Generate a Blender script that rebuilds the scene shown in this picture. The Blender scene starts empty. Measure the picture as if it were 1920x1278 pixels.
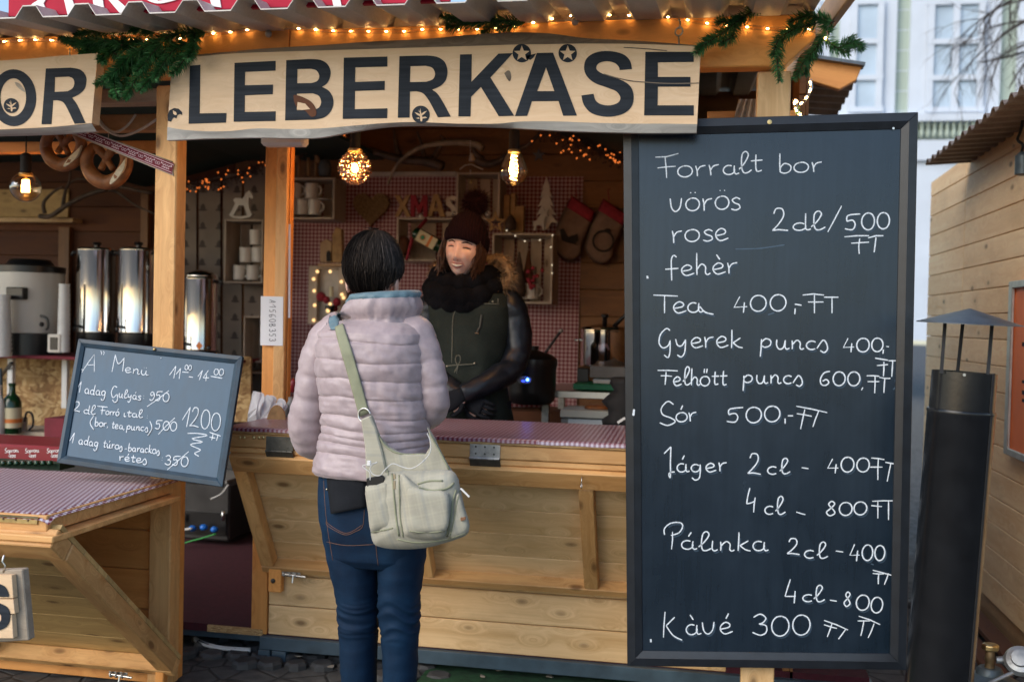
import bpy, bmesh, math, random
from math import sin, cos, pi, radians as rad, sqrt, hypot, floor, exp
from mathutils import Vector as V, Matrix, noise
random.seed(7)
S = bpy.context.scene
COL = S.collection

# ---------------------------------------------------------------- camera
F = 1950.0
CX = V((10410, -279, 1950)).normalized()
CY = V((365, 32, -1950)); CY = (CY - CX * CX.dot(CY)).normalized()
CZ = CX.cross(CY)
CAM = V((0, -3.85, 1.35))
camd = bpy.data.cameras.new('camera'); cam = bpy.data.objects.new('camera', camd); COL.objects.link(cam)
m3 = Matrix((CX, CY, CZ))
cam.matrix_world = Matrix.Translation(CAM) @ m3.to_4x4()
camd.sensor_width = 36; camd.lens = F / 1920 * 36
camd.clip_start = 0.05; camd.clip_end = 300
camd.dof.use_dof = True; camd.dof.focus_distance = 3.35; camd.dof.aperture_fstop = 2.5
S.camera = cam

# ---------------------------------------------------------------- sky and sun
w = bpy.data.worlds.new('World'); S.world = w; w.use_nodes = True
nt = w.node_tree; nt.nodes.clear()
sky = nt.nodes.new('ShaderNodeTexSky'); sky.sky_type = 'NISHITA'; sky.sun_disc = False
SUN_EL, SUN_AZ = 34, 220
sky.sun_elevation = rad(SUN_EL); sky.sun_rotation = rad(SUN_AZ)
sky.air_density = 1.0; sky.dust_density = 1.0; sky.ozone_density = 1.0
bg = nt.nodes.new('ShaderNodeBackground'); bg.inputs[1].default_value = 0.15
wo = nt.nodes.new('ShaderNodeOutputWorld')
nt.links.new(sky.outputs[0], bg.inputs[0]); nt.links.new(bg.outputs[0], wo.inputs[0])
sl = bpy.data.lights.new('sun', 'SUN'); sl.energy = 1.4; sl.angle = rad(50); sl.color = (1.0, 0.90, 0.78)
so = bpy.data.objects.new('sun', sl); COL.objects.link(so)
a, e = rad(SUN_AZ), rad(SUN_EL)
sund = V((sin(a) * cos(e), cos(a) * cos(e), sin(e)))
so.rotation_euler = (-sund).to_track_quat('-Z', 'Y').to_euler(); so.location = (0, -6, 8)
S.view_settings.view_transform = 'Standard'; S.view_settings.look = 'None'
S.view_settings.gamma = 1; S.view_settings.use_curve_mapping = False
S.view_settings.exposure = 0.72
S.cycles.use_denoising = True
S.cycles.max_bounces = 8; S.cycles.transparent_max_bounces = 24
S.cycles.sample_clamp_indirect = 6

# ---------------------------------------------------------------- pixel rays on real planes
def ray(px, py):
    d = V(((px - 960) / F, -(py - 639) / F, -1)); return V((CX.dot(d), CY.dot(d), CZ.dot(d)))
def at(px, py, Y):
    d = ray(px, py); return CAM + d * ((Y - CAM.y) / d.y)
def atz(px, py, Z):
    d = ray(px, py); return CAM + d * ((Z - CAM.z) / d.z)
def atx(px, py, X):
    d = ray(px, py); return CAM + d * ((X - CAM.x) / d.x)
def atp(px, py, p0, n):
    d = ray(px, py); return CAM + d * ((V(p0) - CAM).dot(n) / d.dot(n))

# ---------------------------------------------------------------- mesh builder
ORG = {}
def mat_frame(d, up=V((0, 0, 1))):
    d = d.normalized()
    if abs(d.dot(up)) > .98: up = V((1, 0, 0))
    x = d.cross(up).normalized(); y = x.cross(d).normalized()
    return x, y
class M:
    def __init__(s): s.v = []; s.f = []
    def add(s, vs, fs):
        n = len(s.v); s.v += [V(q) for q in vs]; s.f += [tuple(i + n for i in f) for f in fs]; return s
    def hexa(s, p):
        return s.add(p, [(0, 3, 2, 1), (4, 5, 6, 7), (0, 1, 5, 4), (1, 2, 6, 5), (2, 3, 7, 6), (3, 0, 4, 7)])
    def box(s, lo, hi):
        (a, b, c), (d, e, f) = lo, hi
        return s.hexa([(a, b, c), (d, b, c), (d, e, c), (a, e, c), (a, b, f), (d, b, f), (d, e, f), (a, e, f)])
    def cbox(s, c, sz, R=None):
        c = V(c); h = V(sz) / 2; p = []
        for z in (-1, 1):
            for x, y in ((-1, -1), (1, -1), (1, 1), (-1, 1)):
                q = V((x * h.x, y * h.y, z * h.z)); p.append(c + (R @ q if R else q))
        return s.hexa(p)
    def bar(s, a, b, w, h, up=V((0, 0, 1))):
        a, b = V(a), V(b); x, y = mat_frame(b - a, up); x *= w / 2; y *= h / 2
        return s.hexa([a - x - y, a + x - y, b + x - y, b - x - y, a - x + y, a + x + y, b + x + y, b - x + y])
    def prism(s, pts, n, cap0=True):
        pts = [V(q) for q in pts]; n = V(n); k = len(pts)
        fs = [tuple(range(k - 1, -1, -1))] if cap0 else []
        fs += [tuple(range(k, 2 * k))]
        fs += [(i, (i + 1) % k, k + (i + 1) % k, k + i) for i in range(k)]
        return s.add(pts + [q + n for q in pts], fs)
    def tube(s, pts, r, n=8, caps=True):
        pts = [V(q) for q in pts]; k = len(pts); rs = r if isinstance(r, (list, tuple)) else [r] * k
        vs = []; fs = []; px = None
        for i, p in enumerate(pts):
            d = (pts[min(i + 1, k - 1)] - pts[max(i - 1, 0)])
            if d.length < 1e-9: d = V((0, 0, 1))
            d.normalize()
            if px is None: x, y = mat_frame(d)
            else:
                x = (px - d * px.dot(d))
                x = x.normalized() if x.length > 1e-6 else mat_frame(d)[0]
                y = x.cross(d)
            px = x
            for j in range(n):
                t = 2 * pi * j / n; vs.append(p + (x * cos(t) + y * sin(t)) * rs[i])
        for i in range(k - 1):
            for j in range(n):
                fs.append((i * n + j, i * n + (j + 1) % n, (i + 1) * n + (j + 1) % n, (i + 1) * n + j))
        if caps: fs += [tuple(range(n)), tuple(range(k * n - 1, (k - 1) * n - 1, -1))]
        return s.add(vs, fs)
    def lathe(s, prof, c=(0, 0, 0), n=24, ax=V((0, 0, 1)), caps=True):
        c = V(c); ax = V(ax).normalized(); x, y = mat_frame(ax); vs = []; fs = []
        for r, z in prof:
            for j in range(n):
                t = 2 * pi * j / n; vs.append(c + ax * z + (x * cos(t) + y * sin(t)) * r)
        for i in range(len(prof) - 1):
            for j in range(n):
                fs.append((i * n + j, i * n + (j + 1) % n, (i + 1) * n + (j + 1) % n, (i + 1) * n + j))
        if caps: fs += [tuple(range(n - 1, -1, -1)), tuple(range((len(prof) - 1) * n, len(prof) * n))]
        return s.add(vs, fs)
    def ball(s, c, r, n=12, m=8, fn=None):
        c = V(c); r = V((r, r, r)) if not hasattr(r, '__len__') else V(r); vs = []; fs = []
        for i in range(m + 1):
            ph = pi * i / m
            for j in range(n):
                th = 2 * pi * j / n; q = V((sin(ph) * cos(th), sin(ph) * sin(th), cos(ph)))
                q = V((q.x * r.x, q.y * r.y, q.z * r.z))
                vs.append(c + (fn(q) if fn else q))
        for i in range(m):
            for j in range(n):
                fs.append((i * n + j, (i + 1) * n + j, (i + 1) * n + (j + 1) % n, i * n + (j + 1) % n))
        return s.add(vs, fs)
    def ribbon(s, pts, w, nrm):
        pts = [V(q) for q in pts]; nrm = V(nrm).normalized(); k = len(pts); vs = []
        for i, p in enumerate(pts):
            d = pts[min(i + 1, k - 1)] - pts[max(i - 1, 0)]
            if d.length < 1e-9: d = V((1, 0, 0))
            sd = d.cross(nrm).normalized() * ((w[i] if isinstance(w, list) else w) / 2)
            vs += [p - sd, p + sd]
        return s.add(vs, [(2 * i, 2 * i + 1, 2 * i + 3, 2 * i + 2) for i in range(k - 1)])
    def loft(s, rings, caps=True, closed=True):
        k = len(rings); n = len(rings[0]); vs = [q for r in rings for q in r]; fs = []
        for i in range(k - 1):
            for j in range(n if closed else n - 1):
                fs.append((i * n + j, i * n + (j + 1) % n, (i + 1) * n + (j + 1) % n, (i + 1) * n + j))
        if caps and closed: fs += [tuple(range(n - 1, -1, -1)), tuple(range((k - 1) * n, k * n))]
        return s.add(vs, fs)
    def mk(s, name, mat, parent=None, smooth=False, bev=0, grain=None, label=None, cat=None, group=None, kind=None, sub=0, org=None, keep=False, angle=None):
        xs = [q.x for q in s.v]; ys = [q.y for q in s.v]; zs = [q.z for q in s.v]
        if parent is not None: o0 = ORG[parent.name]
        elif org is not None: o0 = V(org)
        else: o0 = V(((min(xs) + max(xs)) / 2, (min(ys) + max(ys)) / 2, min(zs)))
        me = bpy.data.meshes.new(name)
        me.from_pydata([tuple(q - o0) for q in s.v], [], s.f)
        if not keep:
            bm = bmesh.new(); bm.from_mesh(me); bmesh.ops.remove_doubles(bm, verts=bm.verts, dist=1e-6)
            bmesh.ops.recalc_face_normals(bm, faces=bm.faces); bm.to_mesh(me); bm.free()
        if smooth:
            me.polygons.foreach_set('use_smooth', [True] * len(me.polygons))
            if angle: me.set_sharp_from_angle(angle=rad(angle))
        # wood grain coordinates in metres: first axis runs along the piece
        ext = [(max(xs) - min(xs), 0), (max(ys) - min(ys), 1), (max(zs) - min(zs), 2)]
        if grain is None:
            ax = max(ext)[1]; g = V((ax == 0, ax == 1, ax == 2))
        else: g = V(grain).normalized()
        gx, gy = mat_frame(g)
        at_ = me.attributes.new('gco', 'FLOAT_VECTOR', 'POINT')
        d = []
        for q in me.vertices:
            p = q.co + o0; d += [p.dot(g), p.dot(gx), p.dot(gy)]
        at_.data.foreach_set('vector', d)
        me.materials.append(MAT[mat] if isinstance(mat, str) else mat)
        o = bpy.data.objects.new(name, me); COL.objects.link(o)
        ORG[o.name] = o0
        if parent is not None: o.parent = parent
        else: o.location = o0
        if bev:
            b = o.modifiers.new('b', 'BEVEL'); b.width = bev; b.segments = 1; b.limit_method = 'ANGLE'
        if sub:
            b = o.modifiers.new('s', 'SUBSURF'); b.levels = sub; b.render_levels = sub
        if label: o['label'] = label
        if cat: o['category'] = cat
        if group: o['group'] = group
        if kind: o['kind'] = kind
        return o
def T(name, label, cat, loc, group=None):
    o = bpy.data.objects.new(name, None); COL.objects.link(o); o.location = loc; o.empty_display_size = .05
    ORG[o.name] = V(loc); o['label'] = label; o['category'] = cat
    if group: o['group'] = group
    return o
def kids(o): return [c for c in COL.objects if c.parent == o]
def dup(root, loc, label=None, rz=None, scale=None):
    allo = list(COL.objects)
    r = root.copy(); COL.objects.link(r); r.location = loc; ORG[r.name] = V(loc)
    if rz is not None: r.rotation_euler = rz if hasattr(rz, '__len__') else (0, 0, rz)
    if scale: r.scale = (scale,) * 3 if not hasattr(scale, '__len__') else scale
    if label: r['label'] = label
    for c in allo:
        if c.parent == root:
            d = c.copy(); COL.objects.link(d); d.parent = r
            for g in allo:
                if g.parent == c:
                    h = g.copy(); COL.objects.link(h); h.parent = d
    return r
def cr(pts, k=5, closed=False):
    """smooth curve through points"""
    P = [V(q) if len(q) == 3 else V((q[0], q[1], 0)) for q in pts]; out = []; n = len(P)
    if n < 3: return P
    rng = range(n if closed else n - 1)
    for i in rng:
        if closed: a, b, c, d = P[(i - 1) % n], P[i], P[(i + 1) % n], P[(i + 2) % n]
        else: a, b, c, d = P[max(i - 1, 0)], P[i], P[i + 1], P[min(i + 2, n - 1)]
        for j in range(k):
            t = j / k
            out.append(.5 * ((2 * b) + (c - a) * t + (2 * a - 5 * b + 4 * c - d) * t * t + (3 * b - a - 3 * c + d) * t ** 3))
    if not closed: out.append(P[-1])
    return out
def pfill(polys, Y, off, lift=0.0):
    """flat filled shape with holes: polys in pixels on the plane Y -> mesh via triangulation"""
    from mathutils.geometry import tessellate_polygon
    loops = [[at(x, y, Y) for x, y in p] for p in polys]
    tris = tessellate_polygon(loops); vs = [q for l in loops for q in l]
    return vs, [tuple(t) for t in tris], loops

# ---------------------------------------------------------------- materials
MAT = {}
class N:
    def __init__(s, name):
        s.m = bpy.data.materials.new(name); s.m.use_nodes = True; s.t = s.m.node_tree; s.t.nodes.clear()
        s.o = s.new('ShaderNodeOutputMaterial'); MAT[name] = s.m
    def new(s, t, **k):
        n = s.t.nodes.new(t)
        for a, b in k.items(): setattr(n, a, b)
        return n
    def l(s, a, b): s.t.links.new(a, b)
    def put(s, sock, v):
        if hasattr(v, 'is_output') or isinstance(v, bpy.types.NodeSocket): s.l(v, sock)
        elif v is not None:
            if hasattr(v, '__len__') and len(v) == 3 and sock.type == 'RGBA': v = (*v, 1)
            sock.default_value = v
    def math(s, op, a, b=None, c=None):
        n = s.new('ShaderNodeMath', operation=op)
        for i, q in enumerate((a, b, c)):
            if q is not None: s.put(n.inputs[i], q)
        return n.outputs[0]
    def vmath(s, op, a, b=None):
        n = s.new('ShaderNodeVectorMath', operation=op); s.put(n.inputs[0], a)
        if b is not None: s.put(n.inputs[1], b)
        return n.outputs[0]
    def noise(s, vec, scale, detail=4, rough=.55, dist=0):
        n = s.new('ShaderNodeTexNoise'); s.put(n.inputs['Vector'], vec); n.inputs['Scale'].default_value = scale
        n.inputs['Detail'].default_value = detail; n.inputs['Roughness'].default_value = rough; n.inputs['Distortion'].default_value = dist
        return n.outputs[0]
    def ramp(s, f, stops, interp='LINEAR'):
        n = s.new('ShaderNodeValToRGB'); s.put(n.inputs[0], f); r = n.color_ramp; r.interpolation = interp
        while len(r.elements) < len(stops): r.elements.new(0)
        for e, (p, c) in zip(r.elements, stops):
            e.position = p; e.color = (c, c, c, 1) if not hasattr(c, '__len__') else (*c, 1)
        return n.outputs[0]
    def mix(s, f, a, b, mode='MIX'):
        n = s.new('ShaderNodeMix', data_type='RGBA', blend_type=mode)
        s.put(n.inputs[0], f); s.put(n.inputs[6], a); s.put(n.inputs[7], b); return n.outputs[2]
    def bump(s, h, st=.3, d=.01):
        n = s.new('ShaderNodeBump'); n.inputs['Strength'].default_value = st; n.inputs['Distance'].default_value = d
        s.l(h, n.inputs['Height']); return n.outputs[0]
    def bsdf(s, col, rough=.6, nrm=None, **k):
        n = s.new('ShaderNodeBsdfPrincipled'); s.put(n.inputs['Base Color'], col); s.put(n.inputs['Roughness'], rough)
        if nrm is not None: s.l(nrm, n.inputs['Normal'])
        for a, b in k.items(): s.put(n.inputs[a.replace('_', ' ')], b)
        s.l(n.outputs[0], s.o.inputs[0]); return n
    def gco(s): return s.new('ShaderNodeAttribute', attribute_name='gco').outputs['Vector']
    def obj(s): return s.new('ShaderNodeTexCoord').outputs['Object']
    def rnd(s): return s.new('ShaderNodeObjectInfo').outputs['Random']
    def scale(s, v, sc):
        return s.vmath('MULTIPLY', v, sc)
def plain(name, col, rough=.6, var=.12, vs=8, bump=0, bs=60, **k):
    m = N(name); c = m.obj(); n = m.noise(c, vs, 4)
    lo = tuple(q * (1 - var) for q in col); hi = tuple(min(1, q * (1 + var)) for q in col)
    cc = m.ramp(n, [(.3, lo), (.7, hi)])
    nr = m.bump(m.noise(c, bs, 3), bump, .004) if bump else None
    m.bsdf(cc, rough, nr, **k); return m
def wood(name, a, b, knots=.5, rough=.55, streak=1.0, tint=.16, kc=(.10, .045, .015), grey=0):
    m = N(name); g = m.gco(); r = m.rnd()
    off = m.new('ShaderNodeCombineXYZ'); m.l(m.math('MULTIPLY', r, 37.0), off.inputs[0]); m.l(m.math('MULTIPLY', r, 91.0), off.inputs[1]); m.l(m.math('MULTIPLY', r, 17.0), off.inputs[2])
    g = m.vmath('ADD', g, off.outputs[0])
    # knots bend the grain
    kv = m.new('ShaderNodeTexVoronoi'); m.l(m.scale(g, (7.0, 15.0, 15.0)), kv.inputs['Vector']); kv.inputs['Scale'].default_value = 1.0
    kd = kv.outputs['Distance']
    bend = m.math('MULTIPLY', m.math('POWER', m.math('SUBTRACT', 1.0, m.math('MINIMUM', kd, 1.0)), 5.0), .25)
    bv = m.new('ShaderNodeCombineXYZ'); m.l(bend, bv.inputs[1]); m.l(bend, bv.inputs[2])
    gb = m.vmath('ADD', g, bv.outputs[0])
    n1 = m.noise(m.scale(gb, (.9, 22, 22)), 1.0, 5, .6, .3)
    n2 = m.noise(m.scale(gb, (2.5, 130, 130)), 1.0, 3, .6)
    n3 = m.noise(m.scale(g, (1.2, 3, 3)), 1.0, 3)
    f = m.math('ADD', m.math('MULTIPLY', n1, .75 * streak), m.math('ADD', m.math('MULTIPLY', n2, .25 * streak), m.math('MULTIPLY', n3, .35)))
    c = m.ramp(f, [(.46, a), (.84, b)])
    # per board tint
    t = m.math('ADD', m.math('MULTIPLY', m.math('SUBTRACT', r, .5), tint * 2), 1.0)
    c = m.mix(1.0, c, None, 'MULTIPLY'); mm = c.node; cmb = m.new('ShaderNodeCombineXYZ')
    for i in range(3): m.l(t, cmb.inputs[i])
    m.l(cmb.outputs[0], mm.inputs[7])
    if knots:
        kcell = m.new('ShaderNodeSeparateColor'); m.l(kv.outputs['Color'], kcell.inputs[0])
        on = m.math('LESS_THAN', kcell.outputs[0], knots * .55)
        kk = m.math('MULTIPLY', m.ramp(kd, [(.10, 1.0), (.17, 0.4), (.22, 0.0)]), on)
        c = m.mix(m.math('MULTIPLY', kk, .85), c, kc)
        kh = m.math('MULTIPLY', m.ramp(kd, [(.12, .32), (.36, 0.0)]), on)
        c = m.mix(kh, c, tuple(q * .7 for q in a))
    dirt = m.ramp(m.noise(m.scale(g, (1.6, 5, 5)), 1.0, 6, .7), [(.50, 0.0), (.74, .34)])
    c = m.mix(dirt, c, tuple(q * .45 for q in a))
    if grey:
        c = m.mix(m.math('MULTIPLY', m.ramp(m.noise(g, 3, 4), [(.4, 0.0), (.7, 1.0)]), grey), c, (.22, .2, .18))
    m.bsdf(c, m.math('ADD', rough - .06, m.math('MULTIPLY', n1, .15)), m.bump(m.math('ADD', n1, m.math('MULTIPLY', n2, .6)), .35, .0025))
wood('wood', (.46, .21, .060), (.74, .43, .17), .75)
wood('wood_pale', (.52, .30, .115), (.79, .54, .28), .8)
wood('beam_wood', (.66, .28, .065), (.86, .42, .12), .25)
wood('wood_orange', (.54, .20, .040), (.74, .33, .085), .3)
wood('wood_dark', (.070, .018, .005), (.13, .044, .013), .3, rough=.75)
wood('wood_olive', (.36, .22, .075), (.58, .39, .155), .8)
wood('wood_sign', (.66, .45, .26), (.82, .61, .40), .0, streak=.9, tint=.02)
wood('wood_bark', (.10, .075, .055), (.24, .19, .145), .2, .9)
wood('wood_wane', (.30, .29, .27), (.62, .60, .55), .0, .9)
wood('wood_grey', (.30, .24, .18), (.50, .42, .32), .4, .8)
wood('crate_wood', (.32, .255, .20), (.50, .42, .35), .3, .8)
wood('wood_brown', (.26, .14, .06), (.42, .25, .12), .4)
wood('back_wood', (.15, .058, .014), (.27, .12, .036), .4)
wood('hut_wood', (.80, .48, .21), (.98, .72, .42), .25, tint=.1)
def osb():
    m = N('osb'); c = m.obj(); v = m.new('ShaderNodeTexVoronoi'); v.inputs['Scale'].default_value = 42
    m.l(m.vmath('ADD', c, m.scale(m.new('ShaderNodeTexNoise').outputs['Color'], (.2, .2, .2))), v.inputs['Vector'])
    sp = m.new('ShaderNodeSeparateColor'); m.l(v.outputs['Color'], sp.inputs[0])
    m.bsdf(m.ramp(sp.outputs[0], [(0, (.22, .11, .04)), (.5, (.42, .25, .10)), (1, (.60, .42, .2))]), .8)
osb()
plain('slate', (.030, .037, .046), .30, .16, 5, .06, 300)
def chalkb(name, col, rough):
    m = N(name); c = m.obj()
    sm = m.noise(m.scale(c, (3, 3, 2)), 1.6, 6, .6, .6)
    st = m.noise(m.scale(c, (60, 60, 2.2)), 1.0, 3)
    f = m.math('ADD', m.math('MULTIPLY', sm, .7), m.math('MULTIPLY', st, .3))
    cc = m.ramp(f, [(.35, col), (.7, tuple(q * 1.7 + .004 for q in col))])
    m.bsdf(cc, m.math('ADD', rough, m.math('MULTIPLY', sm, .12)), m.bump(m.noise(c, 700, 2), .05, .001), Specular_IOR_Level=.6, Specular_Tint=(.74, .86, 1.0, 1))
chalkb('chalkboard', (.0050, .0110, .0190), .19)
chalkb('chalkboard_blue', (.006, .034, .066), .38)
plain('board_frame', (.009, .012, .017), .32, .3, 20, .05, 200)
plain('board_frame_blue', (.007, .030, .054), .45, .3, 20, .05, 200)
def chalk():
    m = N('chalk'); c = m.obj(); n = m.noise(c, 420, 2)
    g2 = m.noise(c, 900, 2); cc = m.ramp(n, [(.3, (.50, .56, .62)), (.6, (.78, .84, .90))])
    m.bsdf(m.mix(m.ramp(g2, [(.36, .75), (.46, 0.0)]), cc, (.10, .14, .18)), .9)
chalk()
plain('ghost_chalk', (.05, .085, .125), .8)
plain('ghost_faint', (.012, .034, .060), .6)
def letter():
    m = N('letter_paint'); g = m.gco(); n = m.noise(m.scale(g, (2, 90, 90)), 1, 4); s = m.noise(g, 6, 4)
    c = m.ramp(m.math('ADD', m.math('MULTIPLY', n, .6), m.math('MULTIPLY', s, .4)), [(.35, (.008, .012, .018)), (.68, (.028, .036, .048))])
    m.bsdf(c, .7, m.bump(n, .3, .001), Specular_IOR_Level=.25)
letter()
plain('steel', (.62, .62, .60), .28, .06, 6, Metallic=1.0)
def chrome():
    m = N('urn_steel'); c = m.obj(); st = m.noise(m.scale(c, (30, 30, .6)), 1.0, 3)
    m.bsdf((.66, .64, .61), m.ramp(st, [(.3, .05), (.7, .15)]), m.bump(st, .35, .004), Metallic=1.0)
chrome()
plain('galvanised', (.45, .44, .41), .45, .3, 30, .1, 90, Metallic=.85)
plain('hinge_dark', (.10, .095, .08), .5, .4, 20, .1, 90, Metallic=.6)
plain('brass', (.55, .42, .20), .35, .3, 30, Metallic=1.0)
plain('old_brass', (.20, .14, .075), .5, .4, 30, .2, 100, Metallic=.8)
plain('black_plastic', (.012, .012, .013), .3, .2)
plain('black_matt', (.010, .010, .011), .75, .3, 30)
plain('pipe_enamel', (.012, .013, .015), .20, .25, 14, .05, 60, Metallic=.35)
plain('cap_metal', (.10, .115, .13), .42, .25, 20, .05, 100, Metallic=.6)
plain('white_plastic', (.72, .72, .70), .35, .05)
plain('cream_plastic', (.60, .57, .52), .3, .05)
plain('paper', (.74, .74, .76), .85, .05, 4, .1, 30)
plain('napkin', (.80, .80, .82), .9, .06, 20, .3, 50)
plain('ink', (.02, .02, .03), .6)
plain('mug', (.58, .55, .52), .35, .05)
plain('white_wood', (.46, .42, .38), .75, .15, 14, .1, 60)
plain('burgundy', (.050, .005, .012), .95, .25, 40, .4, 300)
plain('wine_cloth', (.16, .014, .026), .8, .2, 10)
plain('beer_red', (.20, .008, .016), .4, .1)
plain('pink_white', (.70, .52, .55), .7, .1)
plain('steel_blue', (.045, .075, .10), .45, .3, 12, .15, 60)
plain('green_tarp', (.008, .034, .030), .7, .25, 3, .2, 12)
plain('green_carpet', (.010, .055, .018), .95, .5, 30, .6, 400)
plain('cable_white', (.60, .60, .58), .45, .1)
plain('cable_green', (.03, .32, .06), .5, .1)
plain('blue_plastic', (.01, .14, .55), .35, .1)
plain('machine', (.035, .034, .034), .4, .3, 10)
plain('machine_pale', (.20, .20, .19), .4, .2, 10)
plain('pretzel', (.24, .085, .022), .55, .45, 22, .2, 60)
plain('pretzel_crumb', (.66, .55, .38), .9, .15, 90, .3, 120)
plain('antler', (.085, .055, .038), .6, .6, 14, .3, 60)
plain('antler_light', (.30, .24, .17), .6, .5, 14, .3, 60)
plain('hair_dark', (.011, .0075, .006), .6, .6, 160, .5, 300, Specular_IOR_Level=.22)
plain('hair_light', (.040, .028, .021), .5, .4, 100, Specular_IOR_Level=.3)
plain('hair_brown', (.055, .024, .012), .5, .4, 100, .5, 300)
def skin():
    m = N('skin'); c = m.obj(); n = m.noise(c, 30, 4)
    b = m.bsdf(m.ramp(n, [(.3, (.60, .37, .30)), (.7, (.73, .50, .42))]), .48, m.bump(m.noise(c, 400, 2), .08, .001), Subsurface_Weight=.12)
    b.inputs['Subsurface Radius'].default_value = (.012, .004, .002)
skin()
plain('skin_ear', (.62, .26, .20), .5, .15, 60)
plain('lip', (.36, .10, .09), .4, .1)
plain('teeth', (.74, .70, .62), .3, .03)
plain('brow', (.020, .009, .006), .8)
plain('eye_dark', (.03, .018, .014), .3)
def fab(name, a, b, rough, fine, bump, sheen=.2, spec=.5):
    m = N(name); c = m.obj(); n = m.noise(c, 9, 5, .6); f = m.noise(c, fine, 2)
    cc = m.ramp(m.math('ADD', m.math('MULTIPLY', n, .6), m.math('MULTIPLY', f, .4)), [(.35, a), (.65, b)])
    m.bsdf(cc, rough, m.bump(m.math('ADD', f, m.math('MULTIPLY', n, .5)), bump, .002), Sheen_Weight=sheen, Specular_IOR_Level=spec)
fab('jacket_shell', (.325, .255, .268), (.41, .33, .345), .42, 60, .25, .25)
fab('jacket_lining', (.075, .145, .18), (.13, .22, .27), .5, 60, .2)
def jeans():
    m = N('jeans'); c = m.obj(); n = m.noise(m.scale(c, (6, 6, 2)), 1, 5); tw = m.noise(c, 500, 2); lg = m.noise(m.scale(c, (3, 3, 26)), 1, 3)
    cc = m.ramp(m.math('ADD', m.math('MULTIPLY', n, .55), m.math('ADD', m.math('MULTIPLY', tw, .25), m.math('MULTIPLY', lg, .2))), [(.38, (.002, .010, .028)), (.66, (.006, .034, .080))])
    m.bsdf(cc, .75, m.bump(tw, .35, .001), Specular_IOR_Level=.2)
jeans()
fab('black_cloth', (.006, .007, .010), (.014, .016, .020), .9, 300, .3, .0, .2)
fab('vest_cloth', (.013, .018, .015), (.026, .033, .027), .85, 240, .4, .0, .2)
fab('vest_trim', (.10, .10, .075), (.15, .15, .11), .8, 240, .4)
fab('leather', (.005, .007, .011), (.010, .014, .021), .40, 40, .6, .0, .4)
def knit(name, a, b, sx, sz):
    m = N(name); c = m.obj(); w1 = m.new('ShaderNodeTexWave', wave_type='BANDS', bands_direction='X'); w1.inputs['Scale'].default_value = sx; m.l(c, w1.inputs['Vector'])
    w1.inputs['Distortion'].default_value = 2.5
    n = m.noise(c, 160, 3)
    h = m.math('ADD', m.math('MULTIPLY', w1.outputs[1], .6), m.math('MULTIPLY', n, .5))
    m.bsdf(m.ramp(h, [(.3, a), (.8, b)]), .95, m.bump(h, .8, .004), Specular_IOR_Level=.15)
knit('beanie_knit', (.005, .001, .0025), (.012, .0025, .005), 32, 50)
fab('scarf_knit', (.003, .003, .004), (.009, .009, .011), 1.0, 150, .7, .0, .1)
fab('pompom_fur', (.007, .002, .0035), (.018, .006, .008), .9, 200, .6, .0, .1)
plain('hood_fur', (.22, .14, .07), .9, .5, 40)
def bagm():
    m = N('bag_canvas'); g = m.gco(); sp = m.new('ShaderNodeSeparateXYZ'); m.l(g, sp.inputs[0])
    def lines(x, per, wd):
        fr = m.math('FRACT', m.math('MULTIPLY', x, 1 / per)); return m.math('LESS_THAN', fr, wd)
    a = lines(sp.outputs[1], .034, .16); b = lines(sp.outputs[0], .034, .16)
    a2 = lines(m.math('ADD', sp.outputs[1], .009), .034, .10); b2 = lines(m.math('ADD', sp.outputs[0], .009), .034, .10)
    s = m.math('ADD', m.math('MULTIPLY', m.math('ADD', a, b), .5), m.math('MULTIPLY', m.math('ADD', a2, b2), .25))
    n = m.noise(g, 14, 4); base = m.ramp(n, [(.3, (.30, .285, .225)), (.7, (.40, .385, .31))])
    c = m.mix(m.math('MULTIPLY', s, .32), base, (.50, .46, .34))
    c = m.mix(m.math('MULTIPLY', lines(m.math('ADD', sp.outputs[0], .02), .068, .12), .25), c, (.22, .24, .24))
    m.bsdf(c, .8, m.bump(m.noise(g, 350, 2), .4, .001), Sheen_Weight=.15)
bagm()
plain('strap_cloth', (.255, .265, .175), .8, .08, 30, .2, 300)
plain('zip_metal', (.55, .48, .36), .3, .1, Metallic=1.0)
plain('leather_tag', (.20, .09, .04), .6, .2)
def gingham(name, per, a=(.20, .012, .028), b=(.66, .60, .66), mid=None, rough=.6, bump=True):
    m = N(name); g = m.gco(); sp = m.new('ShaderNodeSeparateXYZ'); m.l(g, sp.inputs[0])
    def st(x): return m.math('GREATER_THAN', m.math('FRACT', m.math('MULTIPLY', x, 1 / per)), .5)
    s = m.math('MULTIPLY', m.math('ADD', st(sp.outputs[0]), st(sp.outputs[1])), .5)
    mid = mid or tuple((p * .62 + q * .38) for p, q in zip(a, b))
    c = m.ramp(s, [(0, a), (.4, mid), (.8, b)], 'CONSTANT')
    n = m.noise(g, 5, 4); c = m.mix(m.math('MULTIPLY', n, .18), c, (.12, .08, .08))
    m.bsdf(c, rough, m.bump(m.noise(g, 9, 4), .3, .01))
gingham('gingham_counter', .017, (.15, .010, .028), (.50, .44, .52), rough=.34)
gingham('gingham_left', .0165, (.15, .007, .028), (.72, .68, .76), rough=.38)
gingham('gingham_wall', .024, (.16, .006, .014), (.56, .39, .39), rough=.9)
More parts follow.
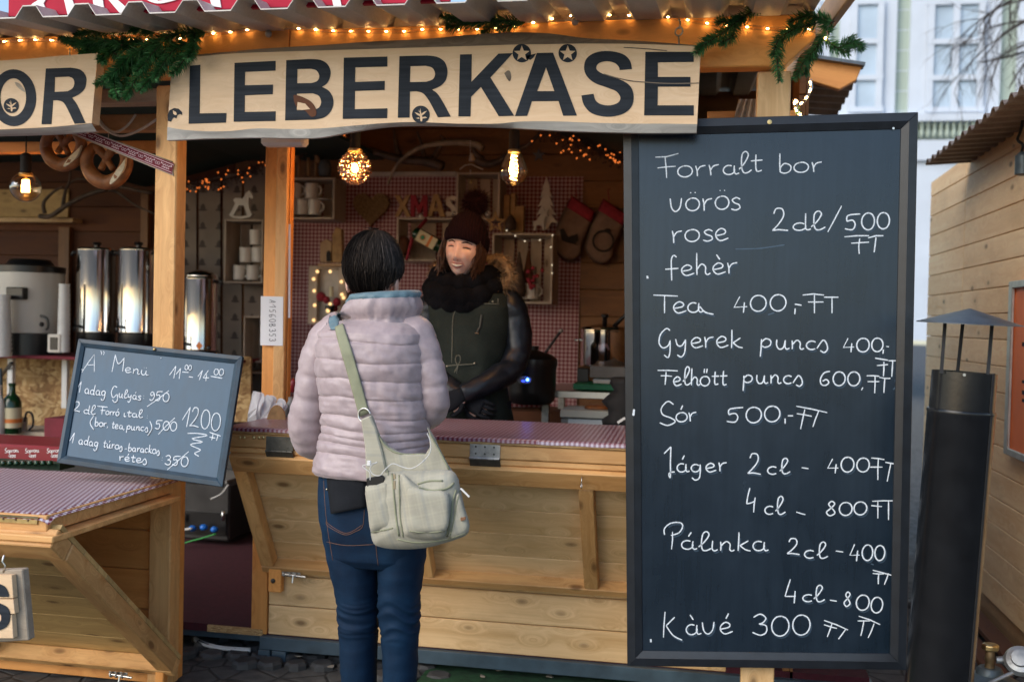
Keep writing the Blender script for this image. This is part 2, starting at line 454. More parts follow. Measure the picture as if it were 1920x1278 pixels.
def wallpaper():
    m = N('wallpaper'); g = m.gco(); sp = m.new('ShaderNodeSeparateXYZ'); m.l(g, sp.inputs[0])
    def blob(u, v, cu, cv, ru, rv):
        a = m.math('DIVIDE', m.math('SUBTRACT', u, cu), ru); b = m.math('DIVIDE', m.math('SUBTRACT', v, cv), rv)
        return m.math('SUBTRACT', 1.0, m.math('MINIMUM', m.math('ADD', m.math('MULTIPLY', a, a), m.math('MULTIPLY', b, b)), 1.0))
    u = m.math('FRACT', m.math('MULTIPLY', sp.outputs[0], 1 / .115)); v = m.math('FRACT', m.math('MULTIPLY', sp.outputs[1], 1 / .115))
    s = m.math('MAXIMUM', blob(u, v, .5, .5, .17, .22), m.math('MAXIMUM', blob(u, v, .5, .38, .30, .07), blob(u, v, .5, .62, .09, .12)))
    n = m.noise(g, 70, 3)
    f = m.math('GREATER_THAN', m.math('MULTIPLY', s, m.math('ADD', n, .2)), .18)
    c = m.mix(m.math('MULTIPLY', f, .8), m.ramp(m.noise(g, 5, 3), [(.3, (.20, .165, .14)), (.7, (.27, .225, .19))]), (.045, .035, .035))
    m.bsdf(c, .9)
wallpaper()
def corrugated(name, a, b):
    m = N(name); c = m.obj(); n = m.noise(m.scale(c, (8, 2, 8)), 1, 5, .65); f = m.noise(c, 120, 3)
    m.bsdf(m.ramp(m.math('ADD', m.math('MULTIPLY', n, .7), m.math('MULTIPLY', f, .3)), [(.3, a), (.7, b)]), .6, m.bump(f, .15, .002), Metallic=.25)
corrugated('roof_sheet', (.36, .34, .31), (.62, .60, .57))
corrugated('roof_sheet_brown', (.13, .10, .085), (.27, .22, .19))
plain('banner_red', (.40, .008, .035), .6, .12, 3, .1, 5, Specular_IOR_Level=.2)
plain('banner_white', (.78, .76, .76), .45, .05)
plain('poster_orange', (.80, .17, .035), .5, .08)
plain('poster_frame', (.50, .50, .48), .4, .15, 20, Metallic=.7)
plain('stocking', (.20, .13, .10), .95, .15, 30, .4, 200)
plain('red_felt', (.26, .02, .035), .95, .2, 40, .3, 200)
plain('dark_print', (.02, .016, .015), .9)
plain('gold_wood', (.34, .20, .085), .8, .3, 30, .2, 80)
plain('heart_twig', (.42, .29, .15), .85, .45, 90, .4, 200)
plain('dark_green', (.010, .035, .014), .8, .5, 60)
plain('pine_brown', (.06, .035, .025), .9, .4, 60)
plain('bottle_green', (.006, .035, .012), .12, .2)
plain('label_cream', (.62, .55, .36), .6, .1)
plain('label_orange', (.62, .18, .03), .6, .1)
plain('cut_green', (.01, .22, .10), .5, .1)
plain('scale_pale', (.36, .38, .35), .45, .1)
plain('star_grey', (.09, .10, .11), .8)
plain('dark_led', (.005, .005, .006), .4)
plain('building_white', (.56, .63, .72), .85, .05, 2)
plain('building_green', (.38, .46, .40), .85, .06, 2)
plain('window_glass', (.42, .53, .64), .3, .15, 1)
plain('curtain', (.48, .53, .56), .8, .1, 3)
plain('branch', (.045, .035, .032), .9, .3, 20)
plain('leaf_litter', (.28, .24, .19), .9, .4, 30)
plain('gas_blue', (.06, .085, .10), .4, .4, 20, .2, 80, Metallic=.3)
plain('gas_grey', (.28, .30, .31), .4, .3, 20, .2, 80, Metallic=.7)
def needles():
    m = N('fir_needles'); r = m.obj(); n = m.noise(r, 26, 3)
    m.bsdf(m.ramp(n, [(.3, (.016, .085, .022)), (.75, (.075, .26, .075))]), .5)
needles()
def cobble():
    m = N('cobble'); c = m.obj(); n = m.noise(c, 14, 5); r = m.rnd()
    t = m.math('ADD', m.math('MULTIPLY', n, .7), m.math('MULTIPLY', r, .4))
    m.bsdf(m.ramp(t, [(.3, (.030, .031, .033)), (.9, (.085, .083, .08))]), .62, m.bump(n, .5, .01))
cobble()
def ground():
    m = N('ground_joint'); c = m.obj(); v = m.new('ShaderNodeTexVoronoi', feature='DISTANCE_TO_EDGE'); m.l(c, v.inputs['Vector']); v.inputs['Scale'].default_value = 9
    n = m.noise(c, 20, 5)
    k = m.ramp(v.outputs[0], [(.0, 0.0), (.08, 1.0)])
    m.bsdf(m.mix(k, (.02, .019, .018), m.ramp(n, [(.3, (.05, .05, .05)), (.7, (.11, .108, .10))])), .8, m.bump(k, .5, .01))
ground()
def emit(name, col, st):
    m = N(name); e = m.new('ShaderNodeEmission'); e.inputs[0].default_value = (*col, 1); e.inputs[1].default_value = st; m.l(e.outputs[0], m.o.inputs[0])
emit('filament', (1.0, .50, .14), 14)
emit('filament_hot', (1.0, .58, .20), 18)
emit('rope_bulb', (1.0, .60, .22), 42)
emit('garland_bulb', (1.0, .22, .04), .75)
emit('led_warm', (1.0, .60, .25), 1.1)
emit('led_cool', (1.0, .85, .6), 1.0)
emit('led_blue', (.03, .12, 1.0), 25)
emit('led_blue_dim', (.02, .05, .8), 3)
def glass(name, col, rough=.03, tint=.15, refl=1.0):
    m = N(name); g = m.new('ShaderNodeBsdfGlossy'); g.inputs['Roughness'].default_value = rough; t = m.new('ShaderNodeBsdfTransparent'); t.inputs[0].default_value = (*col, 1)
    lw = m.new('ShaderNodeLayerWeight'); lw.inputs[0].default_value = tint; x = m.new('ShaderNodeMixShader')
    m.l(m.math('MULTIPLY', lw.outputs[1], refl), x.inputs[0]); m.l(t.outputs[0], x.inputs[1]); m.l(g.outputs[0], x.inputs[2]); m.l(x.outputs[0], m.o.inputs[0])
glass('bulb_glass', (1.0, .86, .66), .02, .35)
glass('bulb_cut_glass', (1.0, .80, .62), .08, .55)
glass('rope_tube', (.97, .93, .86), .12, .42)
# ================================================================= helpers for placed boxes
def bx(x0, y0, x1, y1, Y, dep):
    xm, ym = (x0 + x1) / 2, (y0 + y1) / 2
    X0, X1 = at(x0, ym, Y).x, at(x1, ym, Y).x; Z1, Z0 = at(xm, y0, Y).z, at(xm, y1, Y).z
    return (X0, Y, Z0), (X1, Y + dep, Z1)
def pbox(m, x0, y0, x1, y1, Y, dep):
    lo, hi = bx(x0, y0, x1, y1, Y, dep); return m.box(lo, hi)
def box1(name, mat, parent, lo, hi, bev=0, **k):
    return M().box(lo, hi).mk(name, mat, parent, bev=bev, **k)
def pb1(name, mat, parent, x0, y0, x1, y1, Y, dep, bev=.002, **k):
    return pbox(M(), x0, y0, x1, y1, Y, dep).mk(name, mat, parent, bev=bev, **k)
def px(pts, Y): return [at(x, y, Y) for x, y in pts]
def pprism(pts, Y, dep): return M().prism(px(pts, Y), (0, dep, 0))

# ================================================================= ground
g = M(); g.add([(-60, -30, -.02), (60, -30, -.02), (60, 90, -.02), (-60, 90, -.02)], [(0, 1, 2, 3)])
g.mk('ground', 'ground_joint', kind='structure', keep=True)
pav = M().add([(-4.5, -2.2, -.012), (3.6, -2.2, -.012), (3.6, 4.2, -.012), (-4.5, 4.2, -.012)], [(0, 1, 2, 3)]).mk('pavement', 'ground_joint', kind='structure', keep=True, org=(0, 0, 0))
def stone_mesh(k):
    m = M(); h = .045; r = random.Random(k); n = 8; top = []; mid = []; bot = []
    for j in range(n):
        t = 2 * pi * j / n + pi / 8; q = 1 / max(abs(cos(t)), abs(sin(t))); q = min(q, 1.16); rr = h * q * (1 + r.uniform(-.07, .07))
        top.append(V((cos(t) * rr * .8, sin(t) * rr * .8, .012 + r.uniform(-.002, .003)))); mid.append(V((cos(t) * rr, sin(t) * rr, .002))); bot.append(V((cos(t) * rr, sin(t) * rr, -.02)))
    m.loft([bot, mid, top], caps=True); return m.mk('cobblestone', 'cobble', pav)
protos = [stone_mesh(i) for i in range(5)]
first = set()
cnt = 0
def put_stone(x, y):
    global cnt
    p = random.choice(protos)
    if p.name in first:
        o = p.copy(); COL.objects.link(o)
    else: o = p; first.add(p.name)
    o.location = (x, y, random.uniform(-.004, .004)); o.rotation_euler = (random.uniform(-.05, .05), random.uniform(-.05, .05), random.uniform(-.15, .15) + pi / 2 * random.randrange(4) + .18)
    o.scale = (random.uniform(.9, 1.08), random.uniform(.9, 1.08), 1); cnt += 1
random.seed(3)
def stones(x0, x1, y0, y1, mx):
    c, s_ = cos(.18), sin(.18); k = 0; st = .101
    for i in range(-60, 60):
        for j in range(-60, 60):
            a_, b_ = i * st + (j % 2) * .05, j * st
            X, Y = a_ * c - b_ * s_, a_ * s_ + b_ * c
            if x0 < X < x1 and y0 < Y < y1 and k < mx:
                k += 1; put_stone(X + random.uniform(-.004, .004), Y + random.uniform(-.004, .004))
stones(-2.05, -.95, -.12, .95, 130)
stones(.05, .62, -.35, .62, 60)
stones(.98, 1.42, .25, 1.65, 90)
gc = M(); n = 40
gc.box((-1.02, -.55, -.006), (.12, 1.2, .006)); gc.mk('green_carpet', 'green_carpet', kind='structure')
for i, (x, y) in enumerate([(935, 1256), (970, 1258), (1030, 1268), (1100, 1262), (905, 1268), (620, 1250), (560, 1230)]):
    p = atz(x, y, .008); r = random.Random(i); mm = M()
    pts = [p + V((cos(t) * .012 * r.uniform(.6, 1.5), sin(t) * .012 * r.uniform(.6, 1.5), .004 * r.random())) for t in (0, 1.1, 2.2, 3.3, 4.4, 5.4)]
    mm.prism(pts, (0, 0, .002)).mk('leaf', 'leaf_litter', label=['pale leaf scrap under the stall, %s' % w_ for w_ in ('left of the carpet pair', 'right of the carpet pair', 'nearest the chalkboard foot', 'far right by the chalkboard', 'closest to the customer legs', 'beside the left leg of the customer', 'near the steel stall foot')][i], cat='leaf', group='leaf scraps under the stall')

# ================================================================= MAIN STALL
ST = T('market_stall', 'wooden food stall with folded-down shutter, corrugated roof and glowing bulbs, behind the customer', 'market stall', (-.8, 0, 0))
BW = 2.30
floor_o = box1('floor', 'burgundy', ST, (-4.2, .0, .075), (.6, BW + .05, .105))
box1('floor_edge', 'osb', ST, (-1.93, -.012, .078), (-1.695, -.001, .104))
# base frame in blue grey steel
box1('base_beam', 'steel_blue', ST, (-3.6, 0.02, .045), (.62, .10, .074), .002)
box1('base_beam', 'steel_blue', ST, (-1.70, -.03, .030), (.62, .018, .082), .003)
box1('base_leg', 'steel_blue', ST, (-1.705, -.03, -.012), (-1.655, .017, .029), .002)
box1('base_leg', 'steel_blue', ST, (-1.648, -.03, -.012), (-1.59, .017, .029), .002)
box1('base_leg', 'steel_blue', ST, (-.02, -.03, -.012), (.04, .017, .029), .002)
# front wall planks below the shutter
zs = [.084, .202, .322, .442, .562, .682, .80]
for i in range(6):
    box1('plank', 'wood_pale', ST, (-1.675, -.004, zs[i] + .0015), (.10, .022, zs[i + 1] - .0015), .003)
box1('corner_board', 'wood_orange', ST, (-1.745, -.010, .084), (-1.679, .024, .80), .003)
pb1('corner_block', 'wood_orange', ST, 503, 1063, 527, 1110, -.045, .03, .003)
M().lathe([(.009, 0), (.009, .004), (.005, .007)], at(512, 1088, -.046), 12, V((0, -1, 0))).mk('bolt_head', 'hinge_dark', ST)
# counter: rails, gap, top board, cloth
CT = .948
box1('counter_rail', 'wood', ST, (-1.70, -.345, .868), (.10, -.30, .916), .003)
box1('counter_rail', 'wood', ST, (-1.70, -.340, .846), (.10, -.305, .866), .003)
box1('counter_top', 'osb', ST, (-1.71, -.352, .9175), (.12, .30, .934), .002)
cm = M(); nx, ny = 60, 14
vs = []; fs = []
for j in range(ny + 1):
    for i in range(nx + 1):
        x = -1.712 + 1.83 * i / nx; t = j / ny
        if t < .08: y, z = -.356, .938 - .012 * (1 - t / .08) + .001 * sin(x * 40)
        else: y = -.354 + (t - .08) / .92 * .65; z = .9385 + .0012 * noise.noise(V((x * 6, y * 6, 0)))
        vs.append((x, y, z))
for j in range(ny):
    for i in range(nx): a_ = j * (nx + 1) + i; fs.append((a_, a_ + 1, a_ + nx + 2, a_ + nx + 1))
cm.add(vs, fs); cl = cm.mk('counter_cloth', 'gingham_counter', ST, smooth=True, keep=True)
def cloth_gco(o, fx, fy):
    me = o.data; o0 = ORG[o.name] if o.parent is None else ORG[o.parent.name]; d = []
    for q in me.vertices: p = q.co + o0; d += [fx(p), fy(p), 0]
    me.attributes['gco'].data.foreach_set('vector', d)
cloth_gco(cl, lambda p: p.x + .02 * p.y, lambda p: p.y * .9 + p.x * .02)

def hinge(parent, x0, x1, yT, yM, yB, Ya, Yb, group=None):
    h = T('strap_hinge', '', 'hinge', at((x0 + x1) / 2, yM, Ya))
    return h
def hinge_part(parent, x0, x1, y0, y1, y2, dark):
    lo, hi = bx(x0, y0, x1, y1, -.3475, .003)
    h = M().box((lo[0], -.3495, lo[2]), (hi[0], -.346, hi[2])).mk('hinge', dark[0], parent, bev=.0008)
    k = M()
    for i in range(5):
        a_, b_ = lo[0] + (hi[0] - lo[0]) * i / 5, lo[0] + (hi[0] - lo[0]) * (i + .92) / 5
        k.tube([(a_, -.352, lo[2]), (b_, -.352, lo[2])], .005, 8)
    ORG[h.name] = ORG[parent.name]
    k.mk('knuckle', dark[0], h, smooth=True, angle=40)
    q = M(); v = V((0, .30, -.49)).normalized(); n_ = V((0, -.49, -.30)).normalized()
    p0 = V((lo[0], -.352, lo[2])); L = .048
    q.hexa([p0, p0 + V((hi[0] - lo[0], 0, 0)), p0 + V((hi[0] - lo[0], 0, 0)) + v * L, p0 + v * L] + [r + n_ * .003 for r in (p0, p0 + V((hi[0] - lo[0], 0, 0)), p0 + V((hi[0] - lo[0], 0, 0)) + v * L, p0 + v * L)])
    q.mk('leaf_plate', dark[1], h)
    s_ = M()
    for sx in (.2, .5, .8):
        for dz in (.3, .75):
            s_.lathe([(.0035, 0), (.0035, .0015), (0.001, .002)], (lo[0] + (hi[0] - lo[0]) * sx, -.350, lo[2] + (hi[2] - lo[2]) * dz), 8, V((0, -1, 0)))
    s_.mk('screw', 'hinge_dark', h)
hinge_part(ST, 881, 938, 830, 859, 882, ('galvanised', 'hinge_dark'))
hinge_part(ST, 499, 550, 818, 846, 868, ('hinge_dark', 'hinge_dark'))
for x in (450, 458, 476, 486, 494):
    M().lathe([(.006, 0), (.006, .004), (.003, .006)], at(x, 820, -.349), 10, V((0, -1, 0))).mk('brass_stud', 'brass', ST, smooth=True, angle=40)

def shutter(parent, XL, XR, top, bot, nb, stiles, rw, rd, bmat, fmat, name='shutter'):
    t = V((0, *top)); b = V((0, *bot)); v = (b - t); L = v.length; v.normalize(); n_ = V((0, v.z, -v.y)); n_ = n_ if n_.y < 0 else -n_
    def P(x, a_, d_): return V((x, 0, 0)) + t + v * a_ + n_ * d_
    def slab(x0, x1, a0, a1, d0, d1):
        return M().hexa([P(x0, a0, d0), P(x1, a0, d0), P(x1, a1, d0), P(x0, a1, d0), P(x0, a0, d1), P(x1, a0, d1), P(x1, a1, d1), P(x0, a1, d1)])
    root = slab(XL, XR, 0, rw, -rd, 0).mk(name, fmat, parent, bev=.003, grain=(1, 0, 0)); ORG[root.name] = ORG[parent.name]
    slab(XL, XR, L - rw * .45, L, -rd, -.002).mk('rail', fmat, root, bev=.003, grain=(1, 0, 0))
    w_ = (L - .01) / nb
    for i in range(nb):
        slab(XL, XR, .005 + i * w_ + .001, .005 + (i + 1) * w_ - .001, -rd - .018, -rd - .001).mk('board', bmat, root, bev=.0015, grain=(1, 0, 0))
    for x in stiles:
        slab(x, x + rw * .72, rw + .001, L - rw * .45 - .001, -rd + .001, -.003).mk('stile', fmat, root, bev=.003, grain=tuple(v))
    return root, P, v, n_
sh, P, v_, n_ = shutter(ST, -1.69, .10, (-.350, .832), (-.035, .335), 5, [-1.69, -1.045, -.42, .046], .072, .055, 'wood_pale', 'wood')
# hook screw eye and bolt on the main stall
def ring(c, r, th, axis=V((0, 1, 0)), n=16, a0=0, a1=2 * pi):
    x, y = mat_frame(V(axis)); k = n if a1 - a0 < 6.2 else n
    return [V(c) + (x * cos(a0 + (a1 - a0) * i / k) + y * sin(a0 + (a1 - a0) * i / k)) * r for i in range(k + 1)]
e = M(); c = at(1090, 910, -.36); e.tube(ring(c, .008, 0, V((1, .4, 0))), .002, 6); e.tube([c + V((0, 0, .008)), c + V((0, .01, .03))], .002, 6)
e.mk('hook_eye', 'steel', ST, smooth=True)
def bolt(parent, x, y, Y, w=.085):
    c = at(x, y, Y); p = M().box(c + V((-w * .45, -.002, -.009)), c + V((w * .45, .002, .009))).mk('bolt_plate', 'galvanised', parent, bev=.001)
    ORG[p.name] = ORG[parent.name]
    M().tube([c + V((-w * .35, -.011, .002)), c + V((w * .75, -.011, -.004))], .005, 10).mk('bolt_rod', 'steel', p, smooth=True, angle=50)
    for s_ in (-.28, .0, .28):
        M().tube(ring(c + V((w * s_, -.009, .001)), .0085, 0, V((1, 0, 0)), 12), .003, 6).mk('bolt_guide', 'galvanised', p, smooth=True)
    M().tube([c + V((w * .15, -.012, 0)), c + V((w * .15, -.018, -.028))], .004, 8).mk('bolt_handle', 'steel', p, smooth=True, angle=50)
bolt(ST, 546, 1076, -.055)

# posts and front beam
lo = at(515, 500, .13).x; hi = at(536, 500, .13).x
box1('post', 'wood', ST, (lo, .13, .93), (hi, .20, 2.3), .003)
box1('post_board', 'wood_orange', ST, (at(495, 500, .15).x, .145, .93), (lo - .001, .185, 2.3), .003)
box1('post_board', 'wood_orange', ST, (hi + .001, .150, .93), (at(543, 500, .15).x, .185, 2.3), .003)
box1('post', 'wood_pale', ST, (at(1420, 170, -.46).x, -.455, 0), (at(1483, 170, -.46).x, -.37, 2.152), .003)
bm_ = M(); q = [at(497, 60, -.5), at(1524, 40, -.5)]
z0, z1, xr = 2.158, 2.316, .306
bm_.prism([(-1.42, -.5, z0), (xr - .09, -.5, z0), (xr, -.5, z0 + .085), (xr, -.5, z1), (-1.42, -.5, z1)], (0, .075, 0)).mk('front_beam', 'beam_wood', ST, bev=.004, grain=(1, 0, 0))
box1('front_beam', 'beam_wood', ST, (-3.4, -.498, z0 + .01), (-1.423, -.428, z1 + .004), .004)
# corrugated roof sheet
def corr(m, X0, X1, Y0, Y1, zf, per, amp, ny=2, th=.004, axis='x', flat=(.36, .14)):
    # trapezoid profile along x, sweeping y
    xs = []; x = X0; a_, s_ = flat
    while x < X1:
        xs += [(x, amp), (x + per * a_ * .7, amp), (x + per * (a_ * .7 + s_), 0), (x + per * (1 - s_), 0)]; x += per
    xs = [(x_, z_) for x_, z_ in xs if x_ <= X1]
    for side in (0, 1):
        vs = []; fs = []
        for j in range(ny + 1):
            y = Y0 + (Y1 - Y0) * j / ny
            for x_, z_ in xs: vs.append((x_, y, zf(x_, y) + z_ + (th if side else 0)))
        k = len(xs)
        for j in range(ny):
            for i in range(k - 1): a2 = j * k + i; fs.append((a2, a2 + 1, a2 + k + 1, a2 + k) if side else (a2, a2 + k, a2 + k + 1, a2 + 1))
        m.add(vs, fs)
    # front lip
    vs = []; fs = []
    for x_, z_ in xs: z = zf(x_, Y0) + z_; vs += [(x_, Y0, z), (x_, Y0, z + th)]
    for i in range(len(xs) - 1): fs.append((2 * i, 2 * i + 2, 2 * i + 3, 2 * i + 1))
    m.add(vs, fs); return m
zr = lambda x, y: 2.262 + .128 * (y + .9)
corr(M(), -3.6, .345, -.9, 2.6, zr, .182, .036).mk('roof_sheet', 'roof_sheet', ST, keep=True)
bb = M(); bb.hexa([(.352, -.93, 2.235), (.376, -.93, 2.235), (.376, 2.6, 2.68), (.352, 2.6, 2.68), (.352, -.93, 2.34), (.376, -.93, 2.34), (.376, 2.6, 2.79), (.352, 2.6, 2.79)])
bb.mk('barge_board', 'wood_brown', ST, bev=.003, grain=(0, 1, .13))
# inner shell: back wall, side wall, roof lining
def at3(x, y): return at(x, y, BW)
for i in range(16):
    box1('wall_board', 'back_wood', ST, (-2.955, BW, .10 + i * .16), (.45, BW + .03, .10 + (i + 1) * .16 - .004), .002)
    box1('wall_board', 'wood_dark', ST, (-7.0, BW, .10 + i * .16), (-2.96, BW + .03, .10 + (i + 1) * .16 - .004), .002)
for i in range(15):
    z = .105 + i * .148
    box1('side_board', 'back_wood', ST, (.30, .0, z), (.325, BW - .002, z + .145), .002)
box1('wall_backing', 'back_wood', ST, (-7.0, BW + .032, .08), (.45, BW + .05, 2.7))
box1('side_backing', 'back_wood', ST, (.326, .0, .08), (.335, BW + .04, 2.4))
L1 = at(300, 345, BW); L2 = at(640, 255, BW); rz_ = L2.z + .04; RX = -1.55
cl_ = M()
def slab2(m, A, B, y0, y1, th):
    (xa, za), (xb, zb) = A, B
    m.hexa([(xa, y0, za), (xb, y0, zb), (xb, y1, zb), (xa, y1, za), (xa, y0, za + th), (xb, y0, zb + th), (xb, y1, zb + th), (xa, y1, za + th)])
R1 = at(1040, 248, BW); R2 = at(1200, 318, BW)
sl_ = (R2.z - R1.z) / (R2.x - R1.x)
slab2(cl_, (L1.x - .1, L1.z - .02), (L2.x, L2.z), .22, BW - .003, .01)
slab2(cl_, (R1.x, R1.z), (.297, R1.z + sl_ * (.297 - R1.x)), .22, BW - .003, .01)
slab2(cl_, (L2.x + .001, L2.z + .001), ((L2.x + R1.x) / 2, L2.z + .12), .22, BW - .003, .01)
slab2(cl_, ((L2.x + R1.x) / 2 + .001, L2.z + .12), (R1.x - .001, R1.z + .001), .22, BW - .003, .01)
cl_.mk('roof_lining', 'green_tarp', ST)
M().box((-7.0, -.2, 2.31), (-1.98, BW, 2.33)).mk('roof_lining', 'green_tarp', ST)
# rafters visible in the gap above the board
box1('rafter', 'wood', ST, (-.02, -.1, 2.02), (.29, -.06, 2.10), .003)
box1('rafter', 'wood', ST, (-.02, -.11, 1.90), (.29, -.06, 2.012), .003)
box1('rafter', 'wood_brown', ST, (-3.3, -.2, 2.04), (-1.5, -.13, 2.10), .003)
box1('rafter', 'wood_grey', ST, (-3.3, -.36, 2.11), (-1.4, -.28, 2.16), .003)
box1('rafter', 'wood_orange', ST, (-3.3, .0, 1.99), (-2.13, .05, 2.035), .003)
w_ = M(); lamp_c = at(528, 265, -.3)
# white strip lamp above the middle post
M().box(lamp_c + V((-.083, 0, -.014)), lamp_c + V((.083, .06, .03))).mk('strip_lamp', 'white_plastic', bev=.01, label='white plastic strip lamp housing at the top of the middle post', cat='lamp')
# grey cloth hung in the gap
cv = M(); P0 = at(1385, 178, -.12)
rr = []
for j in range(8):
    rr.append([at(1385 + 55 * i / 20 * (1 - .25 * (1 - j / 7)) - 8 * (j / 7), 186 + 34 * j / 7, -.13 - .014 * sin(i * 1.3 + j * .4)) for i in range(21)])
cv.loft(rr, caps=False, closed=False).mk('hanging_cloth', 'white_wood', smooth=True, label='crumpled pale cloth hanging in the gap left of the right post', cat='cloth')

# ================================================================= LEFT STALL
LS = T('market_stall', 'left wooden stall with gingham-covered counter and its shutter folded down, at the left edge', 'market stall', (-2.5, -.4, 0))
for i in range(5):
    z = -.02 + i * .144
    box1('plank', 'wood_orange', LS, (-3.3, -.40, max(z, .0) + .0015), (-1.958, -.378, z + .1425), .003)
post_l = box1('post', 'wood', LS, (-1.956, -.42, 0), (-1.873, -.345, 2.155), .004)
box1('post_board', 'wood_orange', LS, (-1.962, -.344, 0), (-1.880, -.30, .95), .003)
box1('counter_top', 'wood', LS, (-3.3, -1.135, .700), (-1.872, -.405, .748), .003)
box1('under_board', 'wood', LS, (-3.3, -1.165, .676), (-1.832, -.425, .695), .003)
box1('hinge_strip', 'brass', LS, (-3.3, -1.1405, .722), (-1.90, -1.1365, .741), .001)
hs = M()
for i in range(14):
    hs.lathe([(.0035, 0), (.0025, .002)], (-1.93 - i * .04, -1.141, .733), 8, V((0, -1, 0)))
hs.mk('hinge_screw', 'old_brass', LS)
M().tube([(-3.3, -1.143, .742), (-1.895, -1.143, .742)], .0035, 8).mk('hinge_pin', 'brass', LS, smooth=True)
cm = M(); vs = []; fs = []; nx, ny = 50, 26
for j in range(ny + 1):
    for i in range(nx + 1):
        x = -3.3 + 1.44 * i / nx; y = -1.145 + .76 * j / ny; z = .7495 + .0025 * (noise.noise(V((x * 4, y * 4, 3))) + .5)
        if j == 0: z = .737
        if i == nx: z -= .012
        vs.append((x, y, z))
for j in range(ny):
    for i in range(nx): a_ = j * (nx + 1) + i; fs.append((a_, a_ + 1, a_ + nx + 2, a_ + nx + 1))
cl = cm.add(vs, fs).mk('counter_cloth', 'gingham_left', LS, smooth=True, keep=True)
cloth_gco(cl, lambda p: p.x * .93 + .36 * p.y, lambda p: p.y * .93 - p.x * .36)
shutter(LS, -3.3, -1.838, (-1.165, .665), (-.435, .045), 6, [-1.895, -2.62], .085, .06, 'wood_olive', 'wood', 'shutter')
box1('corner_block', 'wood_orange', LS, (-1.905, -.455, .0), (-1.872, -.423, .085), .003)
bolt(LS, 222, 1263, -.48, .08)
# diagonal brace strut under the counter end
# ================================================================= hanging name boards
def loops_mesh(m, polys, Y, th):
    vs, tris, loops = pfill(polys, Y, 0); n = len(vs)
    m.add([q - V((0, th, 0)) for q in vs], tris)
    k = 0
    for l in loops:
        c = len(l); A = [q for q in l]; B = [q - V((0, th, 0)) for q in l]
        m.add(A + B, [(i, (i + 1) % c, c + (i + 1) % c, c + i) for i in range(c)])
    return m
def letter(parent, polys, Y, name='letter', mat='letter_paint', th=.0012, grain=(1, 0, 0)):
    return loops_mesh(M(), polys, Y, th).mk(name, mat, parent, grain=grain)
def tr(pts, f, ox, oy): return [(x / f + ox, y / f + oy) for x, y in pts]
Z2 = (3.195, 300, 0); Z3 = (3.195, 800, 0); Z1 = (3.994, 0, 0)
SY = -.60
SG = T('name_board', 'long live-edge wooden board lettered LEBERKÄSE hanging from the front beam', 'sign', at(810, 250, SY))
top = [(322, 120), (350, 108), (375, 106), (430, 101), (500, 98), (600, 95), (700, 92), (800, 89), (900, 86), (960, 84), (1030, 83), (1100, 82), (1200, 83), (1314, 87)]
bot_ = [(1307, 233), (1240, 232), (1180, 232), (1100, 230), (1050, 228), (980, 228), (930, 232), (860, 232), (780, 229), (720, 231), (660, 236), (600, 241), (540, 242), (480, 241), (430, 246), (380, 246), (340, 243), (314, 238)]
smooth = lambda p, k=4: [(q.x, q.y) for q in cr(p, k)]
face = smooth(top) + smooth(bot_)
face_o = M(); loops_mesh(face_o, [face], SY, 0.0005)
face_o = M().prism(px(face, SY), (0, .034, 0)); fo = face_o.mk('board_face', 'wood_sign', SG, grain=(1, 0, .01))
def wane(a_, b_, ya, yb, mat, name):
    n = len(a_); m = M(); A = px(a_, ya); B = px(b_, yb); Cc = [q + V((0, .034 - (yb - ya) if yb > ya else .034, 0)) for q in B]
    m.loft([A, B, Cc], caps=False, closed=False); return m.mk(name, mat, SG, smooth=True, angle=35, grain=(1, 0, 0))
tb = smooth(top); bk = smooth([(322, 118), (350, 105), (375, 102), (430, 97), (500, 91), (600, 85), (700, 78), (800, 73), (900, 64), (960, 61), (1030, 63), (1100, 72), (1200, 77), (1314, 86)])
wane(tb, bk, SY - .0004, SY + .022, 'wood_bark', 'bark_edge')
be = smooth([(1306, 249), (1240, 249.5), (1180, 249), (1100, 247), (1050, 245), (980, 241), (930, 238), (860, 236), (780, 235), (720, 238), (660, 247), (600, 258), (540, 259), (480, 258), (430, 259), (380, 260), (340, 262), (313, 263)])
wane(smooth(bot_), be, SY - .0004, SY + .016, 'wood_wane', 'waney_edge')
L_ = tr([(180, 395), (242, 390), (237, 680), (398, 678), (395, 735), (172, 742)], *Z2)
E1 = tr([(447, 378), (693, 366), (692, 424), (510, 432), (508, 512), (677, 508), (675, 565), (508, 572), (507, 672), (693, 668), (692, 725), (442, 730)], *Z2)
def sm(pts, idx, k=3):  # keep as polygon
    return pts
B_ = [tr([(757, 362)] + smooth([(900, 355), (960, 360), (1000, 382), (1021, 422), (1018, 465), (1000, 500), (972, 520)]) + smooth([(972, 522), (1012, 545), (1035, 585), (1038, 625), (1022, 668), (985, 703), (930, 717)]) + [(750, 722)], *Z2),
      tr([(823, 415)] + smooth([(905, 413), (938, 424), (955, 456), (943, 486), (908, 499)]) + [(822, 500)], *Z2),
      tr([(820, 562)] + smooth([(915, 560), (952, 576), (966, 612), (952, 646), (915, 661)]) + [(820, 662)], *Z2)]
E2 = tr([(1102, 347), (1362, 340), (1362, 400), (1170, 405), (1168, 492), (1347, 486), (1345, 540), (1168, 546), (1166, 655), (1362, 650), (1360, 708), (1095, 713)], *Z2)
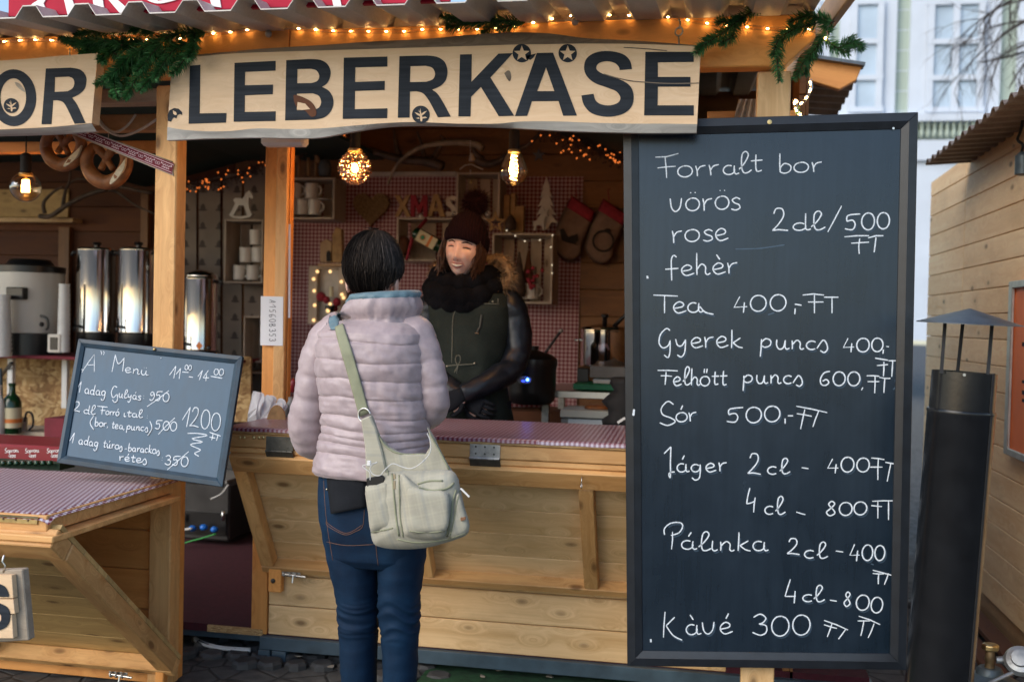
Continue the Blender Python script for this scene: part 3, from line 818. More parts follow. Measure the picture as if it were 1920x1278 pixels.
R_ = [tr([(1435, 338)] + smooth([(1600, 334), (1660, 342), (1705, 372), (1722, 425), (1712, 480), (1680, 515), (1630, 538)]) + smooth([(1632, 540), (1662, 562), (1695, 612), (1742, 699)]) + [(1665, 703)] + smooth([(1663, 700), (1612, 605), (1575, 560), (1535, 548)]) + [(1497, 549), (1495, 705), (1425, 706)], *Z2),
      tr([(1500, 398)] + smooth([(1590, 395), (1630, 407), (1648, 440), (1636, 475), (1595, 491)]) + [(1497, 493)], *Z2)]
K_ = [tr([(200, 328), (270, 326), (268, 492), (430, 323), (516, 320), (382, 465), (524, 694), (432, 697), (325, 522), (266, 580), (262, 698), (190, 698)], *Z3)]
A_ = [tr([(660, 319), (757, 317), (900, 693), (818, 694), (790, 606), (630, 607), (602, 695), (529, 696)], *Z3), tr([(715, 405), (765, 547), (662, 547)], *Z3)]
S_ = [tr(smooth([(1230, 415), (1218, 365), (1175, 325), (1090, 307), (1010, 317), (958, 352), (943, 405), (958, 455), (1005, 497), (1080, 525), (1135, 548), (1160, 583), (1148, 615), (1100, 632), (1045, 626), (1012, 602), (1000, 563)]) + smooth([(927, 573), (942, 630), (990, 680), (1080, 700), (1170, 685), (1225, 642), (1240, 580), (1222, 520), (1165, 480), (1070, 450), (1025, 425), (1016, 402), (1035, 378), (1080, 368), (1125, 378), (1150, 400), (1156, 421)]), *Z3)]
E3 = tr([(1310, 312), (1600, 312), (1600, 372), (1385, 375), (1385, 462), (1580, 462), (1580, 520), (1385, 520), (1383, 632), (1600, 632), (1600, 692), (1303, 692)], *Z3)
LY = SY - .0006
for p in ([L_], [E1], B_, [E2], R_, K_, A_, S_, [E3]): letter(SG, p, LY)
def disc(cx, cy, r, k=28): return [(cx + r * cos(2 * pi * i / k), cy + r * sin(2 * pi * i / k)) for i in range(k)]
def star(cx, cy, r, q=.40, rot=-pi / 2): return [(cx + (r if i % 2 == 0 else r * q) * cos(rot + pi * i / 5), cy + (r if i % 2 == 0 else r * q) * sin(rot + pi * i / 5)) for i in range(10)]
for cx_, cy_ in ((570, 320), (845, 320)):
    letter(SG, [tr(disc(cx_, cy_, 55), *Z3), tr(star(cx_, cy_ + 2, 50, .42), *Z3)], LY, 'star_mark')
letter(SG, [tr([(600, 335), (655, 322), (640, 345), (622, 360), (598, 352)], *Z3)], LY, 'star_mark')
def tree_disc(parent, cx, cy, r, Zt, Y, k=0):
    letter(parent, [tr(disc(cx, cy, r), *Zt)], Y, 'emblem')
    s = r / 53
    for pl in ([(-2, 40), (-6, 10), (-22, 2), (-38, -14), (-18, -8), (-6, -2), (-4, -38), (3, -4), (18, -16), (36, -22), (20, -4), (6, 6), (8, 16), (26, 12), (38, 20), (10, 24), (6, 42)], [(-30, 22), (-12, 18), (-8, 26)], [(-14, -30), (-10, -14), (-6, -16)]):
        letter(parent, [tr([(cx + x * s, cy + y * s) for x, y in pl], *Zt)], Y - .0014, 'emblem_branch', 'wood_sign', .0006)
tree_disc(SG, 1563, 687, 53, Z2, LY)
letter(SG, [tr([(48, 725), (46, 690), (58, 662), (85, 648), (112, 652), (132, 672), (133, 690), (120, 684), (104, 690), (98, 710), (84, 704), (74, 712), (66, 730)], *Z2)], LY, 'emblem')
letter(SG, [tr([(78, 662), (96, 672), (102, 688), (90, 690), (80, 682)], *Z2)], LY - .0014, 'emblem_branch', 'wood_sign', .0006)
# knot hole in the B and knots, cracks
letter(SG, [tr(smooth([(805, 568), (850, 580), (905, 610), (932, 650), (935, 690), (905, 700), (870, 665), (825, 650), (805, 610), (800, 575)]), *Z2)], LY - .0014, 'knot', 'wood_dark', .0012)
letter(SG, [tr([(825, 612), (870, 622), (900, 655), (850, 660), (820, 655)], *Z2)], LY - .003, 'knot_core', 'wood_sign', .0008)
letter(SG, [tr(smooth([(465, 440), (485, 424), (500, 430), (506, 465), (496, 488), (480, 470)]), *Z3)], LY - .0004, 'knot', 'wood_bark', .0006)
for pts in ([(1060, 444), (1150, 470), (1230, 486), (1300, 492), (1420, 500), (1560, 500), (1632, 497)], [(1180, 285), (1300, 292), (1440, 305)],):
    M().ribbon(px(smooth(tr(pts, *Z3)), LY - .0016), .0028, (0, 1, 0)).mk('crack', 'wood_bark', SG)
# screw eyes and hooks above the board
def eyehook(x, y0, y1, parent):
    a_ = at(x, y0, -.53); b_ = at(x, y1, -.585)
    m = M(); c = (a_ + b_) / 2; h = (a_.z - b_.z)
    m.tube(ring(c + V((0, 0, h * .05)), .013, 0, V((.5, 1, 0))), .0026, 6); m.tube([c + V((0, 0, h * .05 - .012)), b_ + V((0, 0, -.01))], .0028, 6)
    m.tube([c + V((.004, 0, .03)), c + V((0, 0, .012))] , .0024, 6); m.tube([a_ + V((0, .04, .015)), a_ + V((0, 0, .01)), c + V((.004, 0, .03))], .0028, 6)
    return m.mk('screw_eye', 'steel', parent, smooth=True)
eyehook(1273, 42, 82, SG)
def nut(x, y):
    c = at(x, y, -.512); m = M(); m.lathe([(.010, 0), (.012, .004), (.012, .010), (.007, .014), (.004, .016)], c, 12, V((0, -1, 0))); m.box(c + V((-.012, -.012, .012)), c + V((.012, -.006, .026)))
    m.mk('clip', 'galvanised', ST, smooth=True, angle=40)
nut(505, 65); nut(1079, 42)
# left board ...OR
SL = T('name_board', 'shorter wooden board ending in the letters OR, hanging at the left edge', 'sign', at(60, 240, -.60))
LYs = -.615
fp = smooth([(-260, 122), (-160, 120), (-60, 117), (0, 114), (60, 110), (110, 105), (183, 100)]) + smooth([(172, 231), (100, 238), (40, 241), (0, 243), (-100, 246), (-260, 252)])
M().prism(px(fp, LYs), (0, .045, 0)).mk('board_face', 'wood_sign', SL, grain=(1, 0, .01))
A1 = px(smooth([(172, 231.5), (100, 238.5), (40, 241.5), (0, 243.5), (-100, 246.5), (-260, 252.5)]), LYs - .0004); B1 = px(smooth([(181, 246), (100, 251), (40, 253), (0, 254), (-100, 257), (-260, 262)]), LYs + .03)
M().loft([A1, B1, [q + V((0, .02, 0)) for q in B1]], caps=False, closed=False).mk('waney_edge', 'wood_wane', SL, smooth=True, angle=30, grain=(1, 0, 0))
LL = LYs - .0006
def ell(cx, cy, rx, ry, k=40): return [(cx + rx * cos(2 * pi * i / k), cy + ry * sin(2 * pi * i / k)) for i in range(k)]
letter(SL, [tr(ell(103, 733, 168, 213), *Z1), tr(ell(100, 730, 97, 142), *Z1)], LL)
letter(SL, [tr([(345, 515)] + smooth([(530, 508), (600, 522), (640, 565), (646, 615), (632, 668), (590, 708), (540, 732)]) + smooth([(545, 740), (580, 790), (640, 922)]) + [(560, 928)] + smooth([(556, 920), (500, 805), (470, 765), (430, 752)]) + [(398, 752), (385, 930), (312, 932)], *Z1),
            tr([(412, 580)] + smooth([(515, 575), (548, 590), (558, 625), (545, 662), (508, 685)]) + [(408, 690)], *Z1)], LL)
for k in (0, 1): letter(SL, [tr([(-420 - 250 * k, 530), (-250 - 250 * k, 528), (-250 - 250 * k, 600), (-350 - 250 * k, 604), (-350 - 250 * k, 945), (-420 - 250 * k, 948)], *Z1)], LL) if k == 0 else None
tree_disc(SL, 85, 792, 56, Z1, LL - .0002)
letter(SL, [tr(smooth([(110, 615), (150, 630), (190, 690), (150, 670), (120, 640)]), *Z1)], LL, 'knot', 'wood_grey', .0005)
M().tube([at(131, 92, -.58), at(131, 103, -.6)], .003, 6).mk('hook', 'steel', SL)
# low board with an S at bottom left
SB = T('name_board', 'low grey wooden board with a black S hanging in front of the left shutter', 'sign', at(20, 1205, -1.22))
pprism([(-200, 1075), (42, 1067), (54, 1200), (-200, 1215)], -1.20, .03).mk('backing_board', 'wood_grey', SB, bev=.003, grain=(1, 0, 0))
for a_, b_ in (((1078, 1121), 0), ((1123, 1150), 1), ((1152, 1196), 0)):
    pprism([(-200, a_[0]), (22 + b_ * 3, a_[0]), (25 + b_ * 3, a_[1]), (-200, a_[1])], -1.222, .02).mk('slat', 'wood_sign', SB, bev=.001, grain=(1, 0, 0))
letter(SB, [smooth([(-40, 1110), (-32, 1096), (-12, 1092), (8, 1098), (16, 1112), (16, 1118)]) + [(0, 1118)] + smooth([(-2, 1112), (-12, 1106), (-24, 1110), (-22, 1120), (-5, 1128), (14, 1138), (19, 1156), (12, 1174), (-8, 1182), (-30, 1178), (-42, 1162)]) + [(-26, 1160)] + smooth([(-22, 1166), (-8, 1169), (2, 1162), (0, 1150), (-18, 1142), (-36, 1132), (-41, 1118)])], -1.2235)
M().tube([at(8, 1040, -1.2), at(4, 1052, -1.2), at(10, 1060, -1.2), at(6, 1072, -1.2)], .003, 6).mk('hook', 'steel', SB, smooth=True)

# ================================================================= red banner above the roof
BN = T('banner', 'red banner panel with big white letters standing on the roof edge', 'banner', at(430, 10, -.78))
YB = -.80
bz0 = 2.30
M().hexa([(at(16, 20, YB).x, YB, bz0), (at(842, 5, YB).x, YB, bz0), (at(842, 5, YB).x, YB + .02, bz0), (at(16, 20, YB).x, YB + .02, bz0), (at(16, 20, YB).x, YB, 2.75), (at(842, 5, YB).x, YB, 2.75), (at(842, 5, YB).x, YB + .02, 2.75), (at(16, 20, YB).x, YB + .02, 2.75)]).mk('panel', 'banner_red', BN)
for pl in ([(130, 150), (200, 80), (250, 30), (290, 5), (310, -60), (380, -60), (330, 30), (352, 80), (290, 82), (200, 96)], [(470, -60), (525, -60), (590, 128), (515, 130)], [(690, -60), (765, -60), (785, 80), (712, 80)], [(780, -40), (860, -20), (990, 95), (900, 100)], smooth([(1070, -60), (1100, 0), (1180, 30), (1270, 18), (1345, -10), (1370, -60)]) + [(1310, -60), (1260, 2), (1190, 10), (1130, -20), (1110, -60)],
           [(2480, -50), (2540, -50), (2560, 50), (2500, 50)], [(2790, -50), (2860, -50), (2850, 30), (2800, 30)], [(1560, -60), (1640, -60), (1660, 60), (1590, 50)]):
    letter(BN, [tr(pl, *Z1)], YB - .0006, 'letter', 'banner_white', .004)
# ================================================================= chalk handwriting
def arc(cx, cy, rx, ry, a0, a1, n=8): return [(cx + rx * cos(rad(a0 + (a1 - a0) * i / n)), cy + ry * sin(rad(a0 + (a1 - a0) * i / n))) for i in range(n + 1)]
O_ = arc(.5, .5, .46, .5, 100, 468, 10)
GL = {
 'a': (1.0, [arc(.42, .46, .36, .44, 60, 370, 8), [(.76, .85), (.74, .3), (.86, .04), (1.05, .12)]]),
 'b': (.9, [[(.12, 1.95), (.1, .9), (.12, .1)], [(.12, .55), (.4, .95), (.78, .7), (.74, .2), (.4, .0), (.12, .15)]]),
 'c': (.8, [arc(.48, .48, .4, .46, 50, 310, 7)]),
 'd': (1.0, [arc(.42, .45, .36, .42, 40, 370, 8), [(.78, 1.9), (.76, .3), (.88, .03), (1.05, .12)]]),
 'e': (.85, [[(.1, .42), (.62, .55), (.7, .82), (.42, 1.0), (.12, .7), (.12, .3), (.4, 0), (.9, .2)]]),
 'f': (.7, [[(.62, 1.75), (.45, 1.95), (.3, 1.6), (.3, .6), (.32, -.5)], [(-.1, .62), (.75, .66)]]),
 'g': (1.0, [arc(.42, .5, .34, .42, 40, 370, 8), [(.78, .9), (.8, .1), (.72, -.65), (.4, -.85), (.15, -.55)]]),
 'h': (.9, [[(.12, 1.95), (.12, .9), (.14, 0)], [(.14, .5), (.42, .95), (.68, .7), (.68, .2), (.8, 0), (1.0, .12)]]),
 'i': (.45, [[(.15, .95), (.15, .2), (.3, .0), (.5, .12)]]),
 'k': (.85, [[(.1, 1.8), (.12, .9), (.12, 0)], [(.72, 1.0), (.2, .5)], [(.22, .52), (.55, .15), (.9, .02)]]),
 'l': (.62, [[(.0, .35), (.35, .9), (.6, 1.6), (.45, 1.95), (.22, 1.7), (.16, .8), (.25, .1), (.5, .0), (.8, .25)]]),
 'n': (.95, [[(.1, .95), (.14, .5), (.14, .0)], [(.14, .5), (.45, .98), (.7, .7), (.7, .2), (.82, 0), (1.0, .12)]]),
 'o': (.95, [O_]),
 'p': (.95, [[(.12, .95), (.12, 0), (.1, -.95)], [(.12, .6), (.42, 1.0), (.78, .8), (.76, .3), (.42, .08), (.14, .25)]]),
 'r': (.75, [[(.1, .98), (.18, .5), (.2, .0)], [(.18, .45), (.38, .85), (.72, .95)]]),
 's': (.75, [[(.68, .85), (.42, 1.0), (.15, .82), (.3, .58), (.6, .42), (.66, .15), (.38, .0), (.08, .1)]]),
 'z': (.75, [[(-.05, .05), (.35, .9), (.62, .6), (.72, .0), (.5, -.35), (.2, -.15)]]),   # tailed s used in this hand
 't': (.7, [[(.35, 1.55), (.32, .5), (.4, .05), (.7, .12)], [(.02, 1.0), (.75, 1.02)]]),
 'u': (1.0, [[(.1, .95), (.1, .4), (.3, .0), (.6, .15), (.72, .9)], [(.72, .9), (.72, .25), (.85, .0), (1.05, .12)]]),
 'v': (.95, [[(.05, 1.0), (.15, .3), (.42, .0), (.72, .3), (.82, 1.0)]]),
 'y': (.95, [[(.05, .95), (.2, .35), (.5, .3), (.75, .9)], [(.75, .9), (.72, -.3), (.5, -.8), (.2, -.6)]]),
 ',': (.35, [[(.2, .15), (.08, -.3)]]), '.': (.3, [[(.12, .02), (.16, .1)]]), '-': (.7, [[(.08, .5), (.6, .48)]]), ':': (.4, [[(.15, .1), (.19, .16)], [(.17, .72), (.2, .78)]]),
 "'": (.01, []), ' ': (.7, []),
 'K': (1.2, [[(.15, 1.9), (.12, .9), (.1, -.1)], [(.95, 1.6), (.2, .85)], [(.22, .88), (.6, .2), (1.15, -.2)]]),
 'G': (1.1, [[(.85, 1.65), (.6, 1.85), (.2, 1.3), (.12, .5), (.4, .05), (.75, .25), (.88, .7)], [(.88, .75), (.9, -.3), (.78, -.85), (.5, -.6)]]),
 'P': (1.2, [[(.55, 1.3), (.5, .5), (.45, -.3)], [(.0, 1.0), (.1, 1.6), (.6, 2.0), (1.15, 1.9), (1.15, 1.4), (.8, 1.15), (.4, 1.1)]]),
 'S': (1.1, [[(1.05, 1.65), (.7, 1.95), (.3, 1.5), (.35, 1.0), (.8, .75), (1.05, .3), (.7, -.15), (.05, .0)]]),
 'J': (.8, [[(.05, 1.5), (.6, 2.1), (.55, .8), (.5, -.2), (.35, -.4), (.3, -.1), (.75, .1)]]),
 'T': (1.2, [[(.0, 1.7), (1.2, 1.65)], [(.62, 1.65), (.6, .0)]]),
 'F': (1.2, [[(.0, 1.7), (1.2, 1.72)], [(.55, 1.7), (.56, .0)], [(.3, .95), (1.1, .95)]]),
 'M': (1.3, [[(.0, .0), (.35, 1.9), (.6, 1.0), (1.1, 1.7), (1.05, .0)]]),
 'A': (1.3, [[(.0, .0), (.9, 1.7), (1.0, .0)], [(.35, .65), (1.05, .7)]]),
 'B': (1.0, [[(.1, 1.6), (.1, 0)], [(.1, 1.6), (.6, 1.55), (.65, 1.1), (.12, .85), (.75, .7), (.7, .1), (.1, 0)]]),
}
DG = {'0': (.95, [arc(.48, .5, .42, .5, 80, 445, 10)]), '1': (.6, [[(.0, .55), (.45, 1.0), (.4, .0)]]), '2': (.95, [[(.12, .75), (.25, .97), (.6, .95), (.68, .65), (.4, .3), (.05, .02)], [(.05, .02), (.4, .05), (.95, .0)]]),
 '3': (.85, [[(.08, .85), (.4, 1.0), (.68, .82), (.55, .6), (.35, .53)], [(.35, .53), (.7, .45), (.72, .15), (.45, .0), (.05, .14)]]),
 '4': (.8, [[(.35, 1.0), (.05, .32), (.75, .34)], [(.6, .62), (.55, -.05)]]), '5': (.95, [[(.95, 1.0), (.22, .92), (.16, .55)], [(.16, .55), (.5, .62), (.66, .35), (.5, .03), (.05, .1)]]),
 '6': (.85, [[(.75, 1.0), (.35, .9), (.1, .5), (.15, .1), (.45, .0), (.68, .2), (.5, .42), (.25, .3)]]), '8': (.8, [[(.45, .55), (.25, .8), (.45, 1.0), (.65, .82), (.4, .52), (.12, .25), (.35, .0), (.68, .2), (.45, .55)]]),
 '9': (.8, [[(.7, .8), (.4, 1.0), (.15, .75), (.4, .55), (.7, .8), (.68, .3), (.4, .0), (.1, .12)]])}
STRAIGHT = set('TFMA4KBG1')
ACC = {'á': ('a', '/'), 'é': ('e', '/'), 'è': ('e', '\\'), 'ó': ('o', '/'), 'ö': ('o', ':'), 'ő': ('o', '"'), 'ú': ('u', '/'), 'ü': ('u', ':'), 'à': ('a', '\\')}
hw = random.Random(11)
def strokes(text, x0, y0, x1, y1, xh, dh=None):
    """polyline strokes in pixels for a run of handwriting between two baseline points"""
    items = []; tot = 0
    for ch in text:
        acc = None
        if ch in ACC: ch, acc = ACC[ch]
        dig = ch in DG; wd, st = (DG if dig else GL)[ch]
        k = (dh or xh * 1.6) / xh if dig else 1
        items.append((wd * k if dig else wd, st, acc, k, dig, ch)); tot += wd * k if dig else wd
    gap = .12; tot += gap * (len(items) - 1); L = hypot(x1 - x0, y1 - y0); sx = L / tot; dx, dy = (x1 - x0) / L, (y1 - y0) / L
    out = []; u = 0
    for wd, st, acc, k, dig, ch in items:
        jx, jy, js = hw.uniform(-.05, .05), hw.uniform(-.06, .06), hw.uniform(.94, 1.06)
        def mp(p):
            gx = (u + p[0] * (k if dig else 1) + jx) * sx; gy = (p[1] * k * js + jy) * xh
            gx += gy * .04
            return (x0 + gx * dx + gy * dy, y0 + gx * dy - gy * dx)
        for s_ in st:
            pts = [mp(p) for p in s_]
            if ch not in STRAIGHT and len(pts) > 2: pts = [(q.x, q.y) for q in cr(pts, 4)]
            elif len(pts) > 3: pts = [(q.x, q.y) for q in cr(pts, 3)]
            out.append(pts)
        if acc == '/': out.append([mp((.62, 1.75)), mp((.45, 1.3))])
        elif acc == '\\': out.append([mp((.3, 1.75)), mp((.52, 1.3))])
        elif acc == ':': out += [[mp((.34, 1.38)), mp((.38, 1.44))], [mp((.64, 1.38)), mp((.68, 1.44))]]
        elif acc == '"': out += [[mp((.38, 1.35)), mp((.42, 1.8))], [mp((.62, 1.35)), mp((.68, 1.8))]]
        u += wd + gap
    return out
class Pen:
    def __init__(s, p0, n): s.p0 = V(p0); s.n = V(n).normalized(); s.k = 0
    def draw(s, name, sts, w, parent, mat='chalk', label=None):
        m = M(); gm = M(); big = parent.name == 'chalkboard'
        for st in sts:
            if big: st = [(x - max(0, x - 1625) * .13, y) for x, y in st]
            if mat == 'chalk' and len(st) > 4 and s.k % 3 != 0:
                dx_, dy_ = (2.4, 3.6) if big else (1.2, 1.5); gm.ribbon([atp(x + dx_, y + dy_, s.p0, s.n) + s.n * (.0002 + (s.k % 5) * .00004) for x, y in st[len(st) // 4:]], w * 1.3, s.n)
            s.k += 1; lift = .0006 + (s.k % 7) * .00004
            pts = [atp(x, y, s.p0, s.n) + s.n * lift for x, y in st]
            if len(pts) == 2 and (pts[1] - pts[0]).length > .012: pts = [pts[0].lerp(pts[1], t / 6) for t in range(7)]
            # resample for chalk width wobble
            ws = [w * (1 + .22 * noise.noise(V((i * .9, s.k * 3.1, 0)))) * (.75 if i in (0, len(pts) - 1) else 1) for i in range(len(pts))]
            m.ribbon(pts, ws, s.n)
        if gm.v: gm.mk('chalk_ghost', 'ghost_faint', parent, keep=True, kind='stuff')
        return m.mk(name, mat, parent, label=label, keep=True)
def framed_board(name, label, cat, quad, n, fw, th, panel, framemat, bead=None):
    """quad: TL,TR,BR,BL world points on the front plane of the frame"""
    TL, TR, BR, BL = quad; n = V(n).normalized(); c = (TL + TR + BR + BL) / 4
    B = T(name, label, cat, c)
    def ins(d):
        r = []
        Q = [TL, TR, BR, BL]
        for i in range(4):
            a_ = (Q[(i + 1) % 4] - Q[i]).normalized(); b_ = (Q[(i - 1) % 4] - Q[i]).normalized(); r.append(Q[i] + (a_ + b_) * d)
        return r
    I = ins(fw); O = [TL, TR, BR, BL]; mid = ins(fw * .55)
    for i in range(4):
        j = (i + 1) % 4; e_ = M()
        e_.hexa([O[i] - n * th, O[j] - n * th, I[j] - n * th, I[i] - n * th, O[i] - n * .003, O[j] - n * .003, mid[j], mid[i]])
        e_.hexa([mid[i] - n * th, mid[j] - n * th, I[j] - n * th, I[i] - n * th, mid[i] - n * .0005, mid[j] - n * .0005, I[j] - n * .007, I[i] - n * .007])
        e_.mk('frame_rail', framemat, B, bev=.001)
    P_ = ins(fw - .004)
    M().prism([q - n * .011 for q in P_], -n * .006).mk('panel', panel, B)
    return B
YB_ = -.50
bq = [at(1168, 226, YB_), at(1722, 210, YB_), at(1700, 1256, YB_), at(1176, 1248, YB_)]
CB = framed_board('chalkboard', 'tall black chalkboard with the handwritten drinks price list, right of the counter', 'chalkboard', bq, (0, -1, 0), .049, .032, 'chalkboard', 'board_frame')
pen = Pen((0, YB_ + .011, 0), (0, -1, 0)); CW = .0041
def line(name, *runs, w=CW, pen_=None, par=None, mat='chalk'):
    st = []
    for r in runs:
        if isinstance(r[0], str): st += strokes(*r)
        else: st.append(list(r))
    return (pen_ or pen).draw(name, st, w, par or CB, mat)
c_ = lambda *p: [(q.x, q.y) for q in cr(p, 4)]
line('chalk_line', [(1229, 295), (1250, 294), (1272, 288)], [(1233, 315), (1250, 313), (1267, 312)], [(1247, 295), (1249, 315), (1250, 334)], ('orralt', 1270, 333, 1430, 323, 20), ('bor', 1459, 326, 1543, 321, 20))
line('chalk_line', ('vörös', 1255, 397, 1389, 393, 24))
line('chalk_line', ('rose', 1258, 455, 1365, 452, 23))
line('chalk_line', ('2', 1446, 433, 1477, 432, 20, 45), ('dl', 1485, 434, 1543, 430, 17), [(1552, 435), (1565, 411), (1578, 386)], ('500', 1582, 431, 1676, 429, 20, 31),
     [(1583, 444), (1606, 442), (1630, 442)], [(1628, 446), (1645, 442), (1661, 442)], [(1612, 447), (1610, 462), (1611, 476)], [(1596, 456), (1612, 455), (1630, 454)], [(1645, 445), (1643, 460), (1641, 473)])
line('chalk_line', ('fehèr', 1251, 517, 1384, 512, 20))
line('chalk_line', [(1225, 553), (1248, 554), (1271, 555)], [(1246, 555), (1246, 570), (1246, 587)], ('ea', 1260, 586, 1318, 585, 20), c_((1312, 574), (1322, 585), (1338, 589)), ('400', 1375, 585, 1475, 582, 20, 31), [(1491, 578), (1490, 589)], [(1490, 570), (1503, 572)],
     [(1505, 553), (1525, 551), (1545, 553)], [(1527, 553), (1527, 570), (1527, 587)], [(1515, 566), (1530, 566), (1544, 566)], [(1545, 557), (1558, 557), (1572, 557)], [(1560, 557), (1560, 570), (1560, 587)])
line('chalk_line', ('Gyerek', 1231, 653, 1391, 652, 20), ('puncz', 1425, 653, 1552, 655, 18), ('400', 1580, 660, 1662, 658, 16, 26), [(1661, 655), (1660, 663)], [(1667, 649), (1673, 650)],
     [(1643, 671), (1657, 673), (1671, 675)], [(1672, 676), (1680, 676), (1688, 676)], [(1647, 685), (1660, 684), (1671, 683)], [(1662, 678), (1662, 692), (1661, 705)], [(1681, 677), (1680, 692), (1679, 706)])
line('chalk_line', [(1233, 694), (1252, 694), (1271, 695)], [(1239, 704), (1250, 704), (1260, 705)], [(1249, 697), (1248, 710), (1247, 721)], ('elhőtt', 1261, 722, 1362, 722, 17), ('puncz', 1392, 719, 1504, 719, 16), ('600', 1535, 723, 1613, 722, 16, 26), [(1618, 726), (1615, 731)],
     [(1625, 704), (1640, 704), (1652, 705)], [(1627, 715), (1640, 715), (1652, 715)], [(1643, 705), (1643, 720), (1642, 737)], [(1652, 707), (1664, 709), (1676, 709)], [(1664, 709), (1663, 720), (1662, 736)])
line('chalk_line', c_((1263, 758), (1252, 752), (1240, 765), (1243, 777), (1258, 783), (1266, 790), (1252, 797), (1237, 792)), ('ór', 1266, 792, 1307, 789, 17), ('500', 1361, 793, 1464, 789, 20, 29), [(1472, 784), (1472, 794)], [(1477, 779), (1487, 779)],
     [(1493, 761), (1520, 766), (1551, 773)], [(1494, 775), (1508, 777), (1522, 780)], [(1509, 767), (1505, 785), (1501, 804)], [(1535, 770), (1529, 785), (1524, 800)])
line('chalk_line', [(1245, 850), (1258, 837)], c_((1258, 837), (1257, 865), (1257, 894), (1254, 889), (1257, 885), (1265, 884)), ('áger', 1268, 885, 1362, 883, 17), ('2', 1400, 887, 1426, 888, 20, 38), ('cl', 1438, 889, 1476, 888, 15), [(1503, 876), (1510, 877), (1516, 878)], ('400', 1550, 885, 1631, 885, 16, 27),
     [(1635, 858), (1650, 859), (1663, 861)], [(1632, 875), (1645, 875), (1659, 875)], [(1650, 860), (1649, 880), (1649, 899)], [(1665, 866), (1678, 868), (1691, 870)], [(1677, 868), (1673, 885), (1669, 902)])
line('chalk_line', c_((1406, 914), (1402, 930), (1400, 944)), [(1400, 944), (1408, 942), (1415, 939)], [(1416, 932), (1414, 945), (1413, 960)], ('cl', 1433, 964, 1469, 963, 17), [(1493, 959), (1502, 962), (1510, 964)], ('800', 1546, 966, 1627, 965, 16, 26),
     [(1637, 939), (1660, 938), (1685, 938)], [(1635, 947), (1646, 948), (1658, 949)], [(1649, 940), (1649, 955), (1649, 971)], [(1672, 939), (1672, 955), (1672, 974)])
line('chalk_line', [(1261, 996), (1261, 1012), (1259, 1029)], c_((1246, 1002), (1246, 990), (1258, 980), (1275, 979), (1280, 986), (1273, 998), (1258, 1003)), ('álinka', 1275, 1029, 1439, 1033, 19), ('2', 1474, 1037, 1499, 1038, 20, 30), ('cl', 1507, 1045, 1547, 1045, 16), [(1567, 1032), (1574, 1033), (1581, 1034)], ('400', 1592, 1050, 1664, 1051, 16, 30),
     [(1638, 1068), (1660, 1073), (1684, 1079)], [(1638, 1074), (1650, 1075), (1662, 1075)], [(1651, 1074), (1650, 1084), (1650, 1094)], [(1672, 1074), (1668, 1084), (1663, 1095)])
line('chalk_line', [(1482, 1085), (1477, 1100), (1472, 1117)], [(1472, 1117), (1482, 1117), (1492, 1117)], [(1491, 1107), (1490, 1118), (1489, 1130)], ('cl', 1502, 1128, 1542, 1127, 15), [(1556, 1124), (1562, 1125), (1569, 1126)], ('8', 1580, 1136, 1596, 1136, 14, 26), ('00', 1601, 1142, 1658, 1149, 16, 29),
     [(1610, 1154), (1632, 1161), (1654, 1170)], [(1608, 1163), (1620, 1163), (1632, 1163)], [(1620, 1162), (1617, 1178), (1614, 1191)], [(1641, 1168), (1635, 1182), (1628, 1195)])
line('chalk_line', [(1247, 1146), (1245, 1170), (1244, 1194)], [(1265, 1156), (1249, 1172)], c_((1249, 1172), (1262, 1190), (1279, 1199)), ('àvé', 1284, 1190, 1371, 1187, 21), ('300', 1409, 1191, 1520, 1190, 20, 38),
     [(1545, 1162), (1568, 1170), (1590, 1180)], [(1545, 1170), (1557, 1174), (1569, 1177)], [(1560, 1168), (1556, 1180), (1551, 1193)], [(1586, 1178), (1579, 1188), (1572, 1197)])
line('chalk_dot', [(1213.5, 517), (1214.5, 522)], w=.008); line('chalk_dot', [(1220, 1197), (1220.5, 1203)], w=.008)
line('chalk_ghost', c_((1379, 467), (1420, 466), (1445, 463), (1471, 459)), w=.004, mat='ghost_chalk')
line('chalk_ghost', c_((1686, 712), (1690, 722), (1682, 730)), c_((1640, 1058), (1634, 1056)), c_((1440, 590), (1452, 586)), w=.004, mat='ghost_chalk')
penf = Pen((0, YB_ - .0004, 0), (0, -1, 0))
penf.draw('chalk_mark', [[(1189, 767), (1187.5, 779)]], .007, CB)
for x, y in ((1443, 229),):
    M().lathe([(.0075, 0), (.007, .003), (.002, .0035)], at(x, y, YB_), 14, V((0, -1, 0))).mk('screw', 'brass', CB, smooth=True, angle=40)
M().lathe([(.004, 0), (.0035, .002)], at(1675, 241, YB_ + .004), 10, V((0, -1, 0))).mk('screw', 'steel', CB)

# ---- small tilted menu board
cq = [(146, 634), (454, 667), (416, 912), (105, 866)]
p0 = at(146, 634, -.455); nb_ = V((0, -.93, .36)).normalized()
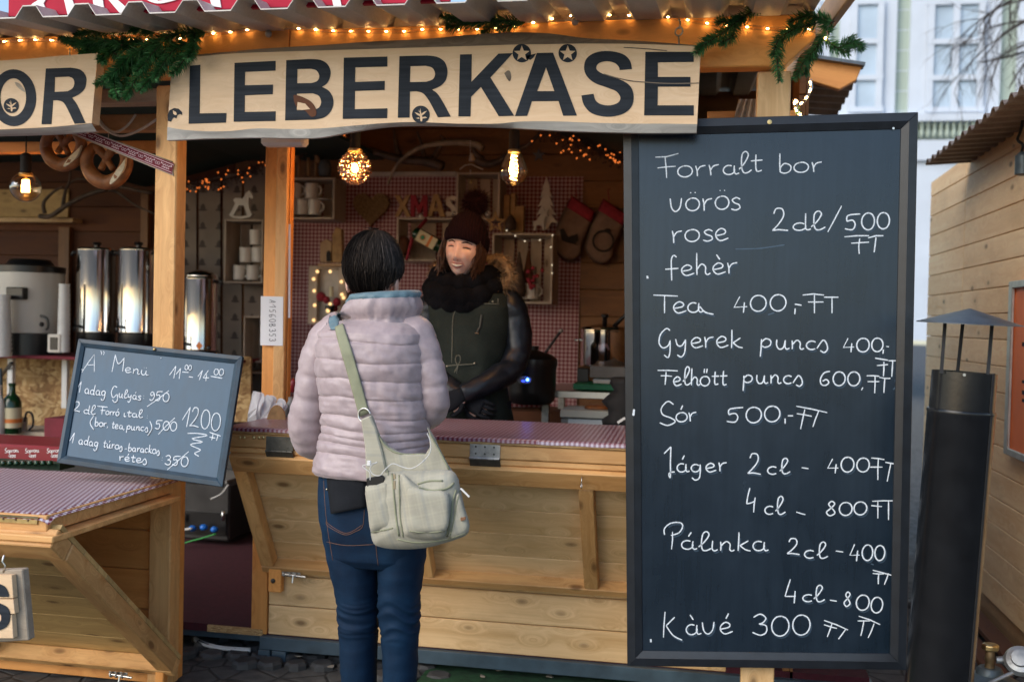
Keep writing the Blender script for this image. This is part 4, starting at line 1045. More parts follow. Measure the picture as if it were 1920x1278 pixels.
# plane tilts: top leans on the post, bottom stands out
nb_ = V((0, -cos(rad(17)), sin(rad(17))))
mq = [atp(x, y, p0, nb_) for x, y in cq]
MB_ = framed_board('menu_board', 'small tilted blue-black chalkboard with the A menu in Hungarian, nailed to the left post', 'chalkboard', mq, nb_, .028, .018, 'chalkboard_blue', 'board_frame_blue')
pm = Pen(p0 - nb_ * .011, nb_)
def ml(*runs, w=.0031, name='chalk_line'): return line(name, *runs, w=w, pen_=pm, par=MB_)
ml([(156, 694), (166, 679), (177, 664), (177, 680), (177, 697)], [(164, 684), (171, 684), (178, 683)], [(150, 690), (153, 692), (151, 696)], [(154, 692), (156, 694), (154, 698)], [(189, 658), (191, 661), (190, 665)], [(194, 658), (196, 661), (194, 665)],
   [(210, 697), (216.5, 665)], c_((216.5, 665), (222, 682), (233, 671)), [(233, 671), (230, 696)], ('enü', 234, 698, 277, 703, 10),
   [(318, 703), (330, 686)], [(330, 686), (326, 709)], [(330, 702), (339, 690)], [(339, 690), (336, 710)], [(342, 697), (354, 698)], [(354, 706), (362, 707)], [(371, 706), (380, 694)], [(380, 694), (374, 712)], [(391, 694), (381, 708)], [(381, 708), (392, 708)], [(388, 701), (386, 714)], [(395, 705), (417, 709)], w=.0030)
ml(('00', 346, 693, 359, 694, 5, 9), ('00', 400, 702, 419, 704, 6, 12), w=.0026)
ml([(145, 728), (153, 715)], [(153, 715), (149, 736)], ('adag', 158, 737, 198, 743, 10), c_((220, 726), (214, 724), (209, 735), (212, 745), (219, 739)), c_((220, 739), (220, 750), (215, 754), (211, 749)), ('ulyás', 222, 744, 264, 750, 8.5), (':', 267, 748, 273, 748, 7), ('950', 279, 750, 317, 753, 9, 17), [(276, 762), (296, 748), (317, 732)])
ml(('2', 136, 770, 150, 772, 9, 19), ('dl', 156, 774, 177, 777, 9), [(183, 761), (202, 763)], [(189, 769), (198, 769)], [(193, 762), (191, 777)], ('orró', 198, 777, 223, 779, 7.5), ('ital', 231, 780, 266, 783, 7.5), (':', 273, 784, 279, 784, 7))
ml(c_((176, 779), (169, 792), (176, 805)), ('bor,', 177, 798, 203, 800, 8), ('tea,', 209, 802, 234, 805, 8), ('puncz', 237, 804, 277, 808, 7.5), c_((281, 789), (285, 802), (277, 816)), ('500', 290, 804, 331, 808, 9, 17), [(297, 814), (312, 798), (328, 783)])
ml([(342, 787), (357, 763)], [(357, 763), (350, 800)], ('2', 355, 799, 373, 801, 18, 35), ('0', 375, 803, 393, 804, 18, 35), ('0', 394, 806, 413, 807, 18, 35), [(393, 810), (414, 817)], [(393, 819), (404, 821)], [(400, 812), (397, 825)], [(409, 815), (406, 826)],
   c_((352, 812), (370, 812), (389, 816), (360, 822), (380, 828), (357, 833), (376, 843), (365, 849), (373, 855)))
ml([(131, 826), (140, 811)], [(140, 811), (136, 830)], ('adag', 147, 831, 184, 838, 9), ('túroz', 193, 838, 229, 843, 8), [(234, 841), (238, 841)], ('barackoz', 240, 845, 299, 851, 8), (':', 302, 863, 308, 863, 8), ('350', 308, 871, 352, 875, 9, 18), [(314, 880), (334, 863), (354, 846)])
ml(('rétez', 223, 863, 275, 868, 8.5))
M().lathe([(.0055, 0), (.006, .003), (.003, .006)], atp(290, 655, p0, nb_), 12, nb_).mk('nail', 'brass', MB_, smooth=True)
M().lathe([(.002, 0), (.002, .001)], atp(302, 671, p0 - nb_ * .010, nb_), 8, nb_).mk('nail', 'chalk', MB_)

# permit paper on the middle post
PY = .1275
PP = T('paper_note', 'white paper slip with a handwritten vertical code taped to the middle post', 'note', at(510, 600, PY))
M().prism(px([(489, 555), (531, 556), (530, 648), (488, 647)], PY), (0, .0006, 0)).mk('sheet', 'paper', PP)
sts = []
chs = 'A1560B353'; hw2 = random.Random(5)
for i, ch in enumerate(chs):
    dig = ch in DG; wd, st = (DG if dig else GL)[ch]; k = 12 if dig else 7
    yy = 562 + i * 9.0
    for s_ in st:
        pts = [(517 - 12 + p[1] * k, yy + p[0] * (7.0 / max(wd, .5)) * .85) for p in s_]
        sts.append([(q.x, q.y) for q in cr(pts, 3)] if len(pts) > 2 else pts)
Pen((0, PY - .0003, 0), (0, -1, 0)).draw('handwriting', sts, .0022, PP, 'ink')
M().prism(px([(541, 420), (545, 420), (544, 596), (540, 596)], .148), (0, .0006, 0)).mk('paper_note', 'paper', label='narrow white paper edge fixed to the right side of the middle post', cat='note')

# ================================================================= rope light and bulbs along the beam
YR = -.515
rp = smooth([(-40, 84), (0, 79), (40, 76), (80, 75), (115, 77), (160, 80), (200, 79), (240, 75), (300, 74), (340, 72), (400, 63), (440, 60), (500, 52), (560, 54), (620, 58), (680, 59), (760, 59), (800, 55), (870, 56), (940, 52), (1000, 43), (1050, 33), (1090, 29), (1160, 29), (1240, 31), (1320, 43), (1350, 47), (1400, 51), (1460, 55), (1510, 55), (1530, 59), (1548, 68), (1545, 74)], 4)
RL = T('rope_light', 'clear rope light with warm bulbs fixed along the front beam', 'rope light', at(800, 60, YR))
M().tube(px(rp, YR), .0072, 8).mk('tube', 'rope_tube', RL, smooth=True)
tot = 0; nxt = 4; pts = px(rp, YR)
bl_mesh = None
def small_light(name, mat, p, r, par, d=None):
    global bl_mesh
    m = M(); dx = V((1, 0, 0)) if d is None else d.normalized()
    m.tube([p - dx * r * 1.8, p - dx * r * .8, p + dx * r * .8, p + dx * r * 1.8], [r * .5, r, r, r * .4], 6)
    return m.mk(name, mat, par, smooth=True)
acc_ = 0; last = pts[0]
for i in range(1, len(pts)):
    seg = (pts[i] - pts[i - 1]).length
    while acc_ + seg >= nxt * .01:
        t = (nxt * .01 - acc_) / seg; small_light('bulb', 'rope_bulb', pts[i - 1].lerp(pts[i], t), .0023, RL, pts[i] - pts[i - 1]); nxt += 6.2
    acc_ += seg
# loose coil past the beam end
RC = T('rope_light', 'curled end of the rope light dangling behind the beam end', 'rope light', at(1500, 170, -.3))
cp = [at(x, y, yy) for x, y, yy in ((1518, 150, -.25), (1520, 165, -.26), (1512, 183, -.27), (1500, 195, -.27), (1490, 188, -.27), (1492, 205, -.25), (1500, 215, -.2))]
cc_ = cr(cp, 5); M().tube(cc_, .007, 8).mk('tube', 'rope_tube', RC, smooth=True)
for i in range(2, len(cc_), 4): small_light('bulb', 'rope_bulb', cc_[i], .0032, RC, cc_[min(i + 1, len(cc_) - 1)] - cc_[i - 1])

# ================================================================= fir garlands (needles as geometry)
def fir(name, label, twigs, ln=.028, dens=900, seed=1, wd=.0016, grp=None, droop=.0):
    """twigs: list of point lists; needles brush out round each twig"""
    r = random.Random(seed); o = T(name, label, 'fir branch', twigs[0][0], grp)
    s_ = M()
    for tw in twigs: s_.tube(cr(tw, 4), .0022, 5)
    s_.mk('stem', 'pine_brown', o)
    vs = []; fs = []
    for tw in twigs:
        c = cr(tw, 6); L = sum((c[i + 1] - c[i]).length for i in range(len(c) - 1)); n = int(L * dens)
        for k in range(n):
            t = r.random() * (len(c) - 1.001); i = int(t); p = c[i].lerp(c[i + 1], t - i); d = (c[i + 1] - c[i]).normalized()
            x, y = mat_frame(d); a_ = r.random() * 2 * pi; out = (x * cos(a_) + y * sin(a_)) * r.uniform(.75, 1.0) + d * r.uniform(.45, .95) + V((0, 0, -droop))
            taper = min(1, (1.15 - t / (len(c) - 1)) * 2.5); out = out.normalized() * ln * r.uniform(.7, 1.1) * max(.45, taper)
            q = out.cross(V((r.uniform(-1, 1), r.uniform(-1, 1), r.uniform(-1, 1)))).normalized() * wd / 2
            b = len(vs); vs += [p - q, p + q, p + out * .6 + q * .9 , p + out, p + out * .6 - q * .9]; fs.append((b, b + 1, b + 2, b + 3, b + 4))
    m = M(); m.v = vs; m.f = fs; m.mk('needles', 'fir_needles', o, keep=True, kind='stuff')
    return o
def tw(pts, Y0, Y1): return [at(x, y, Y0 + (Y1 - Y0) * i / (len(pts) - 1)) for i, (x, y) in enumerate(pts)]
YG = -.57
fir('fir_garland', 'large bushy green fir bunch between the two hanging name boards', [
    tw([(385, 62), (350, 62), (310, 70), (270, 85)], -.55, YG), tw([(370, 68), (355, 95), (340, 120), (322, 140)], -.56, -.66), tw([(350, 80), (320, 100), (300, 130), (290, 148)], -.58, -.68),
    tw([(330, 80), (290, 110), (255, 150), (235, 185)], -.57, -.67), tw([(300, 90), (260, 110), (215, 140), (180, 160)], -.57, -.65), tw([(280, 100), (250, 130), (228, 160), (210, 180)], -.56, -.64),
    tw([(270, 80), (220, 80), (170, 84), (120, 76)], -.56, -.6), tw([(260, 95), (220, 90), (180, 95), (150, 98)], -.56, -.58), tw([(290, 62), (250, 55), (190, 58), (140, 66)], -.54, -.58), tw([(240, 70), (200, 100), (190, 115)], -.56, -.62),
    tw([(345, 100), (310, 125), (280, 150), (262, 170)], -.58, -.68), tw([(320, 65), (290, 95), (270, 120), (255, 135)], -.6, -.68), tw([(365, 60), (362, 90), (352, 110)], -.6, -.68),
    tw([(300, 75), (245, 105), (225, 125), (196, 150)], -.6, -.67), tw([(230, 85), (180, 75), (150, 82), (112, 72)], -.6, -.6), tw([(280, 90), (240, 120), (215, 150), (222, 185)], -.58, -.68), tw([(200, 75), (215, 100), (240, 120)], -.57, -.6)], .036, 2600, 2, .0030)
fir('fir_garland', 'small flat fir sprig over the middle of the rope light', [tw([(985, 42), (940, 38), (890, 42), (825, 30)], -.53, -.56), tw([(900, 40), (860, 48), (838, 52)], -.54, -.56), tw([(940, 40), (915, 55), (908, 64)], -.54, -.56), tw([(930, 38), (905, 28)], -.54, -.56), tw([(975, 42), (950, 50), (935, 53)], -.54, -.56), tw([(880, 42), (860, 34), (840, 36)], -.54, -.57)], .034, 2600, 4, .0024)
fir('fir_garland', 'fir sprig slanting down over the right end of the LEBERKÄSE board', [tw([(1425, 12), (1390, 35), (1355, 62), (1308, 92)], -.55, -.63), tw([(1400, 32), (1370, 42), (1345, 40)], -.56, -.6), tw([(1380, 45), (1372, 70), (1350, 80)], -.56, -.6), tw([(1345, 70), (1325, 80), (1305, 100)], -.58, -.64)], .035, 2300, 5, .0024)
fir('fir_garland', 'fir sprigs hanging round the right end of the front beam', [tw([(1560, 45), (1520, 30), (1480, 42)], -.54, -.56), tw([(1530, 45), (1480, 60), (1458, 100), (1462, 152)], -.55, -.62), tw([(1500, 50), (1462, 72), (1450, 105)], -.56, -.62), tw([(1560, 42), (1535, 34), (1500, 30)], -.55, -.55),
    tw([(1545, 70), (1570, 90), (1590, 82), (1617, 85)], -.5, -.54), tw([(1545, 62), (1530, 90), (1508, 115), (1490, 148)], -.46, -.48), tw([(1540, 85), (1520, 110), (1508, 140)], -.45, -.46), tw([(1555, 80), (1575, 95), (1590, 98)], -.5, -.52), tw([(1565, 40), (1545, 50), (1555, 60)], -.54, -.52), tw([(1590, 70), (1600, 78), (1617, 92)], -.5, -.52)], .036, 2300, 6, .0024)
fir('fir_garland', 'small fir tuft glimpsed behind the curled rope light', [tw([(1500, 198), (1494, 206), (1497, 212)], -.24, -.22)], .02, 900, 8)

# ================================================================= stove pipe in front of the board
PA, PB = at(1808, 697, -.86), at(1756, 1330, -.86)
ax_ = (PA - PB).normalized(); R0 = (at(1868, 705, -.86) - at(1747, 695, -.86)).length / 2
SP = T('stove_pipe', 'black enamelled stove pipe with a conical rain cap, in front of the chalkboard right edge', 'stove pipe', (PB.x, PB.y, 0))
Lp = (PA - PB).length; q = (PA - at(1806, 768, -.86)).length
M().lathe([(R0, -q - .006), (R0 * .998, -.0), (R0 * .96, -.0), (R0 * .96, -.3)], PA, 48, ax_, caps=False).mk('upper_pipe', 'pipe_enamel', SP, smooth=True, angle=50)
M().lathe([(R0 * 1.045, -q - 1.1), (R0 * 1.045, -q - .012), (R0 * 1.07, -q - .006), (R0 * 1.045, -q), (R0 * 1.0, -q + .001)], PA, 48, ax_, caps=False).mk('lower_pipe', 'pipe_enamel', SP, smooth=True, angle=50)
xx, yy = mat_frame(ax_)
seam = M(); sdir = (xx * .62 - V((0, 1, 0)) * .78); sdir = V((.72, -.69, 0))
seam.bar(PA + sdir * R0 * 1.0 - ax_ * .0, PA + sdir * R0 * 1.0 - ax_ * q, .010, .004, sdir); seam.mk('seam', 'black_matt', SP)
M().bar(PA + sdir * R0 * 1.045 - ax_ * q, PA + sdir * R0 * 1.045 - ax_ * (q + 1.0), .008, .004, sdir).mk('seam', 'black_matt', SP)
M().lathe([(.004, 0), (.004, .002)], at(1808, 702.5, -.86 - R0), 10, V((0, -1, 0))).mk('rivet', 'steel', SP)
capc = at(1817, 606, -.86); cr0 = (at(1915, 606, -.86) - at(1718, 603, -.86)).length / 2
cax = (ax_ + V((-.02, -.02, 0))).normalized(); hgt = .040
M().lathe([(cr0, -.002), (cr0, 0), (.002, hgt)], capc, 56, cax).mk('rain_cap', 'cap_metal', SP, smooth=True, angle=20)
for a_, b_ in (((1772, 604), (1765, 700)), ((1860, 610), (1852, 704))):
    M().bar(at(*a_, -.86 - .02) , at(*b_, -.86 - R0 * .7), .0028, .009, V((1, 0, 0))).mk('cap_strut', 'black_matt', SP)
M().bar(capc + V((.0, .07, 0)), PA + V((0, R0 * .95, -.01)), .0028, .009, V((1, 0, 0))).mk('cap_strut', 'black_matt', SP)

# ================================================================= right hut
HX = 1.30
HY0 = atx(1733, 330, HX).y
RH = T('wooden_hut', 'pale timber hut with corrugated roof at the right edge', 'wooden hut', (HX + .5, .8, 0))
# planks: horizontal boards along Y, staggered in two lengths
zb = .16; ph = .119; k = 0
hyA = atx(1738, 600, HX).y; seamy = atx(1806, 500, HX).y
z = .10
def roofz(y): # underside line of the roof along the wall
    return rz0 + (rz1 - rz0) * (y - ry0) / (ry1 - ry0)
p_a = atx(1742, 345, HX); p_b = atx(1920, 215, HX); ry0, rz0, ry1, rz1 = p_a.y, p_a.z, p_b.y, p_b.z
for zk in range(22):
    z0 = .12 + zk * ph; z1 = z0 + ph - .003
    for (ya, yb) in ((-.6, seamy - .0015), (seamy + .0015, hyA)):
        if ya > yb: ya, yb = yb, ya
        # cut the top along the roof line
        ta = min(z1, roofz(ya)); tb_ = min(z1, roofz(yb))
        if max(ta, tb_) <= z0 + .005: continue
        ta = max(ta, z0 + .002); tb_ = max(tb_, z0 + .002)
        dxx = .0 if yb <= seamy else .0
        off = 0
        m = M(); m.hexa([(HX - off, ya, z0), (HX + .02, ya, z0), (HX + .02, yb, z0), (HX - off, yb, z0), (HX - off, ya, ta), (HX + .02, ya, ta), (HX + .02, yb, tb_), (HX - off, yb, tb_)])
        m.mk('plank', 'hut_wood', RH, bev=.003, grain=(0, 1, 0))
box1('wall_backing', 'wood_brown', RH, (HX + .021, -.6, .1), (HX + .04, hyA - .01, 1.9))
box1('foundation', 'wood_brown', RH, (HX + .01, -.6, .0), (HX + .04, hyA - .01, .12))
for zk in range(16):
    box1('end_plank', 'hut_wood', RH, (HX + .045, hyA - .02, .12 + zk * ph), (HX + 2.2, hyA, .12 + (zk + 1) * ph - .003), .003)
# roof: corrugated sheet whose slope falls toward the back (pitch along Y), edge seen from below
ep = [(1920, 150), (1735, 318)]
EX = HX - .22
eA = atx(1922, 168, EX); eB = atx(1733, 312, EX)
def hz(y): return eA.z + (eB.z - eA.z) * (y - eA.y) / (eB.y - eA.y)
Yst, Yen = -.6, eB.y; per = (Yen - eA.y) / 14.0
m = M(); ys = []; y = Yst
while y < Yen:
    for f_, a_ in ((0, .022), (.25, .022), (.45, 0), (.8, 0)): ys.append((y + per * f_, a_))
    y += per
ys = [q for q in ys if q[0] <= Yen]
for th in (0, .004):
    vs = []; fs = []
    for y, a_ in ys: vs += [(EX, y, hz(y) + a_ + th), (HX + 2.2, y, hz(y) + a_ + th + .15)]
    for i in range(len(ys) - 1): fs.append((2 * i, 2 * i + 1, 2 * i + 3, 2 * i + 2))
    m.add(vs, fs)
vs = []; fs = []
for y, a_ in ys: vs += [(EX, y, hz(y) + a_), (EX, y, hz(y) + a_ + .006)]
for i in range(len(ys) - 1): fs.append((2 * i, 2 * i + 2, 2 * i + 3, 2 * i + 1))
m.add(vs, fs); m.mk('roof_sheet', 'roof_sheet_brown', RH, keep=True)
# poster with frame
POX = HX - .03
def pox(x, y, X=POX): return atx(x, y, X)
PO = T('poster', 'orange poster in a grey metal frame on the right hut wall', 'poster', pox(1915, 850))
A_p, B_p = pox(1898, 528), pox(1895, 853)
y_near = -.1
M().hexa([(POX, A_p.y, B_p.z), (POX, y_near, B_p.z), (POX + .018, y_near, B_p.z), (POX + .018, A_p.y, B_p.z), (POX, A_p.y, A_p.z), (POX, y_near, A_p.z), (POX + .018, y_near, A_p.z), (POX + .018, A_p.y, A_p.z)]).mk('sheet', 'poster_orange', PO)
fwid = .05
for (y0_, y1_, z0_, z1_) in ((A_p.y - fwid, A_p.y, B_p.z, A_p.z), (y_near, A_p.y - fwid - .001, A_p.z - .03, A_p.z), (y_near, A_p.y - fwid - .001, B_p.z, B_p.z + .03)):
    box1('frame_rail', 'poster_frame', PO, (POX - .014, y0_, z0_), (POX - .001, y1_, z1_), .003)
for (zz, hh) in ((645, 8), (715, 6), (735, 8), (750, 6)):
    c = pox(1918, zz, POX); M().box(c + V((-.003, -.06, -.004 * hh / 4)), c + V((-.0006, .004, .004 * hh / 4))).mk('print', 'dark_print', PO)
# lantern hook hanging at the roof of the right hut
HL = T('hanging_lamp', 'dark lamp on a twisted cable under the right hut roof, at the picture edge', 'lamp', atx(1916, 300, HX - .06))
M().tube(cr([atx(x, y, HX - .06) for x, y in ((1918, 222), (1914, 245), (1908, 262), (1918, 272), (1914, 290))], 4), .006, 6).mk('cable', 'black_matt', HL, smooth=True)
c = atx(1918, 306, HX - .06); M().lathe([(.012, -.05), (.03, -.045), (.03, .03), (.014, .045)], c, 16).mk('housing', 'gas_blue', HL, smooth=True, angle=40)
# gas bottle valve and regulator bottom right
GV = T('gas_cylinder', 'gas bottle with a brass valve and grey regulator at the bottom right corner', 'gas bottle', (at(1862, 1270, -.1).x, -.1, 0))
gc_ = at(1856, 1262, -.1)
M().lathe([(.15, -.56), (.15, -.10), (.12, -.035), (.045, -.0), (.043, .012), (.035, .022)], gc_, 32).mk('cylinder', 'gas_blue', GV, smooth=True, angle=40)
vt = at(1856, 1240, -.1)
M().lathe([(.015, -.05), (.017, -.02), (.014, .0), (.018, .008), (.015, .03), (.012, .05), (.012, .06)], vt, 16).mk('valve_body', 'old_brass', GV, smooth=True, angle=40)
M().lathe([(.024, 0), (.028, .004), (.028, .017), (.022, .022)], at(1857, 1218, -.1), 8).mk('valve_knob', 'brass', GV, bev=.001)
M().lathe([(.012, 0), (.013, .02), (.017, .024), (.017, .04), (.012, .045), (.012, .07)], at(1868, 1236, -.1), 12, V((1, -.1, .05))).mk('nozzle', 'gas_grey', GV, smooth=True, angle=40)
M().lathe([(.050, -.012), (.053, 0), (.045, .016), (.03, .02), (.028, .03), (.01, .032)], at(1914, 1238, -.14), 28, V((-.25, -.75, .6))).mk('regulator', 'gas_grey', GV, smooth=True, angle=40)
M().tube(cr([at(1925, 1250, -.14), at(1895, 1262, -.16), at(1860, 1278, -.18), at(1840, 1290, -.2)], 5), .007, 8).mk('hose', 'gas_grey', GV, smooth=True)
# small pallet/planks by the right hut base
WD = T('timber_stack', 'dark planks lying on the cobbles beside the right hut', 'planks', (1.15, 1.0, 0))
for i, (y0, y1) in enumerate(((.35, 1.55), (.5, 1.6))):
    M().hexa([(1.10 + i * .09, y0, .01 + .03 * i), (1.18 + i * .09, y0, .01 + .03 * i), (1.18 + i * .09, y1, .01 + .03 * i), (1.10 + i * .09, y1, .01 + .03 * i), (1.10 + i * .09, y0, .035 + .03 * i), (1.18 + i * .09, y0, .035 + .03 * i), (1.18 + i * .09, y1, .035 + .03 * i), (1.10 + i * .09, y1, .035 + .03 * i)]).mk('plank', 'wood_dark', WD, bev=.003)

# ================================================================= hut behind the beam end (gable corner)
BH = T('wooden_hut', 'corner of another hut roof with corrugated underside behind the stall', 'wooden hut', at(1560, 200, 1.6) * 1.0 - V((0, 0, at(1560, 200, 1.6).z)))
Yh = 1.5
m = M(); m.prism(px([(1450, 112), (1535, 106), (1617, 124), (1606, 150), (1574, 168), (1450, 130)], Yh), (0, .05, 0)); m.mk('gable_board', 'wood_orange', BH, bev=.004, grain=(1, 0, -.2))
m = M(); A0, A1, B0, B1 = at(1480, 140, Yh + .02), at(1570, 168, Yh + .02), at(1470, 205, Yh + 1.0), at(1617, 127, Yh + .02)
# underside sheet receding
k = 10
C0 = at(1470, 140, Yh + .055); C1 = at(1610, 146, Yh + .055); D0 = at(1470, 214, Yh + .9); D1 = at(1568, 222, Yh + .9)
vs = []; fs = []
for j in range(25):
    t = j / 24; a_ = .020 if j % 4 in (0, 1) else 0
    for s_ in range(2):
        p = (C0.lerp(C1, s_)).lerp(D0.lerp(D1, s_), t) + V((0, 0, a_)); vs.append(p)
for j in range(24): fs.append((2 * j, 2 * j + 1, 2 * j + 3, 2 * j + 2))
m.add(vs, fs); m.add([v + V((0, 0, .006)) for v in vs], fs); m.mk('roof_sheet', 'roof_sheet_brown', BH, keep=True)
M().bar(at(1450, 98, Yh), at(1620, 124, Yh), .016, .09, V((0, 1, 0))).mk('ridge_strip', 'cap_metal', BH)

# ================================================================= town building far behind
YT = 17.0
TB = T('town_building', 'pale green and white facade with tall windows and a balustrade behind the huts', 'building', V((at(1700, 300, YT).x, YT, 0)))
def tp(x, y, Y=YT): return at(x, y, Y)
def tbox(name, mat, x0, y0, x1, y1, dep, proud=0.0, par=TB, bev=0):
    lo, hi = bx(x0, y0, x1, y1, YT - proud, dep); return box1(name, mat, par, lo, hi, bev)
tbox('wall', 'building_green', 900, -400, 2700, 640, .4)
XW = [(1595, 1668), (1735, 1848), (1915, 2030), (2100, 2210)]
# windows
def window(x0, x1, y0, y1, cols):
    w_ = tbox('window_surround', 'building_white', x0 - 26, y0 - 20, x1 + 26, y1 + 10, .12, .121)
    ORG[w_.name] = ORG[TB.name]
    tbox('pane', 'window_glass', x0, y0, x1, y1, .02, .150, w_)
    tbox('curtain', 'curtain', x0 + 4, y0 + 4, x1 - 4, y1 - 2, .01, .128, w_)
    for i in range(cols + 1):
        x = x0 + (x1 - x0) * i / cols; tbox('mullion', 'building_white', x - 6, y0 - 4, x + 6, y1 + 4, .06, .215, w_)
    for y in (y0 - 2, y0 + (y1 - y0) * .36, y0 + (y1 - y0) * .7, y1):
        tbox('transom', 'building_white', x0 - 6, y - 5, x1 + 6, y + 5, .05, .220, w_)
window(1600, 1650, 5, 205, 1); window(1745, 1840, 5, 205, 2); window(1935, 2030, 5, 205, 2); window(1460, 1530, 5, 205, 2)
for i, y in enumerate(range(-20, 230, 38)): tbox('groove_band', 'building_white', 1672, y, 1716, y + 1.6, .012, .006)
for x in (1672, 1716, 1868): tbox('pilaster', 'building_white', x - 9, -40, x + 9, 212, .14, .125)
tbox('cornice', 'building_white', 1400, 212, 2200, 226, .35, .36)
tbox('cornice', 'building_white', 1400, 262, 2200, 300, .3, .31)
for x in range(1560, 1960, 12):
    p = tp(x, 259, YT - .25); h_ = tp(x, 228, YT - .25).z - p.z
    M().lathe([(.03, 0), (.045, h_ * .3), (.02, h_ * .6), (.035, h_ * .85), (.03, h_)], p, 8).mk('baluster', 'building_green', TB, smooth=True)
tbox('lower_wall', 'building_white', 1400, 301, 2200, 640, .2, .21)
# bare tree branches in front of it
BT = T('bare_tree', 'bare dark twigs of a leafless tree hanging in at the top right', 'tree', V((at(2100, 300, 9).x, 9, 0)))
rb = random.Random(21); m = M()
def grow(p, d, L, r, lev):
    n = 5; pts = [p]; 
    for i in range(n):
        d = (d + V((rb.uniform(-1, 1), rb.uniform(-.4, .4), rb.uniform(-1, 1))) * .22 + V((0, 0, -.05 * lev))).normalized(); p = p + d * L / n; pts.append(p)
    m.tube(pts, [r * (1 - .6 * i / n) for i in range(n + 1)], 5 if lev < 3 else 3, caps=False)
    if lev < 4:
        for k_ in range(4 if lev < 3 else 3):
            i = rb.randrange(1, n + 1); dd = (d + V((rb.uniform(-1, 1), rb.uniform(-.5, .5), rb.uniform(-1.1, .8)))).normalized(); grow(pts[i], dd, L * rb.uniform(.45, .7), r * .45, lev + 1)
b0 = at(2000, 20, 9)
tx = at(2100, 300, 9).x
M().tube([(tx, 9, 0), (tx, 9, 3.5), (tx - .1, 9, 7.5)], [.2, .15, .06], 10).mk('trunk', 'branch', BT, smooth=True)
grow(at(2090, -40, 9), (at(1890, 40, 9) - at(2090, -40, 9)).normalized(), 1.1, .032, 0)
grow(at(2010, -60, 9), (at(1880, 0, 9) - at(2010, -60, 9)).normalized(), .9, .026, 0)
grow(at(2060, 40, 9), (at(1860, 70, 9) - at(2060, 40, 9)).normalized(), 1.1, .022, 1)
grow(at(1960, 20, 9), (at(1750, 60, 9) - at(1960, 20, 9)).normalized(), .9, .012, 2)
for (xa, ya, xb, yb, L) in ((2080, 20, 1900, 90, 1.2), (2060, -20, 1820, 30, 1.3), (1990, 90, 1800, 110, .9), (2000, -80, 1780, -10, 1.1), (1980, 60, 1850, 140, .8)):
    grow(at(xa, ya, 9), (at(xb, yb, 9) - at(xa, ya, 9)).normalized(), L, .02, 1)
m.mk('branches', 'branch', BT, keep=True)
# ================================================================= stall interior, back wall dressing
YW = BW - .004
def flat(name, mat, parent, pts, Y, dep=.004, **k):
    o = pprism(pts, Y, dep).mk(name, mat, parent, **k); cloth_gco(o, lambda p: p.x, lambda p: p.z); return o
def solo(m, name, mat, label, cat, group=None, **k): return m.mk(name, mat, None, label=label, cat=cat, group=group, **k)
flat('gingham_panel', 'gingham_wall', ST, [(545, 395), (640, 331), (1094, 331), (1086, 560), (1080, 800), (545, 800)], YW - .012)
for i, (a_, b_) in enumerate(((331, 368), (373, 413), (418, 453), (458, 500), (505, 545))):
    flat('wallpaper_strip', 'wallpaper', ST, [(a_, 350 - i * 10), (b_, 340 - i * 10), (b_, 900), (a_, 900)], YW - .012)
pb1('wall_batten', 'white_wood', ST, 640, 322, 855, 330, YW - .04, .03)
pb1('wall_stud', 'back_wood', ST, 108, 425, 128, 670, BW - .05, .045); pb1('wall_stud', 'back_wood', ST, 262, 360, 276, 640, BW - .05, .045)
pb1('wall_ledge', 'wood_pale', ST, -60, 408, 136, 416, BW - .12, .11)
pb1('wall_panel', 'wood_olive', ST, -60, 355, 128, 407, BW - .02, .016)

def crate(label, x0, y0, x1, y1, Yf, dep, slats=3, mat='crate_wood', grp='small crates used as wall shelves'):
    lo, hi = bx(x0, y0, x1, y1, Yf, dep); t = .012
    o = T('wall_crate', label, 'crate', ((lo[0] + hi[0]) / 2, Yf, lo[2]), grp)
    box1('side_board', mat, o, (lo[0], Yf, lo[2]), (lo[0] + t, hi[1], hi[2]), .002); box1('side_board', mat, o, (hi[0] - t, Yf, lo[2]), (hi[0], hi[1], hi[2]), .002)
    box1('top_board', mat, o, (lo[0] + t + .001, Yf, hi[2] - t), (hi[0] - t - .001, hi[1], hi[2]), .002); box1('bottom_board', mat, o, (lo[0] + t + .001, Yf, lo[2]), (hi[0] - t - .001, hi[1], lo[2] + t), .002)
    W_ = (hi[0] - lo[0] - 2 * t) / slats
    for i in range(slats):
        a_ = lo[0] + t + i * W_
        box1('slat', mat, o, (a_ + W_ * .1, hi[1] - .007, lo[2] + t + .001), (a_ + W_ * .9, hi[1] - .001, hi[2] - t - .001), .001)
    return lo, hi
cA = crate('shelf crate holding two rows of white mugs, right of the middle post', 540, 333, 627, 411, 2.05, .2, 4)
cB = crate('tall dim crate with mugs under the rocking horse', 420, 411, 493, 531, 2.05, .2, 3)
cC = crate('crate under the wooden XMA letters with a label bottle inside', 743, 408, 872, 490, 2.05, .2, 2)
cD = crate('upright crate above the beanie, topmost on the gingham wall', 855, 323, 937, 412, 2.05, .2, 3)
cE = crate('big crate right of the vendor with a mug and a brown cone tree', 922, 437, 1036, 569, 2.0, .24, 4)
cF = crate('low pale crate half hidden left of the middle post, beneath the mug crate', 456, 592, 500, 676, 2.05, .2, 2)
cG = crate('small pale box at the counter end left of the middle post', 452, 676, 500, 700, 2.0, .2, 2)
